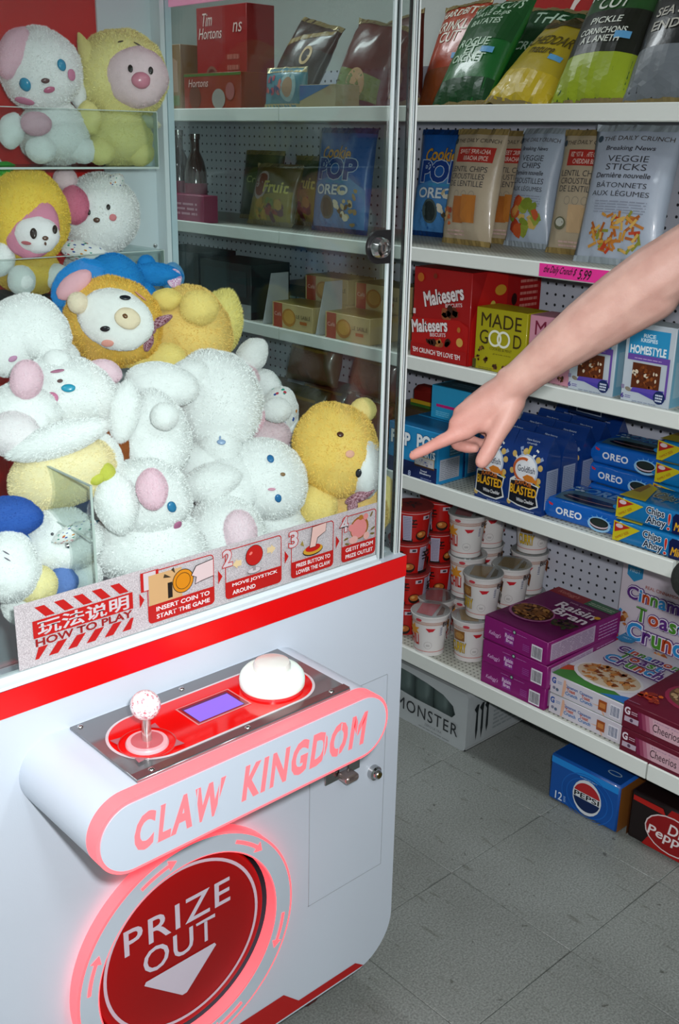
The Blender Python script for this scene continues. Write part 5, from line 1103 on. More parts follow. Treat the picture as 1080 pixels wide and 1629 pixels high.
place(simple_bag('dark green snack bag between the bottles and the fruit snacks behind the glass', 0.17, 0.20, 0.06, '#22361E', 13, lambda pr, w, h: pr.ell(0, h * .55, .05, .04, '#4A5A2A').text('Crisp', 0, h * .55, w * .5, '#A8B070', height=.025, bold=.04), GB), 2.05, 2.60, z4, 4, 10)
def bottle(lab, x, y, z, col, h):
    b = MB(); b.lathe([(0.030, 0), (0.033, 0.006), (0.033, h * 0.55), (0.026, h * 0.68), (0.013, h * 0.8), (0.013, h * 0.93), (0.0155, h * 0.94), (0.0155, h), (0, h)], mat(col, 0.08, 0, 0.6, 0, 0.5), seg=24); o = b.build('sauce_bottle'); tag(o, lab, 'bottle', 'dark bottles at the far end behind the glass')
    l = MB(); l.lathe([(0.0335, h * 0.10), (0.0338, h * 0.11), (0.0338, h * 0.42), (0.0335, h * 0.43)], mat('#8E2A4A', 0.5), seg=24); l.build('bottle_label', o); o.location = (x, y, z); return o
bottle('dark brown bottle at the far left behind the glass', 1.90, 2.79, z4, '#3A1408', 0.25); bottle('dark brown bottle second from the far left behind the glass', 1.90, 2.705, z4, '#451A0A', 0.24)
pkb, F_ = boxp('snack_box', 'low pink carton in front of the dark bottles behind the glass', 'snack box', 0.30, 0.075, 0.05, '#8E2A4E'); pr = Print(F_['front']); pr.lines(-0.12, 0.02, 0.12, 0.06, 3, '#C08A9A', 3); pr.build('front_print', pkb); place(pkb, 1.815, 2.70, z4)

# ---------------------------------------------------------------- top shelf: potato chip bags
z5 = DZ['top']
def chipdec(cols, words, wc='#D8D4C4', sub=None):
    def f(pr, w, h):
        for (v0, v1, c) in cols: pr.poly([(-w * .485, v0 * h), (w * .485, v0 * h), (w * .485, v1 * h), (-w * .485, v1 * h)], c)
        for (t, v, wd, ht) in words: pr.text(t, 0, v * h, wd * w, wc, height=ht, bold=0.03, shear=0.12)
        pr.rect(w * .18, h * .42, w * .36, h * .47, '#5A9AC8')
        if sub: sub(pr, w, h)
    return f
GT = 'potato chip bags on the top shelf'
place(simple_bag('orange-red crinkle chip bag beside the corner post', 0.17, 0.27, 0.07, '#A03A1A', 21, chipdec([(0.03, 0.35, '#7A3A14')], [('HARDBITE', .88, .8, .02), ('KRINKLE', .74, .75, .026), ('CUT', .63, .4, .026)]), GT, 'chip bag', 'chip_bag'), 2.045, 1.880, z5, -6, 22, -4)
place(simple_bag('bright green chip bag leaning next to the orange-red one', 0.185, 0.285, 0.075, '#0F5E22', 22, chipdec([(0.03, 0.22, '#0A3A16'), (0.55, 0.98, '#12481C')], [('KETTLE CUTS', .9, .8, .026), ('HAVE chips', .80, .6, .02), ('BATATES', .72, .5, .016), ('ROGUE', .52, .5, .02), ('ET', .45, .2, .018), ('OIGNET', .38, .55, .018)], '#B8D0B8'), GT, 'chip bag', 'chip_bag'), 1.925, 1.715, z5, -4, 34, -3)
place(simple_bag('dark green chip bag behind the bright green one', 0.17, 0.27, 0.06, '#0E4A1C', 23, chipdec([(0.6, 0.98, '#0C3A18')], [('THE', .85, .5, .03), ('CREAM', .55, .6, .022)], '#B0C8B4'), GT, 'chip bag', 'chip_bag'), 2.03, 1.655, z5, 4, 34, 6)
place(simple_bag('yellow chip bag slumped between the green bags', 0.185, 0.26, 0.08, '#A8941A', 24, chipdec([(0.03, 0.3, '#B8A01E'), (0.82, 0.97, '#3A3414')], [('CHEDDAR', .62, .7, .028), ('mature', .50, .4, .018)], '#4A3E10'), GT, 'chip bag', 'chip_bag', wr=1.8), 1.910, 1.545, z5, -6, 46, 6)
place(simple_bag('green and black dill pickle chip bag with lime base', 0.195, 0.30, 0.08, '#1E4A1C', 25, chipdec([(0.03, 0.33, '#8EA01E'), (0.33, 0.64, '#16180E')], [('HARDBITE', .95, .8, .022), ('BRAND', .88, .4, .012), ('KRINKLE', .80, .75, .028), ('CUT', .70, .4, .028), ('PICKLE', .56, .4, .014), ('CORNICHONS', .48, .6, .013), ('A L ANETH', .42, .5, .013)], '#D8DCD0'), GT, 'chip bag', 'chip_bag'), 1.905, 1.352, z5, -3, 30, -2)
place(simple_bag('black chip bag with grey base at the right end of the top shelf', 0.19, 0.29, 0.08, '#141414', 26, chipdec([(0.03, 0.36, '#6A7076')], [('KRINKLE', .86, .75, .026), ('CUT', .77, .4, .026), ('SEA SALT', .6, .6, .018), ('ENDIVE', .5, .6, .018)], '#B8B4A8'), GT, 'chip bag', 'chip_bag'), 1.895, 1.175, z5, -2, 26, -2)
place(simple_bag('brown crisp bag right behind the corner post', 0.19, 0.24, 0.08, '#4A1C10', 27, lambda pr, w, h: pr.ell(w * .02, h * .3, .05, .045, '#8A6A4A').ell(-w * .08, h * .33, .03, .03, '#B8A080'), GT, 'chip bag', 'chip_bag'), 2.06, 2.05, z5, 6, 16, -14)
place(simple_bag('dark red foil bag folded over, behind the glass', 0.17, 0.22, 0.09, '#55190E', 28, lambda pr, w, h: pr.poly([(-w * .4, h * .1), (w * .4, h * .1), (w * .4, h * .35), (-w * .4, h * .4)], '#6A7A3A').ell(0, h * .25, .03, .035, '#B8946A'), GT, 'chip bag', 'chip_bag', wr=1.8), 1.93, 2.06, z5, 8, 20, 10)
place(simple_bag('dark brown foil bag with gold stripes leaning behind the glass', 0.20, 0.25, 0.07, '#2A170C', 29, lambda pr, w, h: pr.poly([(-w * .4, h * .7), (w * .45, h * .95), (w * .45, h * .9), (-w * .4, h * .63)], '#8A7440').ell(w * .2, h * .6, .018, .026, '#C8A878').ell(w * .2, h * .6, .010, .018, '#2A170C').ell(-w * .1, h * .2, .04, .03, '#2A6A7A').crumbs(-w * .1, h * .2, .05, .04, 14, ['#8A2A2A', '#1E3A6A', '#A86A4A'], .008, .014, 4), GT, 'chip bag', 'chip_bag', wr=1.6), 1.95, 2.37, z5, -6, 24, 12)
td_, F_ = boxp('candy_box', 'blue and beige candy box behind the glass on the top shelf', 'candy box', 0.13, 0.055, 0.08, '#9A8A62'); pr = Print(F_['front']); pr.poly([(-0.064, 0.054), (0.05, 0.054), (-0.064, 0.018)], '#1E5A8E'); pr.build('front_print', td_); place(td_, 1.815, 2.07, z5)
cb_, fn_ = bagp('candy_bag', 'teal candy bag with round label behind the glass', 'candy bag', 0.16, 0.10, 0.05, '#3A7A88', 'snack bags seen through the glass', 31); pr = Print(fn_, mx=0.018, h0=0.0008); pr.ell(0.03, 0.05, 0.028, 0.034, '#8AA8A8').ell(0.03, 0.05, 0.018, 0.024, '#9A7A58').crumbs(-0.03, 0.05, 0.04, 0.03, 14, ['#A83A4A', '#23406A', '#C86A5A'], 0.006, 0.012, 3); pr.build('front_print', cb_); place(cb_, 1.835, 2.215, z5, 0, 6)
def cof(lab, w, h, d, col, x, y, z, words, dec=None):
    o, F_ = boxp('coffee_box', lab, 'coffee box', w, h, d, col, 'red coffee and doughnut boxes behind the glass'); pr = Print(F_['front'])
    if dec: dec(pr, w, h)
    for (t, u, v, wd, ht) in words: pr.text(t, u, v, wd, '#D8B8B0', height=ht, shear=0.2)
    pr.build('front_print', o); place(o, x, y, z)
def d_don(pr, w, h): pr.ell(-w * .2, h * .32, .032, .036, '#7A4A3A').ell(-w * .2, h * .32, .024, .028, '#5A1410').lines(w * .12, h * .2, w * .36, h * .6, 4, '#A85A50', 3)
cof('tall red coffee box with white script, back of the top shelf behind the glass', 0.24, 0.285, 0.10, '#8E0E10', 1.99, 2.69, z5 + 0.0, [('Tim', -0.066, 0.252, 0.05, 0.034), ('Hortons', -0.050, 0.215, 0.11, 0.030), ('ns', 0.08, 0.225, 0.04, 0.025)], d_don)
cof('wide red coffee box at the front of the top shelf behind the glass', 0.26, 0.095, 0.10, '#8A2A14', 1.83, 2.52, z5, [('Hortons', -0.06, 0.07, 0.09, 0.02)], lambda pr, w, h: (pr.rect(-w / 2, h - .008, w / 2, h - .001, '#4A6A2A'), pr.ell(-w * .3, h * .35, .028, .030, '#6A3A2A'), pr.ell(w * .12, h * .3, .03, .026, '#9A948E'), pr.ell(w * .32, h * .5, .02, .022, '#A05A5A')))
cof('beige cocoa box at the far left of the top shelf behind the glass', 0.15, 0.19, 0.10, '#7A5A34', 1.96, 2.93, z5, [], lambda pr, w, h: (pr.poly([(-w * .4, h * .3), (w * .4, h * .3), (w * .4, h * .75), (0, h * .9), (-w * .4, h * .75)], '#9A7A64'), pr.rect(-w * .45, h * .1, w * .45, h * .25, '#5A6A3A')))
cof('dark red box at the far end of the top shelf behind the glass', 0.15, 0.17, 0.09, '#5E1410', 1.86, 3.06, z5, [], lambda pr, w, h: pr.rect(-w * .4, h * .2, w * .4, h * .5, '#6A5A3A'))

# ---------------------------------------------------------------- third and second shelf behind the glass: shortbread trays, loaves
def sable(lab, x, y, z, rz=0):
    w, h, d = 0.165, 0.066, 0.10
    o, F_ = boxp('shortbread_box', lab, 'biscuit box', w, h, d, '#B8A272', 'cream shortbread boxes behind the glass'); pr = Print(F_['front'])
    pr.rect(-0.076, 0.0, -0.040, h - 0.001, '#A02A28').text('Café', -0.058, 0.036, 0.028, '#D8B0A8', height=0.010).ell(-0.012, 0.030, 0.028, 0.024, '#A86A24').ell(-0.010, 0.032, 0.022, 0.018, '#C08A3A').text('LE SABLÉ', 0.048, 0.038, 0.056, '#5A5034', height=0.012, bold=0.02).rect(0.034, 0.018, 0.062, 0.026, '#A85A24'); pr.build('front_print', o)
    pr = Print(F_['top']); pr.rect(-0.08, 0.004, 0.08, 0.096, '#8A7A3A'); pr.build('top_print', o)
    place(o, x, y, z, rz); return o
sable('cream shortbread box on the left behind the glass', 1.822, 2.17, z3); sable('cream shortbread box on the right behind the glass', 1.822, 1.955, z3)
sable('upper cream shortbread box stacked behind the left one', 1.925, 2.15, z3 + 0.0665, 2); sable('lower cream shortbread box under the rear one', 1.925, 2.15, z3, 0); sable('cream shortbread box behind the right one', 1.925, 1.955, z3, -2); sable('upper cream shortbread box stacked behind the right one', 1.925, 1.955, z3 + 0.0665, 0)
for i, y in enumerate((2.065, 2.285)):
    dv = MB(); dv.prism([(1.815, 0.0), (1.905, 0.0), (1.905, 0.135), (1.845, 0.135)], -0.001, 0.001, mat('#B4B8BC', 0.5)); dv.v = [(a, b, c) for a, b, c in dv.v]
    o = dv.build('tray_divider'); tag(o, ('white cardboard divider between the two shortbread boxes', 'white cardboard divider left of the shortbread boxes')[i], 'divider', 'white tray dividers'); o.location = (0, y, z3)
dk, F_ = boxp('display_box', 'dark green display box with pale front behind the glass', 'display box', 0.24, 0.150, 0.14, '#1E2A2C'); pr = Print(F_['front']); pr.rect(-0.119, 0.001, 0.119, 0.040, '#8A9090').text('Farmers', 0.05, 0.022, 0.07, '#A03A3A', height=0.014, bold=0.03).rect(-0.10, 0.06, 0.10, 0.13, '#26383C'); pr.build('front_print', dk); place(dk, 1.83, 2.475, z3)
tl, F_ = boxp('display_box', 'teal box stacked at the back above the shortbread', 'display box', 0.20, 0.075, 0.12, '#1A4A58'); pr = Print(F_['front']); pr.lines(-0.06, 0.02, 0.08, 0.05, 2, '#6A9AA8', 4); pr.build('front_print', tl); place(tl, 2.045, 2.42, z3)
def loaf(lab, x, y, z, col, seed, rz=0):
    o = simple_bag(lab, 0.20, 0.125, 0.09, col, seed, lambda pr, w, h: pr.poly([(-w * .4, h * .15), (w * .4, h * .12), (w * .3, h * .7), (-w * .35, h * .75)], '#6A4A2E').poly([(-w * .4, h * .74), (w * .36, h * .70), (w * .36, h * .76), (-w * .4, h * .80)], '#8A6A2A'), 'bread bags behind the glass', 'bread bag', 'bread_bag', crimp=None, wr=2.0); place(o, x, y, z, rz, 12); return o
loaf('olive-brown bread bag low behind the glass', 1.88, 2.20, z2, '#4E4422', 41); loaf('brown bread bag behind the olive one', 1.99, 2.22, z2 + 0.0, '#5A3A22', 42, 6); loaf('pinkish bread bag next to the corner post', 1.90, 1.975, z2, '#7A4038', 43, -5)
loaf('olive-brown bread bag lying on the lower ones behind the glass', 1.93, 2.21, z2 + 0.125, '#5A4A24', 44, 4); loaf('reddish bread bag on top next to the corner post', 1.95, 1.985, z2 + 0.125, '#6E3A34', 45, -4)
loaf('brown bread bag on the left of the bread pile behind the glass', 1.90, 2.42, z2, '#4A3A24', 46, 3)
d2, F_ = boxp('display_box', 'dark teal display box at the far left behind the glass', 'display box', 0.26, 0.16, 0.14, '#17262A'); pr = Print(F_['front']); pr.rect(-0.11, 0.05, 0.11, 0.14, '#22363C').lines(-0.08, 0.015, 0.08, 0.035, 1, '#8A4A3A', 4); pr.build('front_print', d2); place(d2, 1.84, 2.75, z3)
bo, F_ = boxp('snack_box', 'dark green carton with pale letters above the yellow plush', 'snack box', 0.16, 0.03, 0.12, '#2A4A42'); pr = Print(F_['top']); pr.text('BOX', 0.0, 0.05, 0.08, '#8FB0A4', height=0.03, bold=0.04); pr.build('top_print', bo); place(bo, 1.805, 1.83, z2)
# ================================================================== HOW-TO-PLAY STRIP ON THE WINDOW
SY = PY0 - 0.0010; SZ0, SZ1 = 0.8625, 0.9450
def sx(px, py): return aty(px, py, SY).x
SX0, SX1 = 0.479, 1.0590
def glitter():
    m = bpy.data.materials.new('silver_glitter_film'); m.use_nodes = True; nt = m.node_tree; b = nt.nodes['Principled BSDF']
    tc = nt.nodes.new('ShaderNodeTexCoord'); n = nt.nodes.new('ShaderNodeTexNoise'); n.inputs['Scale'].default_value = 900; nt.links.new(tc.outputs['Object'], n.inputs['Vector'])
    r = nt.nodes.new('ShaderNodeValToRGB'); nt.links.new(n.outputs['Fac'], r.inputs[0]); e = r.color_ramp.elements
    e[0].position = 0.35; e[0].color = rgb('#9E999C'); e[1].position = 0.68; e[1].color = rgb('#D2CED0'); nt.links.new(r.outputs[0], b.inputs['Base Color'])
    b.inputs['Roughness'].default_value = 0.4; b.inputs['Metallic'].default_value = 0.15; return m
st = MB(); st.box((SX0, SY, SZ0), (SX1, PY0, SZ1), glitter()); sto = st.build('instruction_strip'); tag(sto, 'silver how-to-play strip with four red panels on the machine window', 'instruction strip')
S = Print(lambda u, v, k: (u, SY - k, v), rough=0.45, step=0.0001, h0=0.0002)
SR = mat('#A81512', 0.45); SIL = mat('#B9B2B5', 0.45); BLK = '#17130F'
H = SZ1 - SZ0; Z = lambda t: SZ0 + H * t
tx0, tx1 = 0.499, 0.634
for zt0, zt1, k in ((0.72, 0.90, -1), (0.10, 0.28, 1)):
    for i in range(6):
        a = tx0 + (tx1 - tx0) * (i - 0.3) / 5.4; w_ = 0.0125; s_ = 0.013 * k
        q = [(a, Z(zt0)), (a + w_, Z(zt0)), (a + w_ + s_, Z(zt1)), (a + s_, Z(zt1))]
        q = [(min(max(x, tx0), tx1), z) for x, z in q]; S.poly(q, SR) if abs(q[1][0] - q[0][0]) > 0.002 and abs(q[2][0] - q[3][0]) > 0.002 else None
S.rect(tx0, Z(0.43), tx1, Z(0.70), SR).text('玩法说明', (tx0 + tx1) / 2, Z(0.565), 0.122, SIL, height=0.0185, bold=0.045)
S.text('HOW TO PLAY', (tx0 + tx1) / 2, Z(0.355), 0.130, mat('#861312', 0.5), height=0.0092, bold=0.06)
panels = [(0.655, 0.758), (0.775, 0.872), (0.888, 0.968), (0.983, 1.052)]
words = [('INSERT COIN TO', 'START THE GAME'), ('MOVE JOYSTICK', 'AROUND'), ('PRESS BUTTON TO', 'LOWER THE CLAW'), ('GETIT FROM', 'PRIZE OUTLET')]
for i, ((a, b), (t1, t2)) in enumerate(zip(panels, words)):
    w_ = b - a
    S.loops([rrect(a, Z(0.08), b, Z(0.94), 0.006, 4), rrect(a + 0.0013, Z(0.08) + 0.0013, b - 0.0013, Z(0.94) - 0.0013, 0.005, 4)], SR)
    S.poly(rrect(a, Z(0.08), b, Z(0.38), [0.006, 0.006, 0.0, 0.0], 4), SR)
    S.text(t1, a + 0.52 * w_, Z(0.295), 0.80 * w_, '#D6CFD0', height=0.0058, bold=0.05)
    if t2 == 'AROUND': S.text(t2, a + 0.12 * w_, Z(0.17), 0.40 * w_, '#D6CFD0', height=0.0058, bold=0.05, align='l')
    else: S.text(t2, a + 0.52 * w_, Z(0.17), 0.80 * w_, '#D6CFD0', height=0.0058, bold=0.05)
    S.text(str(i + 1), a + 0.004, Z(0.80), 0.014 if i else 0.012, SR, height=0.022, bold=0.12).text(str(i + 1), a + 0.004, Z(0.80), 0.014 if i else 0.012, SIL, height=0.022, bold=0.05)
    if i < 3: pass
    S.poly([(a - 0.012, Z(0.40)), (a - 0.012, Z(0.64)), (a - 0.005, Z(0.52))], SR)
    c = a + 0.5 * w_; z = Z(0.64)
    if i == 0:
        S.rect(a + 0.002, Z(0.385), a + 0.052, Z(0.88), '#B99668').rect(a + 0.030, Z(0.42), a + 0.037, Z(0.68), BLK)
        S.ell(c + 0.002, z, 0.0165, 0.0165, BLK).ell(c + 0.002, z, 0.0155, 0.0155, '#C07A10').ring(c + 0.002, z, 0.0115, 0.0115, 0.0008, BLK)
        S.poly([(c + 0.014, z + 0.004), (c + 0.022, z + 0.016), (b - 0.002, z + 0.019), (b - 0.002, z - 0.006), (c + 0.030, z - 0.008), (c + 0.020, z - 0.010), (c + 0.022, z)], BLK).poly([(c + 0.0155, z + 0.004), (c + 0.023, z + 0.015), (b - 0.002, z + 0.018), (b - 0.002, z - 0.005), (c + 0.030, z - 0.007), (c + 0.021, z - 0.009), (c + 0.023, z)], '#C6B4B4')
        for q in ([(c - 0.028, z + 0.012), (c - 0.016, z + 0.010), (c - 0.026, z + 0.017)], [(c - 0.016, z + 0.020), (c - 0.010, z + 0.014), (c - 0.012, z + 0.023)]): S.poly(q, '#3A3020')
    elif i == 1:
        S.ell(c, Z(0.45), 0.012, 0.0045, '#6A6466').ell(c, Z(0.455), 0.011, 0.0038, '#B9B2B5').rect(c - 0.0025, Z(0.45), c + 0.0025, Z(0.62), '#8A8284').ell(c, Z(0.72), 0.0150, 0.0150, BLK).ell(c, Z(0.72), 0.0143, 0.0143, '#A81814').ell(c - 0.006, Z(0.77), 0.003, 0.002, '#D06A60', rot=30)
        for s_, dz in ((-1, -0.003), (1, 0.003)): S.poly([(c + s_ * 0.022, Z(0.70) + dz - 0.004), (c + s_ * 0.029, Z(0.70) + dz - 0.004), (c + s_ * 0.029, Z(0.70) + dz - 0.007), (c + s_ * 0.037, Z(0.70) + dz), (c + s_ * 0.029, Z(0.70) + dz + 0.007), (c + s_ * 0.029, Z(0.70) + dz + 0.004), (c + s_ * 0.022, Z(0.70) + dz + 0.004)], '#C9B48A')
    elif i == 2:
        S.ell(c, Z(0.50), 0.0190, 0.0080, BLK).ell(c, Z(0.51), 0.0182, 0.0072, '#B88A2A').ell(c, Z(0.54), 0.0142, 0.0054, '#A81814')
        S.poly([(c - 0.007, Z(0.55)), (c + 0.005, Z(0.55)), (c + 0.009, Z(0.70)), (c + 0.024, Z(0.78)), (c + 0.026, Z(0.94)), (c - 0.002, Z(0.93)), (c - 0.004, Z(0.75))], BLK).poly([(c - 0.0062, Z(0.56)), (c + 0.0042, Z(0.56)), (c + 0.008, Z(0.71)), (c + 0.0232, Z(0.785)), (c + 0.025, Z(0.935)), (c - 0.0012, Z(0.92)), (c - 0.0032, Z(0.75))], '#C9A8A0')
        for q in ([(c - 0.024, z + 0.002), (c - 0.017, z - 0.002), (c - 0.020, z + 0.008)],): S.poly(q, '#8A7A3A')
    else:
        # a plain pink soft toy jumping out, without any face
        S.ell(c, Z(0.66), 0.0185, 0.0175, '#8A5A1E').ell(c - 0.001, Z(0.65), 0.0160, 0.0150, '#C77A78').ell(c - 0.017, Z(0.70), 0.0055, 0.0055, '#C77A78').ell(c + 0.012, Z(0.84), 0.005, 0.005, '#C77A78')
        S.ell(c - 0.012, Z(0.46), 0.009, 0.006, '#C99A92').ell(c + 0.014, Z(0.47), 0.006, 0.006, '#C99A92').ell(c + 0.002, Z(0.85), 0.0045, 0.0040, '#9A641E')
        for (x, zz, r_) in ((c - 0.027, Z(0.52), 10), (c - 0.025, Z(0.42), -20), (c + 0.027, Z(0.58), 20), (c + 0.026, Z(0.48), -10), (c + 0.023, Z(0.86), 60)): S.ell(x, zz, 0.005, 0.0018, '#6A5A2A', rot=r_, n=6)
S.build('strip_print', sto)

# ================================================================== SOFT TOYS
def fuzz_master(name, shape, seed, nspk=13000, fur=0.046, sub=4):
    R = random.Random(seed); bm = bmesh.new(); bmesh.ops.create_icosphere(bm, subdivisions=sub, radius=1.0); sd = Vector((seed, seed * 2.3, seed * 0.7))
    def form(d):
        x, y, z = d
        if shape == 'pear': k = 1.0 - 0.20 * z; x, y = x * k, y * k
        elif shape == 'drop': k = 0.62 - 0.38 * z; x, y = x * k * 1.0, y * k
        elif shape == 'cap': z = z * (0.78 + 0.22 * abs(z)); k = 1.06 - 0.06 * z * z; x, y = x * k, y * k
        q = 1 + 0.055 * noise.noise(d * 1.6 + sd) + 0.028 * noise.noise(d * 4.5 + sd) + 0.010 * noise.noise(d * 14 + sd)
        return Vector((x, y, z)) * q
    for v in bm.verts: v.co = form(v.co.normalized())
    me = bpy.data.meshes.new(name); bm.normal_update(); bm.verts.index_update()
    V = [v.co[:] for v in bm.verts]; Fc = [tuple(v.index for v in f.verts) for f in bm.faces]; bm.free(); nb = len(Fc)
    for i in range(nspk):
        z = R.uniform(-1, 1); t = R.uniform(0, 6.2832); r = math.sqrt(1 - z * z); d = Vector((r * math.cos(t), r * math.sin(t), z)); p = form(d)
        tn = Vector((R.gauss(0, 1), R.gauss(0, 1), R.gauss(0, 1))); tn = (tn - d * tn.dot(d)).normalized()
        L = fur * R.uniform(0.55, 1.2); wd = 0.012 * R.uniform(0.7, 1.4); tip = p + d * L * 0.85 + tn * L * 0.75; sdv = d.cross(tn) * wd; k = len(V); b0 = p - d * 0.02
        V += [(b0 - sdv)[:], (b0 + sdv)[:], tip[:]]; Fc.append((k, k + 1, k + 2))
    me.from_pydata(V, [], Fc); me.polygons.foreach_set('use_smooth', [True] * nb + [False] * nspk); me.materials.append(None); me.update(); return me
FM = {'ball': [fuzz_master('plush_ball', 'ball', s) for s in (1, 2, 3)], 'pear': [fuzz_master('plush_pear', 'pear', s) for s in (4, 5)], 'drop': [fuzz_master('plush_drop', 'drop', 6, 9000, 0.075)], 'cap': [fuzz_master('plush_limb', 'cap', 7, 9000, 0.085), fuzz_master('plush_limb', 'cap', 8, 9000, 0.085)]}
FM['ball_s'] = [fuzz_master('plush_ball_small', 'ball', s, 9000, 0.085) for s in (14, 15)]
FM['smooth'] = [fuzz_master('stitched_patch', 'ball', 11, 0, sub=3)]
FM['flat'] = [fuzz_master('short_pile_patch', 'ball', 12, 7000, 0.022)]
_PM = {}
def plushm(h, dots=None):
    k = (h, dots)
    if k in _PM: return _PM[k]
    m = bpy.data.materials.new('plush_' + h.lstrip('#')); m.use_nodes = True; nt = m.node_tree; nt.nodes.clear()
    out = nt.nodes.new('ShaderNodeOutputMaterial'); df = nt.nodes.new('ShaderNodeBsdfDiffuse'); tl_ = nt.nodes.new('ShaderNodeBsdfTranslucent'); mx = nt.nodes.new('ShaderNodeMixShader'); mx.inputs[0].default_value = 0.14
    tc = nt.nodes.new('ShaderNodeTexCoord'); n = nt.nodes.new('ShaderNodeTexNoise'); n.inputs['Scale'].default_value = 7; n.inputs['Detail'].default_value = 5; nt.links.new(tc.outputs['Object'], n.inputs['Vector'])
    hs = nt.nodes.new('ShaderNodeHueSaturation'); hs.inputs['Color'].default_value = rgb(h); mr = nt.nodes.new('ShaderNodeMapRange'); mr.inputs['To Min'].default_value = 0.93; mr.inputs['To Max'].default_value = 1.05
    nt.links.new(n.outputs['Fac'], mr.inputs['Value']); nt.links.new(mr.outputs[0], hs.inputs['Value']); src = hs.outputs[0]
    if dots:
        vo = nt.nodes.new('ShaderNodeTexVoronoi'); vo.inputs['Scale'].default_value = dots; nt.links.new(tc.outputs['Object'], vo.inputs['Vector'])
        lt = nt.nodes.new('ShaderNodeMath'); lt.operation = 'LESS_THAN'; lt.inputs[1].default_value = 0.27; nt.links.new(vo.outputs['Distance'], lt.inputs[0])
        cr = nt.nodes.new('ShaderNodeValToRGB'); cr.color_ramp.interpolation = 'CONSTANT'; nt.links.new(vo.outputs['Color'], cr.inputs[0]); e = cr.color_ramp.elements
        e[0].position = 0; e[0].color = rgb('#C84A5A'); e[1].position = 0.3; e[1].color = rgb('#3A5AA8'); e.new(0.55).color = rgb('#3AA08A'); e.new(0.75).color = rgb('#D8923A')
        mc = nt.nodes.new('ShaderNodeMix'); mc.data_type = 'RGBA'; nt.links.new(lt.outputs[0], mc.inputs[0]); nt.links.new(src, mc.inputs[6]); nt.links.new(cr.outputs[0], mc.inputs[7]); src = mc.outputs[2]
    nt.links.new(src, df.inputs[0]); nt.links.new(src, tl_.inputs[0]); nt.links.new(df.outputs[0], mx.inputs[1]); nt.links.new(tl_.outputs[0], mx.inputs[2]); nt.links.new(mx.outputs[0], out.inputs[0])
    _PM[k] = m; return m
def plaidm(a='#6E1E34', b='#C9A0AC'):
    k = ('plaid', a, b)
    if k in _PM: return _PM[k]
    m = mat(a, 0.7, key=k); nt = m.node_tree; bs = nt.nodes['Principled BSDF']; tc = nt.nodes.new('ShaderNodeTexCoord'); br = nt.nodes.new('ShaderNodeTexChecker'); br.inputs['Scale'].default_value = 5
    br.inputs[1].default_value = rgb(a); br.inputs[2].default_value = rgb(b); nt.links.new(tc.outputs['Object'], br.inputs['Vector']); nt.links.new(br.outputs[0], bs.inputs['Base Color']); _PM[k] = m; return m
_cnt = [0]
def frame(roll, yawd=0):
    """axes of a toy part: x across, z up, y away, turned by roll in the picture and yaw about its own z"""
    c, s_ = math.cos(rad(roll)), math.sin(rad(roll))
    X = RGT * c + UPV * s_; Zv = UPV * c - RGT * s_; Yv = FWD
    if yawd: cy, sy_ = math.cos(rad(yawd)), math.sin(rad(yawd)); X, Yv = X * cy + Yv * sy_, Yv * cy - X * sy_
    return X, Yv, Zv
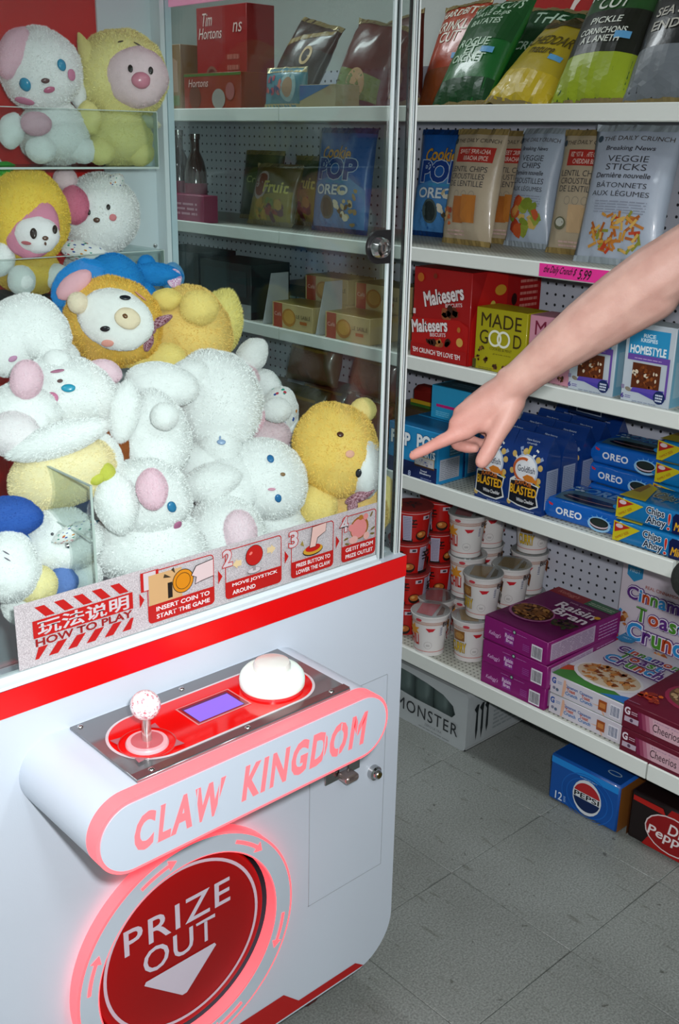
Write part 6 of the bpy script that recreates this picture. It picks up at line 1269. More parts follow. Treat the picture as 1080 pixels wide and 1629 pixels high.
def toy(label, y, parts, feats=(), group='soft toys in the claw machine', cat='plush toy', name='plush_toy'):
    """parts: (name, px, py, wide, high, colour, roll, shape, dy, thick); feats lie on the surface of a part"""
    pts = []
    for p in parts:
        nm, px, py, wd, hg, colr = p[:6]; roll = p[6] if len(p) > 6 else 0; shp = p[7] if len(p) > 7 else 'ball'; dy = p[8] if len(p) > 8 else 0; th = p[9] if len(p) > 9 else None
        c = aty(px, py, y + dy); k = (c - CPOS).dot(FWD) / FPX; a, b = wd * k / 2, hg * k / 2; t = (th * k / 2) if th else min(a, b) * 0.92
        pts.append((nm, c, a, t, b, roll, shp, colr))
    base = min(pts, key=lambda q: q[1].z - q[4]); root = empty(name, (sum(q[1].x for q in pts) / len(pts), sum(q[1].y for q in pts) / len(pts), base[1].z - base[4] * 0.9), label=label, cat=cat, group=group)
    for nm, c, a, t, b, roll, shp, colr in pts:
        _cnt[0] += 1
        if shp == 'ball' and (a * b) ** 0.5 < 0.034: shp = 'ball_s'
        me = FM[shp][_cnt[0] % len(FM[shp])]; o = bpy.data.objects.new(nm, me); COL.objects.link(o)
        X, Yv, Zv = frame(roll); M_ = Matrix(((X.x * a, Yv.x * t, Zv.x * b, c.x), (X.y * a, Yv.y * t, Zv.y * b, c.y), (X.z * a, Yv.z * t, Zv.z * b, c.z), (0, 0, 0, 1)))
        o.parent = root; o.matrix_parent_inverse = Matrix.Identity(4); o.matrix_local = Matrix.Translation(-root.location) @ M_
        o.material_slots[0].link = 'OBJECT'; o.material_slots[0].material = colr if not isinstance(colr, str) else plushm(colr)
    for f in feats:
        nm, px, py, wd, hg, colr = f[:6]; roll = f[6] if len(f) > 6 else 0; on = f[7] if len(f) > 7 else 'head'; bulge = f[8] if len(f) > 8 else 0.5
        best = None; rv = ray(px, py)
        for (pn, c, a, t, b, prl, shp, _) in pts:
            if pn != on: continue
            X, Yv, Zv = frame(prl); o_ = CPOS - c; oo = Vector((o_.dot(X) / a, o_.dot(Yv) / t, o_.dot(Zv) / b)); dd = Vector((rv.dot(X) / a, rv.dot(Yv) / t, rv.dot(Zv) / b))
            A = dd.dot(dd); B = oo.dot(dd); C_ = oo.dot(oo) - 1.0; D = B * B - A * C_; s = (-B - math.sqrt(D)) / A if D > 0 else -B / A
            P = CPOS + rv * s; q = P - c; nrm = (X * (q.dot(X) / a / a) + Yv * (q.dot(Yv) / t / t) + Zv * (q.dot(Zv) / b / b)).normalized()
            if best is None or s < best[0]: best = (s, P, nrm)
        if best is None: continue
        s, P, nrm = best; k = s / FPX; Yv = -nrm; X0_, _, Z0_ = frame(roll); X = (X0_ - Yv * X0_.dot(Yv)).normalized(); Zv = X.cross(Yv); 
        if Zv.dot(UPV) < 0 and abs(roll) < 90: Zv = -Zv
        fz = max(0.30, -nrm.dot(FWD)); a, b = wd * k / 2 / max(fz, 0.6), hg * k / 2; t = min(a, b) * bulge; P = P + nrm * (0.0015 + 0.05 * 0.02)
        hard = nm in ('eye', 'nose', 'nostril', 'mouth', 'whisker', 'stitch'); me = (FM['smooth'] if hard else FM['flat'])[0]
        o = bpy.data.objects.new(nm, me); COL.objects.link(o); o.parent = root
        M_ = Matrix(((X.x * a, Yv.x * t, Zv.x * b, P.x), (X.y * a, Yv.y * t, Zv.y * b, P.y), (X.z * a, Yv.z * t, Zv.z * b, P.z), (0, 0, 0, 1))); o.matrix_local = Matrix.Translation(-root.location) @ M_
        o.material_slots[0].link = 'OBJECT'; o.material_slots[0].material = (mat(colr, 0.25) if hard else plushm(colr)) if isinstance(colr, str) else colr
    return root
W, WP, PK = '#F3F3F2', '#F0E8EA', '#EBC3D0'
YE, YL, YO = '#EFCB5C', '#F1E7A2', '#F0C45C'
SPR = plushm('#F0F0EE', 3.2)
# --- in the display trays
toy('white plush puppy with pink ear and blue eyes on the upper clear tray', 1.585,
    [('body', 85, 208, 108, 104, W, 0, 'pear'), ('head', 64, 112, 130, 128, W, -6), ('ear', 22, 84, 46, 84, PK, -22, 'cap', -0.012), ('ear', 120, 132, 30, 84, W, 12, 'cap', 0.01), ('foot', 65, 238, 46, 42, W, 0, 'ball', -0.045), ('foot', 132, 240, 46, 38, W, 0, 'ball', -0.040), ('arm', 18, 208, 38, 56, W, -10, 'cap', -0.02), ('heart', 57, 197, 48, 36, PK, 0, 'ball', -0.045)],
    [('eye', 41, 134, 15, 21, '#2484A8', 8), ('eye', 97, 104, 11, 18, '#2484A8', 14), ('nose', 72, 128, 11, 8, '#5A3A3A', 0), ('mouth', 78, 142, 12, 10, '#B8607E', 10), ('cheek', 40, 159, 20, 14, '#D88AA8', 0, 'head', 0.3), ('cheek', 112, 119, 9, 18, '#D88AA8', 10, 'head', 0.3)])
toy('yellow hooded plush piglet with pale pink face on the upper clear tray', 1.580,
    [('body', 186, 212, 108, 98, YL, 0, 'pear'), ('head', 194, 122, 146, 140, '#F0E69E', -6), ('ear', 138, 82, 42, 62, '#F0E69E', 24, 'drop', 0.01), ('face', 217, 123, 100, 94, '#F2D8DC', -8, 'flat', -0.050, 84), ('foot', 160, 241, 44, 40, YL, 0, 'ball', -0.045), ('foot', 222, 243, 44, 40, YL, 0, 'ball', -0.035), ('arm', 142, 188, 34, 54, YL, 14, 'cap', -0.02), ('collar', 210, 186, 92, 22, '#D9DAC4', -18, 'ball', -0.015)],
    [('eye', 208, 110, 8, 12, '#1E1612', 6, 'face'), ('eye', 239, 113, 7, 12, '#1E1612', 0, 'face'), ('nose', 224, 128, 27, 25, '#C97C8E', 0, 'face', 0.6), ('nostril', 220, 127, 3, 5, '#7A3A48', 0, 'face', 1.6), ('nostril', 228, 128, 3, 5, '#7A3A48', 0, 'face', 1.6), ('stitch', 192, 68, 9, 3, '#3A3020', 25), ('stitch', 218, 72, 11, 3, '#3A3020', -12)])
toy('yellow and pink hooded plush with white face on the lower clear tray', 1.570,
    [('body', 45, 425, 98, 86, YE, 0, 'pear'), ('head', 44, 345, 130, 150, '#F0CE52', 0), ('ear', 118, 326, 46, 60, '#DC7E98', 10, 'ball', 0.012), ('hood_lining', 50, 362, 86, 100, '#D98CA4', -12, 'flat', -0.044, 40), ('face', 59, 373, 70, 60, '#F2EEEE', -10, 'flat', -0.060, 40), ('foot', 34, 446, 42, 46, W, 0, 'ball', -0.05), ('foot', 90, 440, 44, 40, W, -20, 'ball', -0.04), ('arm', 4, 412, 36, 54, W, -6, 'cap', -0.02)],
    [('eye', 54, 372, 11, 17, '#2A1A14', 0, 'face'), ('eye', 86, 366, 6, 15, '#2A1A14', 0, 'face'), ('nose', 72, 379, 9, 7, '#5A3A2A', 0, 'face'), ('mouth', 72, 387, 3, 6, '#5A3A2A', 0, 'face'), ('cheek', 43, 386, 15, 6, '#C06A70', -5, 'face', 0.3)])
toy('white plush bear with sprinkle-print bow behind the yellow hooded one', 1.605,
    [('body', 150, 425, 92, 84, W, 0, 'pear'), ('head', 160, 342, 122, 128, W, -10), ('ear', 104, 285, 36, 36, '#EED8DC', 0, 'ball'), ('bow', 194, 318, 24, 66, SPR, 26, 'cap', -0.035), ('bow', 183, 290, 30, 26, SPR, 40, 'cap', -0.03), ('bib', 135, 402, 76, 34, SPR, -14, 'ball', -0.045)],
    [('eye', 142, 338, 6, 9, '#2A2422', 0), ('eye', 172, 330, 6, 9, '#2A2422', 0), ('nose', 154, 350, 10, 8, '#5A4034', 0), ('cheek', 179, 346, 10, 11, '#DC8A8E', 0, 'head', 0.3)])
toy('bright green plush at the left edge behind the yellow hood', 1.60, [('head', 8, 274, 44, 32, '#3FA83A', 0), ('body', -8, 288, 40, 30, '#3FA83A', 0)])
# --- in the heap
toy('bright blue plush with big pink-lined ear lying behind the yellow hooded one', 1.490,
    [('body', 180, 442, 96, 78, '#2E8ED4', 0, 'pear'), ('head', 205, 470, 90, 60, '#2E8ED4', 0), ('ear', 124, 450, 60, 96, '#2E8ED4', -52, 'cap', -0.045, 26), ('ear_lining', 118, 453, 34, 66, '#EBB4BE', -52, 'flat', -0.055, 26), ('arm', 244, 436, 84, 36, '#2E8ED4', -3, 'cap', -0.02), ('tail', 233, 424, 30, 36, '#2E8ED4', 0), ('paw', 274, 441, 36, 46, '#6AA4CE', 0, 'ball', -0.03), ('leg', 100, 505, 22, 44, '#2E8ED4', 10, 'cap')],
    [('pad', 277, 443, 22, 30, plaidm('#C48AB8', '#E2CFE0'), 0, 'paw', 0.3)])
toy('yellow hooded plush with white face lying on its side on top of the heap', 1.410,
    [('body', 300, 522, 140, 136, '#F5D47E', -12, 'pear'), ('back', 345, 520, 74, 122, '#F4E690', -18, 'cap', 0.02), ('head', 180, 513, 160, 142, YO, -24), ('ear', 124, 482, 32, 34, '#F2E4CC', 20, 'ball', -0.02), ('face', 184, 508, 122, 96, '#F4F3F0', -22, 'flat', -0.052, 46), ('paw', 316, 490, 60, 54, '#F6E08C', 0, 'ball', -0.055), ('paw', 265, 568, 58, 44, '#F6E28E', 0, 'ball', -0.055), ('paw', 214, 566, 60, 40, '#F6E088', -5, 'ball', -0.03), ('leg', 265, 476, 46, 34, '#F4DE86', 0, 'cap', -0.02), ('bow', 252, 513, 46, 15, plaidm(), 26, 'cap', -0.065), ('bow', 235, 542, 17, 34, plaidm(), -10, 'cap', -0.065), ('bow', 240, 524, 16, 16, plaidm(), 0, 'ball', -0.07)],
    [('eye', 199, 475, 16, 9, '#141820', 4, 'face'), ('eye', 168, 523, 16, 9, '#141820', 4, 'face'), ('muzzle', 203, 507, 40, 34, '#F2DFC0', -20, 'face', 0.45), ('nose', 200, 505, 15, 12, '#6A4320', -30, 'face', 1.5), ('mouth', 214, 514, 3, 12, '#6A4320', 60, 'face', 3.0), ('cheek', 172, 545, 17, 12, '#F0A89A', 10, 'face', 0.3), ('cheek', 222, 473, 14, 10, '#F0A89A', 10, 'face', 0.3)])
toy('white plush with drooping ear at the left edge of the heap', 1.345,
    [('body', 48, 520, 130, 104, W, -14, 'pear'), ('head', 12, 545, 80, 110, W, 0), ('ear', 78, 545, 54, 110, W, 20, 'cap', -0.03), ('leg', 95, 570, 60, 60, W, 0, 'cap', -0.01)], [('cheek', 20, 570, 12, 9, '#C894B4', 20)])
toy('white plush puppy face up with teal eye and pink ears, left of the heap', 1.275,
    [('head', 104, 628, 168, 122, W, -6), ('ear', 42, 604, 50, 62, '#F0CFDA', -8, 'ball', -0.03), ('ear', 166, 592, 54, 40, '#F2D6DF', -14, 'ball', -0.01), ('tuft', 90, 572, 42, 32, W, 0), ('body', 36, 652, 120, 92, W, 0, 'pear', -0.01), ('arm', 182, 650, 56, 96, W, 14, 'cap', -0.005)],
    [('eye', 109, 618, 22, 13, '#2690AE', 3), ('eye', 92, 592, 20, 6, '#A86A84', 14), ('nose', 96, 607, 9, 6, '#5A3A3A', 8), ('cheek', 84, 633, 19, 19, '#D07EA0', 0, 'head', 0.3)])
toy('cream cone-shaped plush with brown band lying above the chute', 1.205,
    [('body', 98, 752, 176, 112, '#F5E6B8', 20, 'ball'), ('topping', 92, 700, 158, 54, W, 17, 'cap', -0.02), ('band', 188, 706, 46, 82, '#94532C', 22, 'cap', 0.02), ('cuff', 166, 726, 52, 86, W, 24, 'cap', -0.01), ('leaf', 168, 752, 30, 32, '#D2D25C', 0, 'ball', -0.05), ('leaf', 154, 762, 26, 18, '#D2D25C', 20, 'cap', -0.05)])
toy('white plush seen from behind with a round tail, middle of the heap', 1.215,
    [('body', 246, 692, 112, 150, W, 4, 'pear'), ('tail', 262, 662, 44, 44, W, 0, 'ball', -0.058), ('head', 258, 612, 120, 70, W, -8, 'ball', 0.03), ('arm', 198, 655, 48, 100, W, -8, 'cap', 0.0), ('leg', 222, 750, 60, 56, W, 0, 'ball', -0.01)])
toy('white plush with pink ear lying head down in the middle of the heap', 1.265,
    [('head', 345, 640, 146, 168, W, 12), ('ear', 396, 664, 48, 66, '#F2CDD8', -10, 'ball', -0.035), ('body', 326, 738, 90, 74, W, 0, 'pear', -0.03), ('muzzle', 350, 712, 66, 60, W, 0, 'ball', -0.045), ('arm', 300, 600, 70, 56, W, 20, 'cap')], [('stitch', 352, 704, 14, 9, '#8AA0C0', 0, 'muzzle'), ('mouth', 350, 698, 3, 8, '#8AA0C0', 0, 'muzzle')])
toy('white plush with both feet in the air behind the heap', 1.375,
    [('leg', 400, 566, 44, 62, W, -38, 'cap'), ('leg', 420, 610, 56, 44, W, -25, 'cap'), ('lap', 374, 602, 74, 58, '#F2D8DE', 0, 'ball'), ('body', 380, 650, 110, 96, W, 0, 'pear', 0.02)])
toy('white plush wrapped in sprinkle-print cloth, right of the heap', 1.295,
    [('body', 442, 655, 66, 82, SPR, -20, 'pear', 0.02), ('paw', 440, 652, 48, 40, W, 0, 'ball', -0.03), ('lap', 428, 694, 68, 60, '#F2DAE0', 0), ('leg', 462, 690, 40, 60, W, 10, 'cap')])
toy('white plush puppy with two blue eyes lying on its cheek, right of the heap', 1.185,
    [('head', 424, 764, 142, 124, W, -52), ('body', 362, 770, 108, 110, W, 0, 'pear', 0.02), ('ear', 476, 724, 34, 36, W, -40, 'drop'), ('arm', 470, 806, 60, 50, W, -20, 'cap', -0.01)],
    [('eye', 430, 731, 10, 14, '#2E6CA0', 20), ('eye', 442, 792, 10, 14, '#2E6CA0', 10), ('nose', 449, 755, 8, 6, '#8A6A4A', 0), ('cheek', 432, 778, 12, 5, '#DCA0B4', 0, 'head', 0.3)])
toy('yellow plush bear with white muzzle and dark red bow by the corner post', 1.150,
    [('body', 560, 808, 112, 112, '#F6D080', 0, 'pear'), ('head', 534, 716, 138, 152, '#F4D070', 8), ('ear', 578, 652, 40, 38, '#F5E29A', 0, 'ball'), ('face', 574, 732, 64, 124, '#F3F3F3', 8, 'flat', -0.026, 110), ('arm', 506, 806, 56, 78, '#F6DE8C', 16, 'cap', -0.01), ('paw', 616, 794, 42, 74, '#F4DE98', 10, 'cap', 0.015), ('bow', 572, 790, 46, 16, plaidm(), 24, 'cap', -0.055), ('bow', 561, 806, 15, 24, plaidm(), -12, 'cap', -0.055)],
    [('eye', 541, 692, 11, 9, '#4A2414', -15), ('eye', 573, 687, 9, 8, '#4A2414', -5, 'face'), ('eye', 571, 752, 9, 15, '#16181E', -14, 'face'), ('cheek', 556, 722, 14, 12, '#F0B49A', 0, 'head', 0.3)])
toy('white plush puppy with pink ear pressed against the front window', 1.165,
    [('body', 236, 862, 180, 140, W, 0, 'pear'), ('head', 230, 794, 150, 130, W, 0), ('ear', 242, 778, 48, 66, '#F2CFDB', 6, 'ball', -0.055), ('ear', 186, 798, 66, 104, W, 14, 'cap', -0.02), ('arm', 300, 880, 84, 84, W, 0, 'cap', 0.0)],
    [('eye', 272, 806, 12, 19, '#2E78A4', 24), ('cheek', 281, 834, 9, 20, '#CE7EA4', 4, 'head', 0.3)])
toy('white plush puppy half buried behind the panel strip', 1.160,
    [('body', 356, 850, 140, 130, W, 0, 'pear'), ('paw', 336, 768, 92, 62, W, 14, 'cap', 0.03), ('ear', 380, 850, 56, 76, '#F2DAE2', 0, 'ball', -0.045), ('arm', 440, 838, 96, 70, W, -10, 'cap', 0.01), ('leg', 330, 900, 130, 60, W, 0, 'cap')], [('eye', 414, 850, 10, 16, '#2E90A8', 10, 'arm')])
toy('white plush with sprinkle-print scarf inside the clear chute guard', 1.185,
    [('body', 98, 858, 126, 112, W, 10, 'pear'), ('scarf', 118, 846, 70, 26, SPR, 24, 'cap', -0.05), ('head', 116, 918, 92, 80, W, 0, 'ball', -0.01)], [('eye', 84, 850, 5, 5, '#4A4A50', 0, 'body')])
toy('royal blue plush lying in the chute at the left edge', 1.195, [('body', 10, 824, 112, 70, '#3A62B4', 10, 'pear'), ('leg', 28, 862, 40, 34, '#2E7EC0', 0, 'cap')])
toy('white plush at the lower left corner of the chute', 1.165, [('body', 14, 900, 100, 116, W, 0, 'pear'), ('head', 40, 965, 70, 60, W, 0)], [('stitch', 10, 880, 12, 2, '#6A6070', -30, 'body'), ('stitch', 12, 890, 12, 2, '#6A6070', -30, 'body')])
toy('pale yellow and blue plush low in the chute', 1.150, [('body', 58, 930, 64, 62, '#F4E8B0', 0, 'ball'), ('foot', 100, 926, 44, 54, '#6E8CC8', 10, 'cap')])
toy('small sky blue plush peeking out beside the chute guard', 1.235, [('body', 160, 846, 58, 36, '#4A9ECC', 20, 'cap'), ('paw', 172, 870, 40, 40, '#4A9ECC', 0)])
toy('white plush wedged at the far left between the puppy and the cone toy', 1.235, [('body', 22, 690, 90, 74, WP, 0, 'pear'), ('ear', 60, 668, 40, 60, W, 20, 'cap')])
toy('white plush under the others near the corner post', 1.230, [('body', 480, 830, 90, 90, W, 0, 'pear'), ('head', 440, 880, 90, 80, W, 0)])
toy('white plush buried behind the sticker strip', 1.190, [('body', 260, 950, 180, 90, W, 0), ('head', 400, 920, 140, 90, W, 0)])
toy('white plush buried deep in the middle of the heap', 1.330, [('body', 290, 790, 130, 110, W, 0), ('head', 190, 815, 100, 90, W, 0)])
toy('pale yellow plush buried beside the blue-eyed puppy', 1.22, [('body', 470, 860, 90, 70, '#F5E09A', 0), ('arm', 448, 842, 60, 30, '#F5E09A', -10, 'cap')])
# ================================================================== THE PERSON POINTING
def pt(px, py, d): return CPOS + ray(px, py) * d
def capsule(bm, a, b, ra, rb, seg=14, rings=5):
    """closed tapered capsule from a to b"""
    a, b = Vector(a), Vector(b); d = b - a
    if d.length < 1e-6: d = Vector((0, 0, 1e-6))
    t = d.normalized(); u = t.orthogonal().normalized(); w = t.cross(u); rows = []
    for i in range(rings + 1):
        q = -math.pi / 2 + math.pi / 2 * i / rings; rows.append((a + t * ra * math.sin(q), ra * math.cos(q)))
    for i in range(rings + 1):
        q = math.pi / 2 * i / rings; rows.append((b + t * rb * math.sin(q), rb * math.cos(q)))
    V = [[bm.verts.new(c + (u * math.cos(2 * math.pi * k / seg) + w * math.sin(2 * math.pi * k / seg)) * max(r, 1e-5)) for k in range(seg)] for c, r in rows]
    for i in range(len(V) - 1):
        for k in range(seg): bm.faces.new((V[i][k], V[i][(k + 1) % seg], V[i + 1][(k + 1) % seg], V[i + 1][k]))
    bm.faces.new(V[0][::-1]); bm.faces.new(V[-1])
def chain(bm, nodes):
    for (p, r), (q, s_) in zip(nodes, nodes[1:]): capsule(bm, p, q, r, s_)
def ellipsoid(bm, c, r, rot=None):
    M_ = Matrix.Translation(c) @ (rot or Matrix.Identity(4)) @ Matrix.Diagonal((r[0], r[1], r[2], 1)); bmesh.ops.create_icosphere(bm, subdivisions=3, radius=1, matrix=M_)
def solid(name, bm, voxel, smooth, m, parent=None):
    """one continuous skin over overlapping volumes"""
    me = bpy.data.meshes.new(name); bmesh.ops.recalc_face_normals(bm, faces=bm.faces); bm.to_mesh(me); bm.free()
    o = bpy.data.objects.new(name, me); COL.objects.link(o)
    r = o.modifiers.new('r', 'REMESH'); r.mode = 'VOXEL'; r.voxel_size = voxel; r.use_smooth_shade = True
    s_ = o.modifiers.new('s', 'SMOOTH'); s_.factor = 0.5; s_.iterations = smooth
    dg = bpy.context.evaluated_depsgraph_get(); nm = bpy.data.meshes.new_from_object(o.evaluated_get(dg)); o.modifiers.clear(); o.data = nm; bpy.data.meshes.remove(me)
    nm.name = name; nm.polygons.foreach_set('use_smooth', [True] * len(nm.polygons)); nm.materials.clear(); nm.materials.append(m)
    if parent: o.parent = parent
    return o
def skin_material():
    m = bpy.data.materials.new('skin'); m.use_nodes = True; nt = m.node_tree; b = nt.nodes['Principled BSDF']
    geo = nt.nodes.new('ShaderNodeNewGeometry'); n = nt.nodes.new('ShaderNodeTexNoise'); n.inputs['Scale'].default_value = 26; n.inputs['Detail'].default_value = 5; nt.links.new(geo.outputs['Position'], n.inputs['Vector'])
    r = nt.nodes.new('ShaderNodeValToRGB'); nt.links.new(n.outputs['Fac'], r.inputs[0]); e = r.color_ramp.elements; e[0].position = 0.3; e[0].color = rgb('#B3887C'); e[1].position = 0.7; e[1].color = rgb('#C59E91')
    # redder knuckles and fingertips: blood near the surface at the hand's far end
    tip = pt(690, 712, 1.535); vd = nt.nodes.new('ShaderNodeVectorMath'); vd.operation = 'DISTANCE'; vd.inputs[1].default_value = tip; nt.links.new(geo.outputs['Position'], vd.inputs[0])
    mr = nt.nodes.new('ShaderNodeMapRange'); mr.inputs['From Min'].default_value = 0.02; mr.inputs['From Max'].default_value = 0.16; mr.inputs['To Min'].default_value = 0.55; mr.inputs['To Max'].default_value = 0.0; nt.links.new(vd.outputs['Value'], mr.inputs['Value'])
    mx = nt.nodes.new('ShaderNodeMix'); mx.data_type = 'RGBA'; nt.links.new(mr.outputs[0], mx.inputs[0]); nt.links.new(r.outputs[0], mx.inputs[6]); mx.inputs[7].default_value = rgb('#C47A70'); nt.links.new(mx.outputs[2], b.inputs['Base Color'])
    b.inputs['Roughness'].default_value = 0.5; b.inputs['Specular IOR Level'].default_value = 0.35; b.inputs['Subsurface Weight'].default_value = 0.12; b.inputs['Subsurface Radius'].default_value = (0.012, 0.005, 0.003); b.inputs['Subsurface Scale'].default_value = 0.5
    n2 = nt.nodes.new('ShaderNodeTexNoise'); n2.inputs['Scale'].default_value = 420; n2.inputs['Detail'].default_value = 3; nt.links.new(geo.outputs['Position'], n2.inputs['Vector'])
    bp = nt.nodes.new('ShaderNodeBump'); bp.inputs['Strength'].default_value = 0.18; bp.inputs['Distance'].default_value = 0.0015; nt.links.new(n2.outputs['Fac'], bp.inputs['Height']); nt.links.new(bp.outputs[0], b.inputs['Normal']); return m
SKIN = skin_material()
bm = bmesh.new()
Wr = pt(817, 612, 1.500)
# forearm, elbow, upper arm
SH = Vector((1.385, 0.470, 1.420)); EL = pt(1110, 398, 1.365)
chain(bm, [(Wr, 0.0265), (pt(845, 588, 1.487), 0.0285), (pt(885, 556, 1.465), 0.0335), (pt(930, 522, 1.445), 0.0385), (pt(985, 482, 1.420), 0.0425), (pt(1045, 440, 1.392), 0.0440), (EL, 0.0420), (EL.lerp(SH, 0.5), 0.046), (SH, 0.056)])
capsule(bm, pt(905, 556, 1.462), pt(1040, 470, 1.398), 0.026, 0.034)                  # flexor side
capsule(bm, pt(803, 597, 1.499), pt(814, 591, 1.496), 0.0115, 0.0115)                     # wrist bone
# palm and knuckles
MI, MM, MR, ML = pt(741, 686, 1.524), pt(727, 674, 1.524), pt(733, 657, 1.529), pt(747, 643, 1.535)
for K, r in ((MI, 0.0128), (MM, 0.0128), (MR, 0.0120), (ML, 0.0112)): chain(bm, [(Wr, 0.0235), (Wr.lerp(K, 0.5), 0.0195), (K, r)])
capsule(bm, pt(790, 640, 1.512), pt(765, 668, 1.522), 0.025, 0.019); capsule(bm, pt(805, 655, 1.510), pt(785, 676, 1.514), 0.019, 0.016)
# pointing index
chain(bm, [(MI, 0.0122), (pt(720, 694, 1.527), 0.0110), (pt(702, 702, 1.531), 0.0103), (pt(688, 709, 1.535), 0.0086), (pt(675, 716, 1.539), 0.0088), (pt(664, 721, 1.542), 0.0082), (pt(657, 725, 1.545), 0.0070)])
# middle, ring and little finger curled under
chain(bm, [(MM, 0.0118), (pt(722, 692, 1.545), 0.0102), (pt(727, 707, 1.556), 0.0092), (pt(742, 712, 1.562), 0.0086), (pt(755, 713, 1.556), 0.0078)])
chain(bm, [(MR, 0.0112), (pt(734, 680, 1.562), 0.0098), (pt(746, 700, 1.574), 0.0088), (pt(766, 706, 1.566), 0.0078)])
chain(bm, [(ML, 0.0102), (pt(756, 664, 1.568), 0.0088), (pt(768, 684, 1.578), 0.0078), (pt(784, 694, 1.568), 0.0070)])
# thumb hanging beside the palm
chain(bm, [(pt(815, 640, 1.503), 0.0190), (pt(803, 668, 1.501), 0.0158), (pt(790, 692, 1.503), 0.0132), (pt(782, 708, 1.505), 0.0120), (pt(775, 721, 1.507), 0.0124), (pt(767, 734, 1.509), 0.0108)])
# trunk, head, other arm, legs (beyond the right edge of the picture)
HP = Vector((1.285, 0.470, 0.93)); fw = Vector((-0.30, 0.95, 0)).normalized(); lf = Vector((-fw.y, fw.x, 0))
CH_ = Vector((1.235, 0.405, 1.25)); LS = CH_ + lf * 0.17 + Vector((0, 0, 0.165)); NK = Vector((1.235, 0.415, 1.50)); HD = Vector((1.225, 0.440, 1.635))
for q in (-0.07, 0, 0.07): chain(bm, [(HP + lf * q, 0.095), (HP.lerp(CH_, 0.5) + lf * q, 0.088), (CH_ + lf * q * 1.3, 0.095)])
chain(bm, [(SH, 0.058), (CH_ + Vector((0, 0, 0.15)), 0.07), (LS, 0.058)]); chain(bm, [(CH_ + Vector((0, 0, 0.16)), 0.06), (NK, 0.052), (HD - Vector((0, 0, 0.04)), 0.055)])
ellipsoid(bm, HD, (0.074, 0.090, 0.112)); ellipsoid(bm, HD + fw * 0.085 + Vector((0, 0, -0.012)), (0.014, 0.020, 0.022)); ellipsoid(bm, HD + fw * 0.072 + Vector((0, 0, -0.058)), (0.026, 0.014, 0.010)); ellipsoid(bm, HD + fw * 0.055 + Vector((0, 0, -0.092)), (0.034, 0.030, 0.024))
for s_ in (-1, 1): ellipsoid(bm, HD + lf * 0.076 * s_ + Vector((0, 0, -0.01)), (0.010, 0.018, 0.030)); ellipsoid(bm, HD + fw * 0.078 + lf * 0.032 * s_ + Vector((0, 0, 0.022)), (0.018, 0.008, 0.007))
LE = LS + Vector((-0.02, -0.06, -0.27)); LW = LE + fw * 0.10 + Vector((0, 0, -0.22)); chain(bm, [(LS, 0.056), (LE, 0.040), (LW, 0.027), (LW + Vector((0, 0.02, -0.09)), 0.026)])
for k in range(4): chain(bm, [(LW + Vector((0, 0.02, -0.085)) + fw * (0.018 * k - 0.027), 0.010), (LW + Vector((0, 0.025, -0.13)) + fw * (0.018 * k - 0.027), 0.0085), (LW + Vector((-0.005, 0.035, -0.165 + 0.006 * abs(k - 1.5))) + fw * (0.016 * k - 0.024), 0.0072)])
chain(bm, [(LW + fw * 0.02 + Vector((0, 0, -0.04)), 0.013), (LW + fw * 0.05 + Vector((0, 0, -0.085)), 0.010), (LW + fw * 0.052 + Vector((0, 0, -0.12)), 0.008)])
for s_ in (-1, 1): chain(bm, [(HP + lf * 0.085 * s_, 0.088), (HP + lf * 0.095 * s_ - fw * 0.08 + Vector((0, 0, -0.44)), 0.058), (HP + lf * 0.10 * s_ - fw * 0.22 + Vector((0, 0, -0.84)), 0.038), (HP + lf * 0.10 * s_ - fw * 0.22 + Vector((0, 0, -0.890)), 0.034)]); chain(bm, [(HP + lf * 0.10 * s_ - fw * 0.22 + Vector((0, 0, -0.885)), 0.034), (HP + lf * 0.11 * s_ - fw * 0.08 + Vector((0, 0, -0.900)), 0.025)])
person = solid('person', bm, 0.0034, 5, SKIN); tag(person, 'person at the right edge reaching a bare forearm across, index finger pointing at the machine', 'person')
# nails
def nail(p, n, d, w, l, nm='fingernail'):
    n = n.normalized(); d = (d - n * d.dot(n)).normalized(); s_ = n.cross(d); b = MB(); vs = []
    for j in range(5):
        for i in range(5):
            a = (i / 4 - 0.5) * 2; q = (j / 4 - 0.5) * 2; ww = w * math.sqrt(max(0.0, 1 - 0.35 * q * q)); vs.append(p + s_ * a * ww / 2 + d * q * l / 2 - n * 0.0016 * a * a + n * 0.0003)
    b.add(vs, [(j * 5 + i, j * 5 + i + 1, j * 5 + i + 6, j * 5 + i + 5) for j in range(4) for i in range(4)], mat('#B5857C', 0.45, 0, 0.3), True); b.build(nm, person, fixn=False)
nail(pt(658, 724, 1.544) + UPV * 0.0055 + BCK * 0.004, UPV + BCK * 0.7 - RGT * 0.2, -RGT - UPV * 0.4, 0.0085, 0.0095)
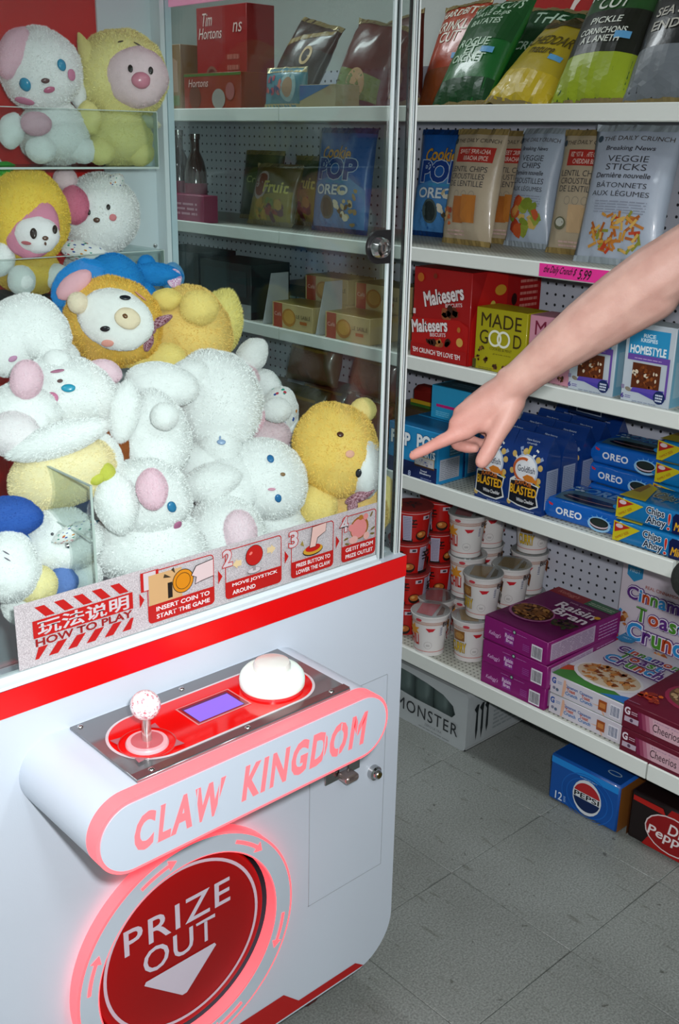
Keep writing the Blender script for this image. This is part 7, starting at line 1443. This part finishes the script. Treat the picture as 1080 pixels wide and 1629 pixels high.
# clothing
cl_ = bmesh.new(); CLO = mat('#0B120D', 0.85, bump=0.4, bscale=240, var=0.1)
for q in (-0.075, 0, 0.075): chain(cl_, [(HP + lf * q + Vector((0, 0, -0.05)), 0.118), (HP.lerp(CH_, 0.5) + lf * q, 0.108), (CH_ + lf * q * 1.3, 0.108)])
chain(cl_, [(SH, 0.070), (CH_ + Vector((0, 0, 0.14)), 0.085), (LS, 0.070)]); chain(cl_, [(SH, 0.070), (SH.lerp(EL, 0.5), 0.062)]); chain(cl_, [(LS, 0.070), (LS.lerp(LE, 0.55), 0.060)])
chain(cl_, [(CH_ + Vector((0, 0, 0.15)), 0.075), (NK - Vector((0, 0, 0.035)), 0.060)])
hem = pt(1104, 922, 1.42); chain(cl_, [(hem, 0.031), (HP + fw * 0.06, 0.09)])
solid('jacket', cl_, 0.006, 4, CLO, person)
tr2 = bmesh.new()
for s_ in (-1, 1): chain(tr2, [(HP + lf * 0.085 * s_, 0.100), (HP + lf * 0.095 * s_ - fw * 0.08 + Vector((0, 0, -0.44)), 0.074), (HP + lf * 0.10 * s_ - fw * 0.21 + Vector((0, 0, -0.82)), 0.060)])
solid('trousers', tr2, 0.008, 4, mat('#1E2229', 0.85, bump=0.4, bscale=200), person)
for s_ in (-1, 1):
    sh_ = bmesh.new(); c0 = HP + lf * 0.10 * s_ - fw * 0.22; chain(sh_, [(Vector((c0.x, c0.y, 0.046)) - fw * 0.045, 0.046), (Vector((c0.x, c0.y, 0.044)) + fw * 0.06, 0.044), (Vector((c0.x, c0.y, 0.036)) + fw * 0.165 + lf * 0.01 * s_, 0.036)]); solid('shoe', sh_, 0.006, 3, mat('#C9C9C6', 0.6), person)
hr = bmesh.new(); ellipsoid(hr, HD + Vector((0, 0, 0.028)) - fw * 0.018, (0.084, 0.096, 0.104)); solid('hair', hr, 0.006, 2, mat('#2A1C14', 0.6, bump=0.6, bscale=150), person)
for s_ in (-1, 1):
    ey = MB(); N = 10; ey.lathe([(0.0115 * math.sin(math.pi * i / N), -0.0115 * math.cos(math.pi * i / N)) for i in range(N + 1)], mat('#D8D4D0', 0.2), (0, 0, 0), 'z', 14); e_ = ey.build('eye', person); e_.location = HD + fw * 0.0815 + lf * 0.032 * s_ + Vector((0, 0, 0.008))
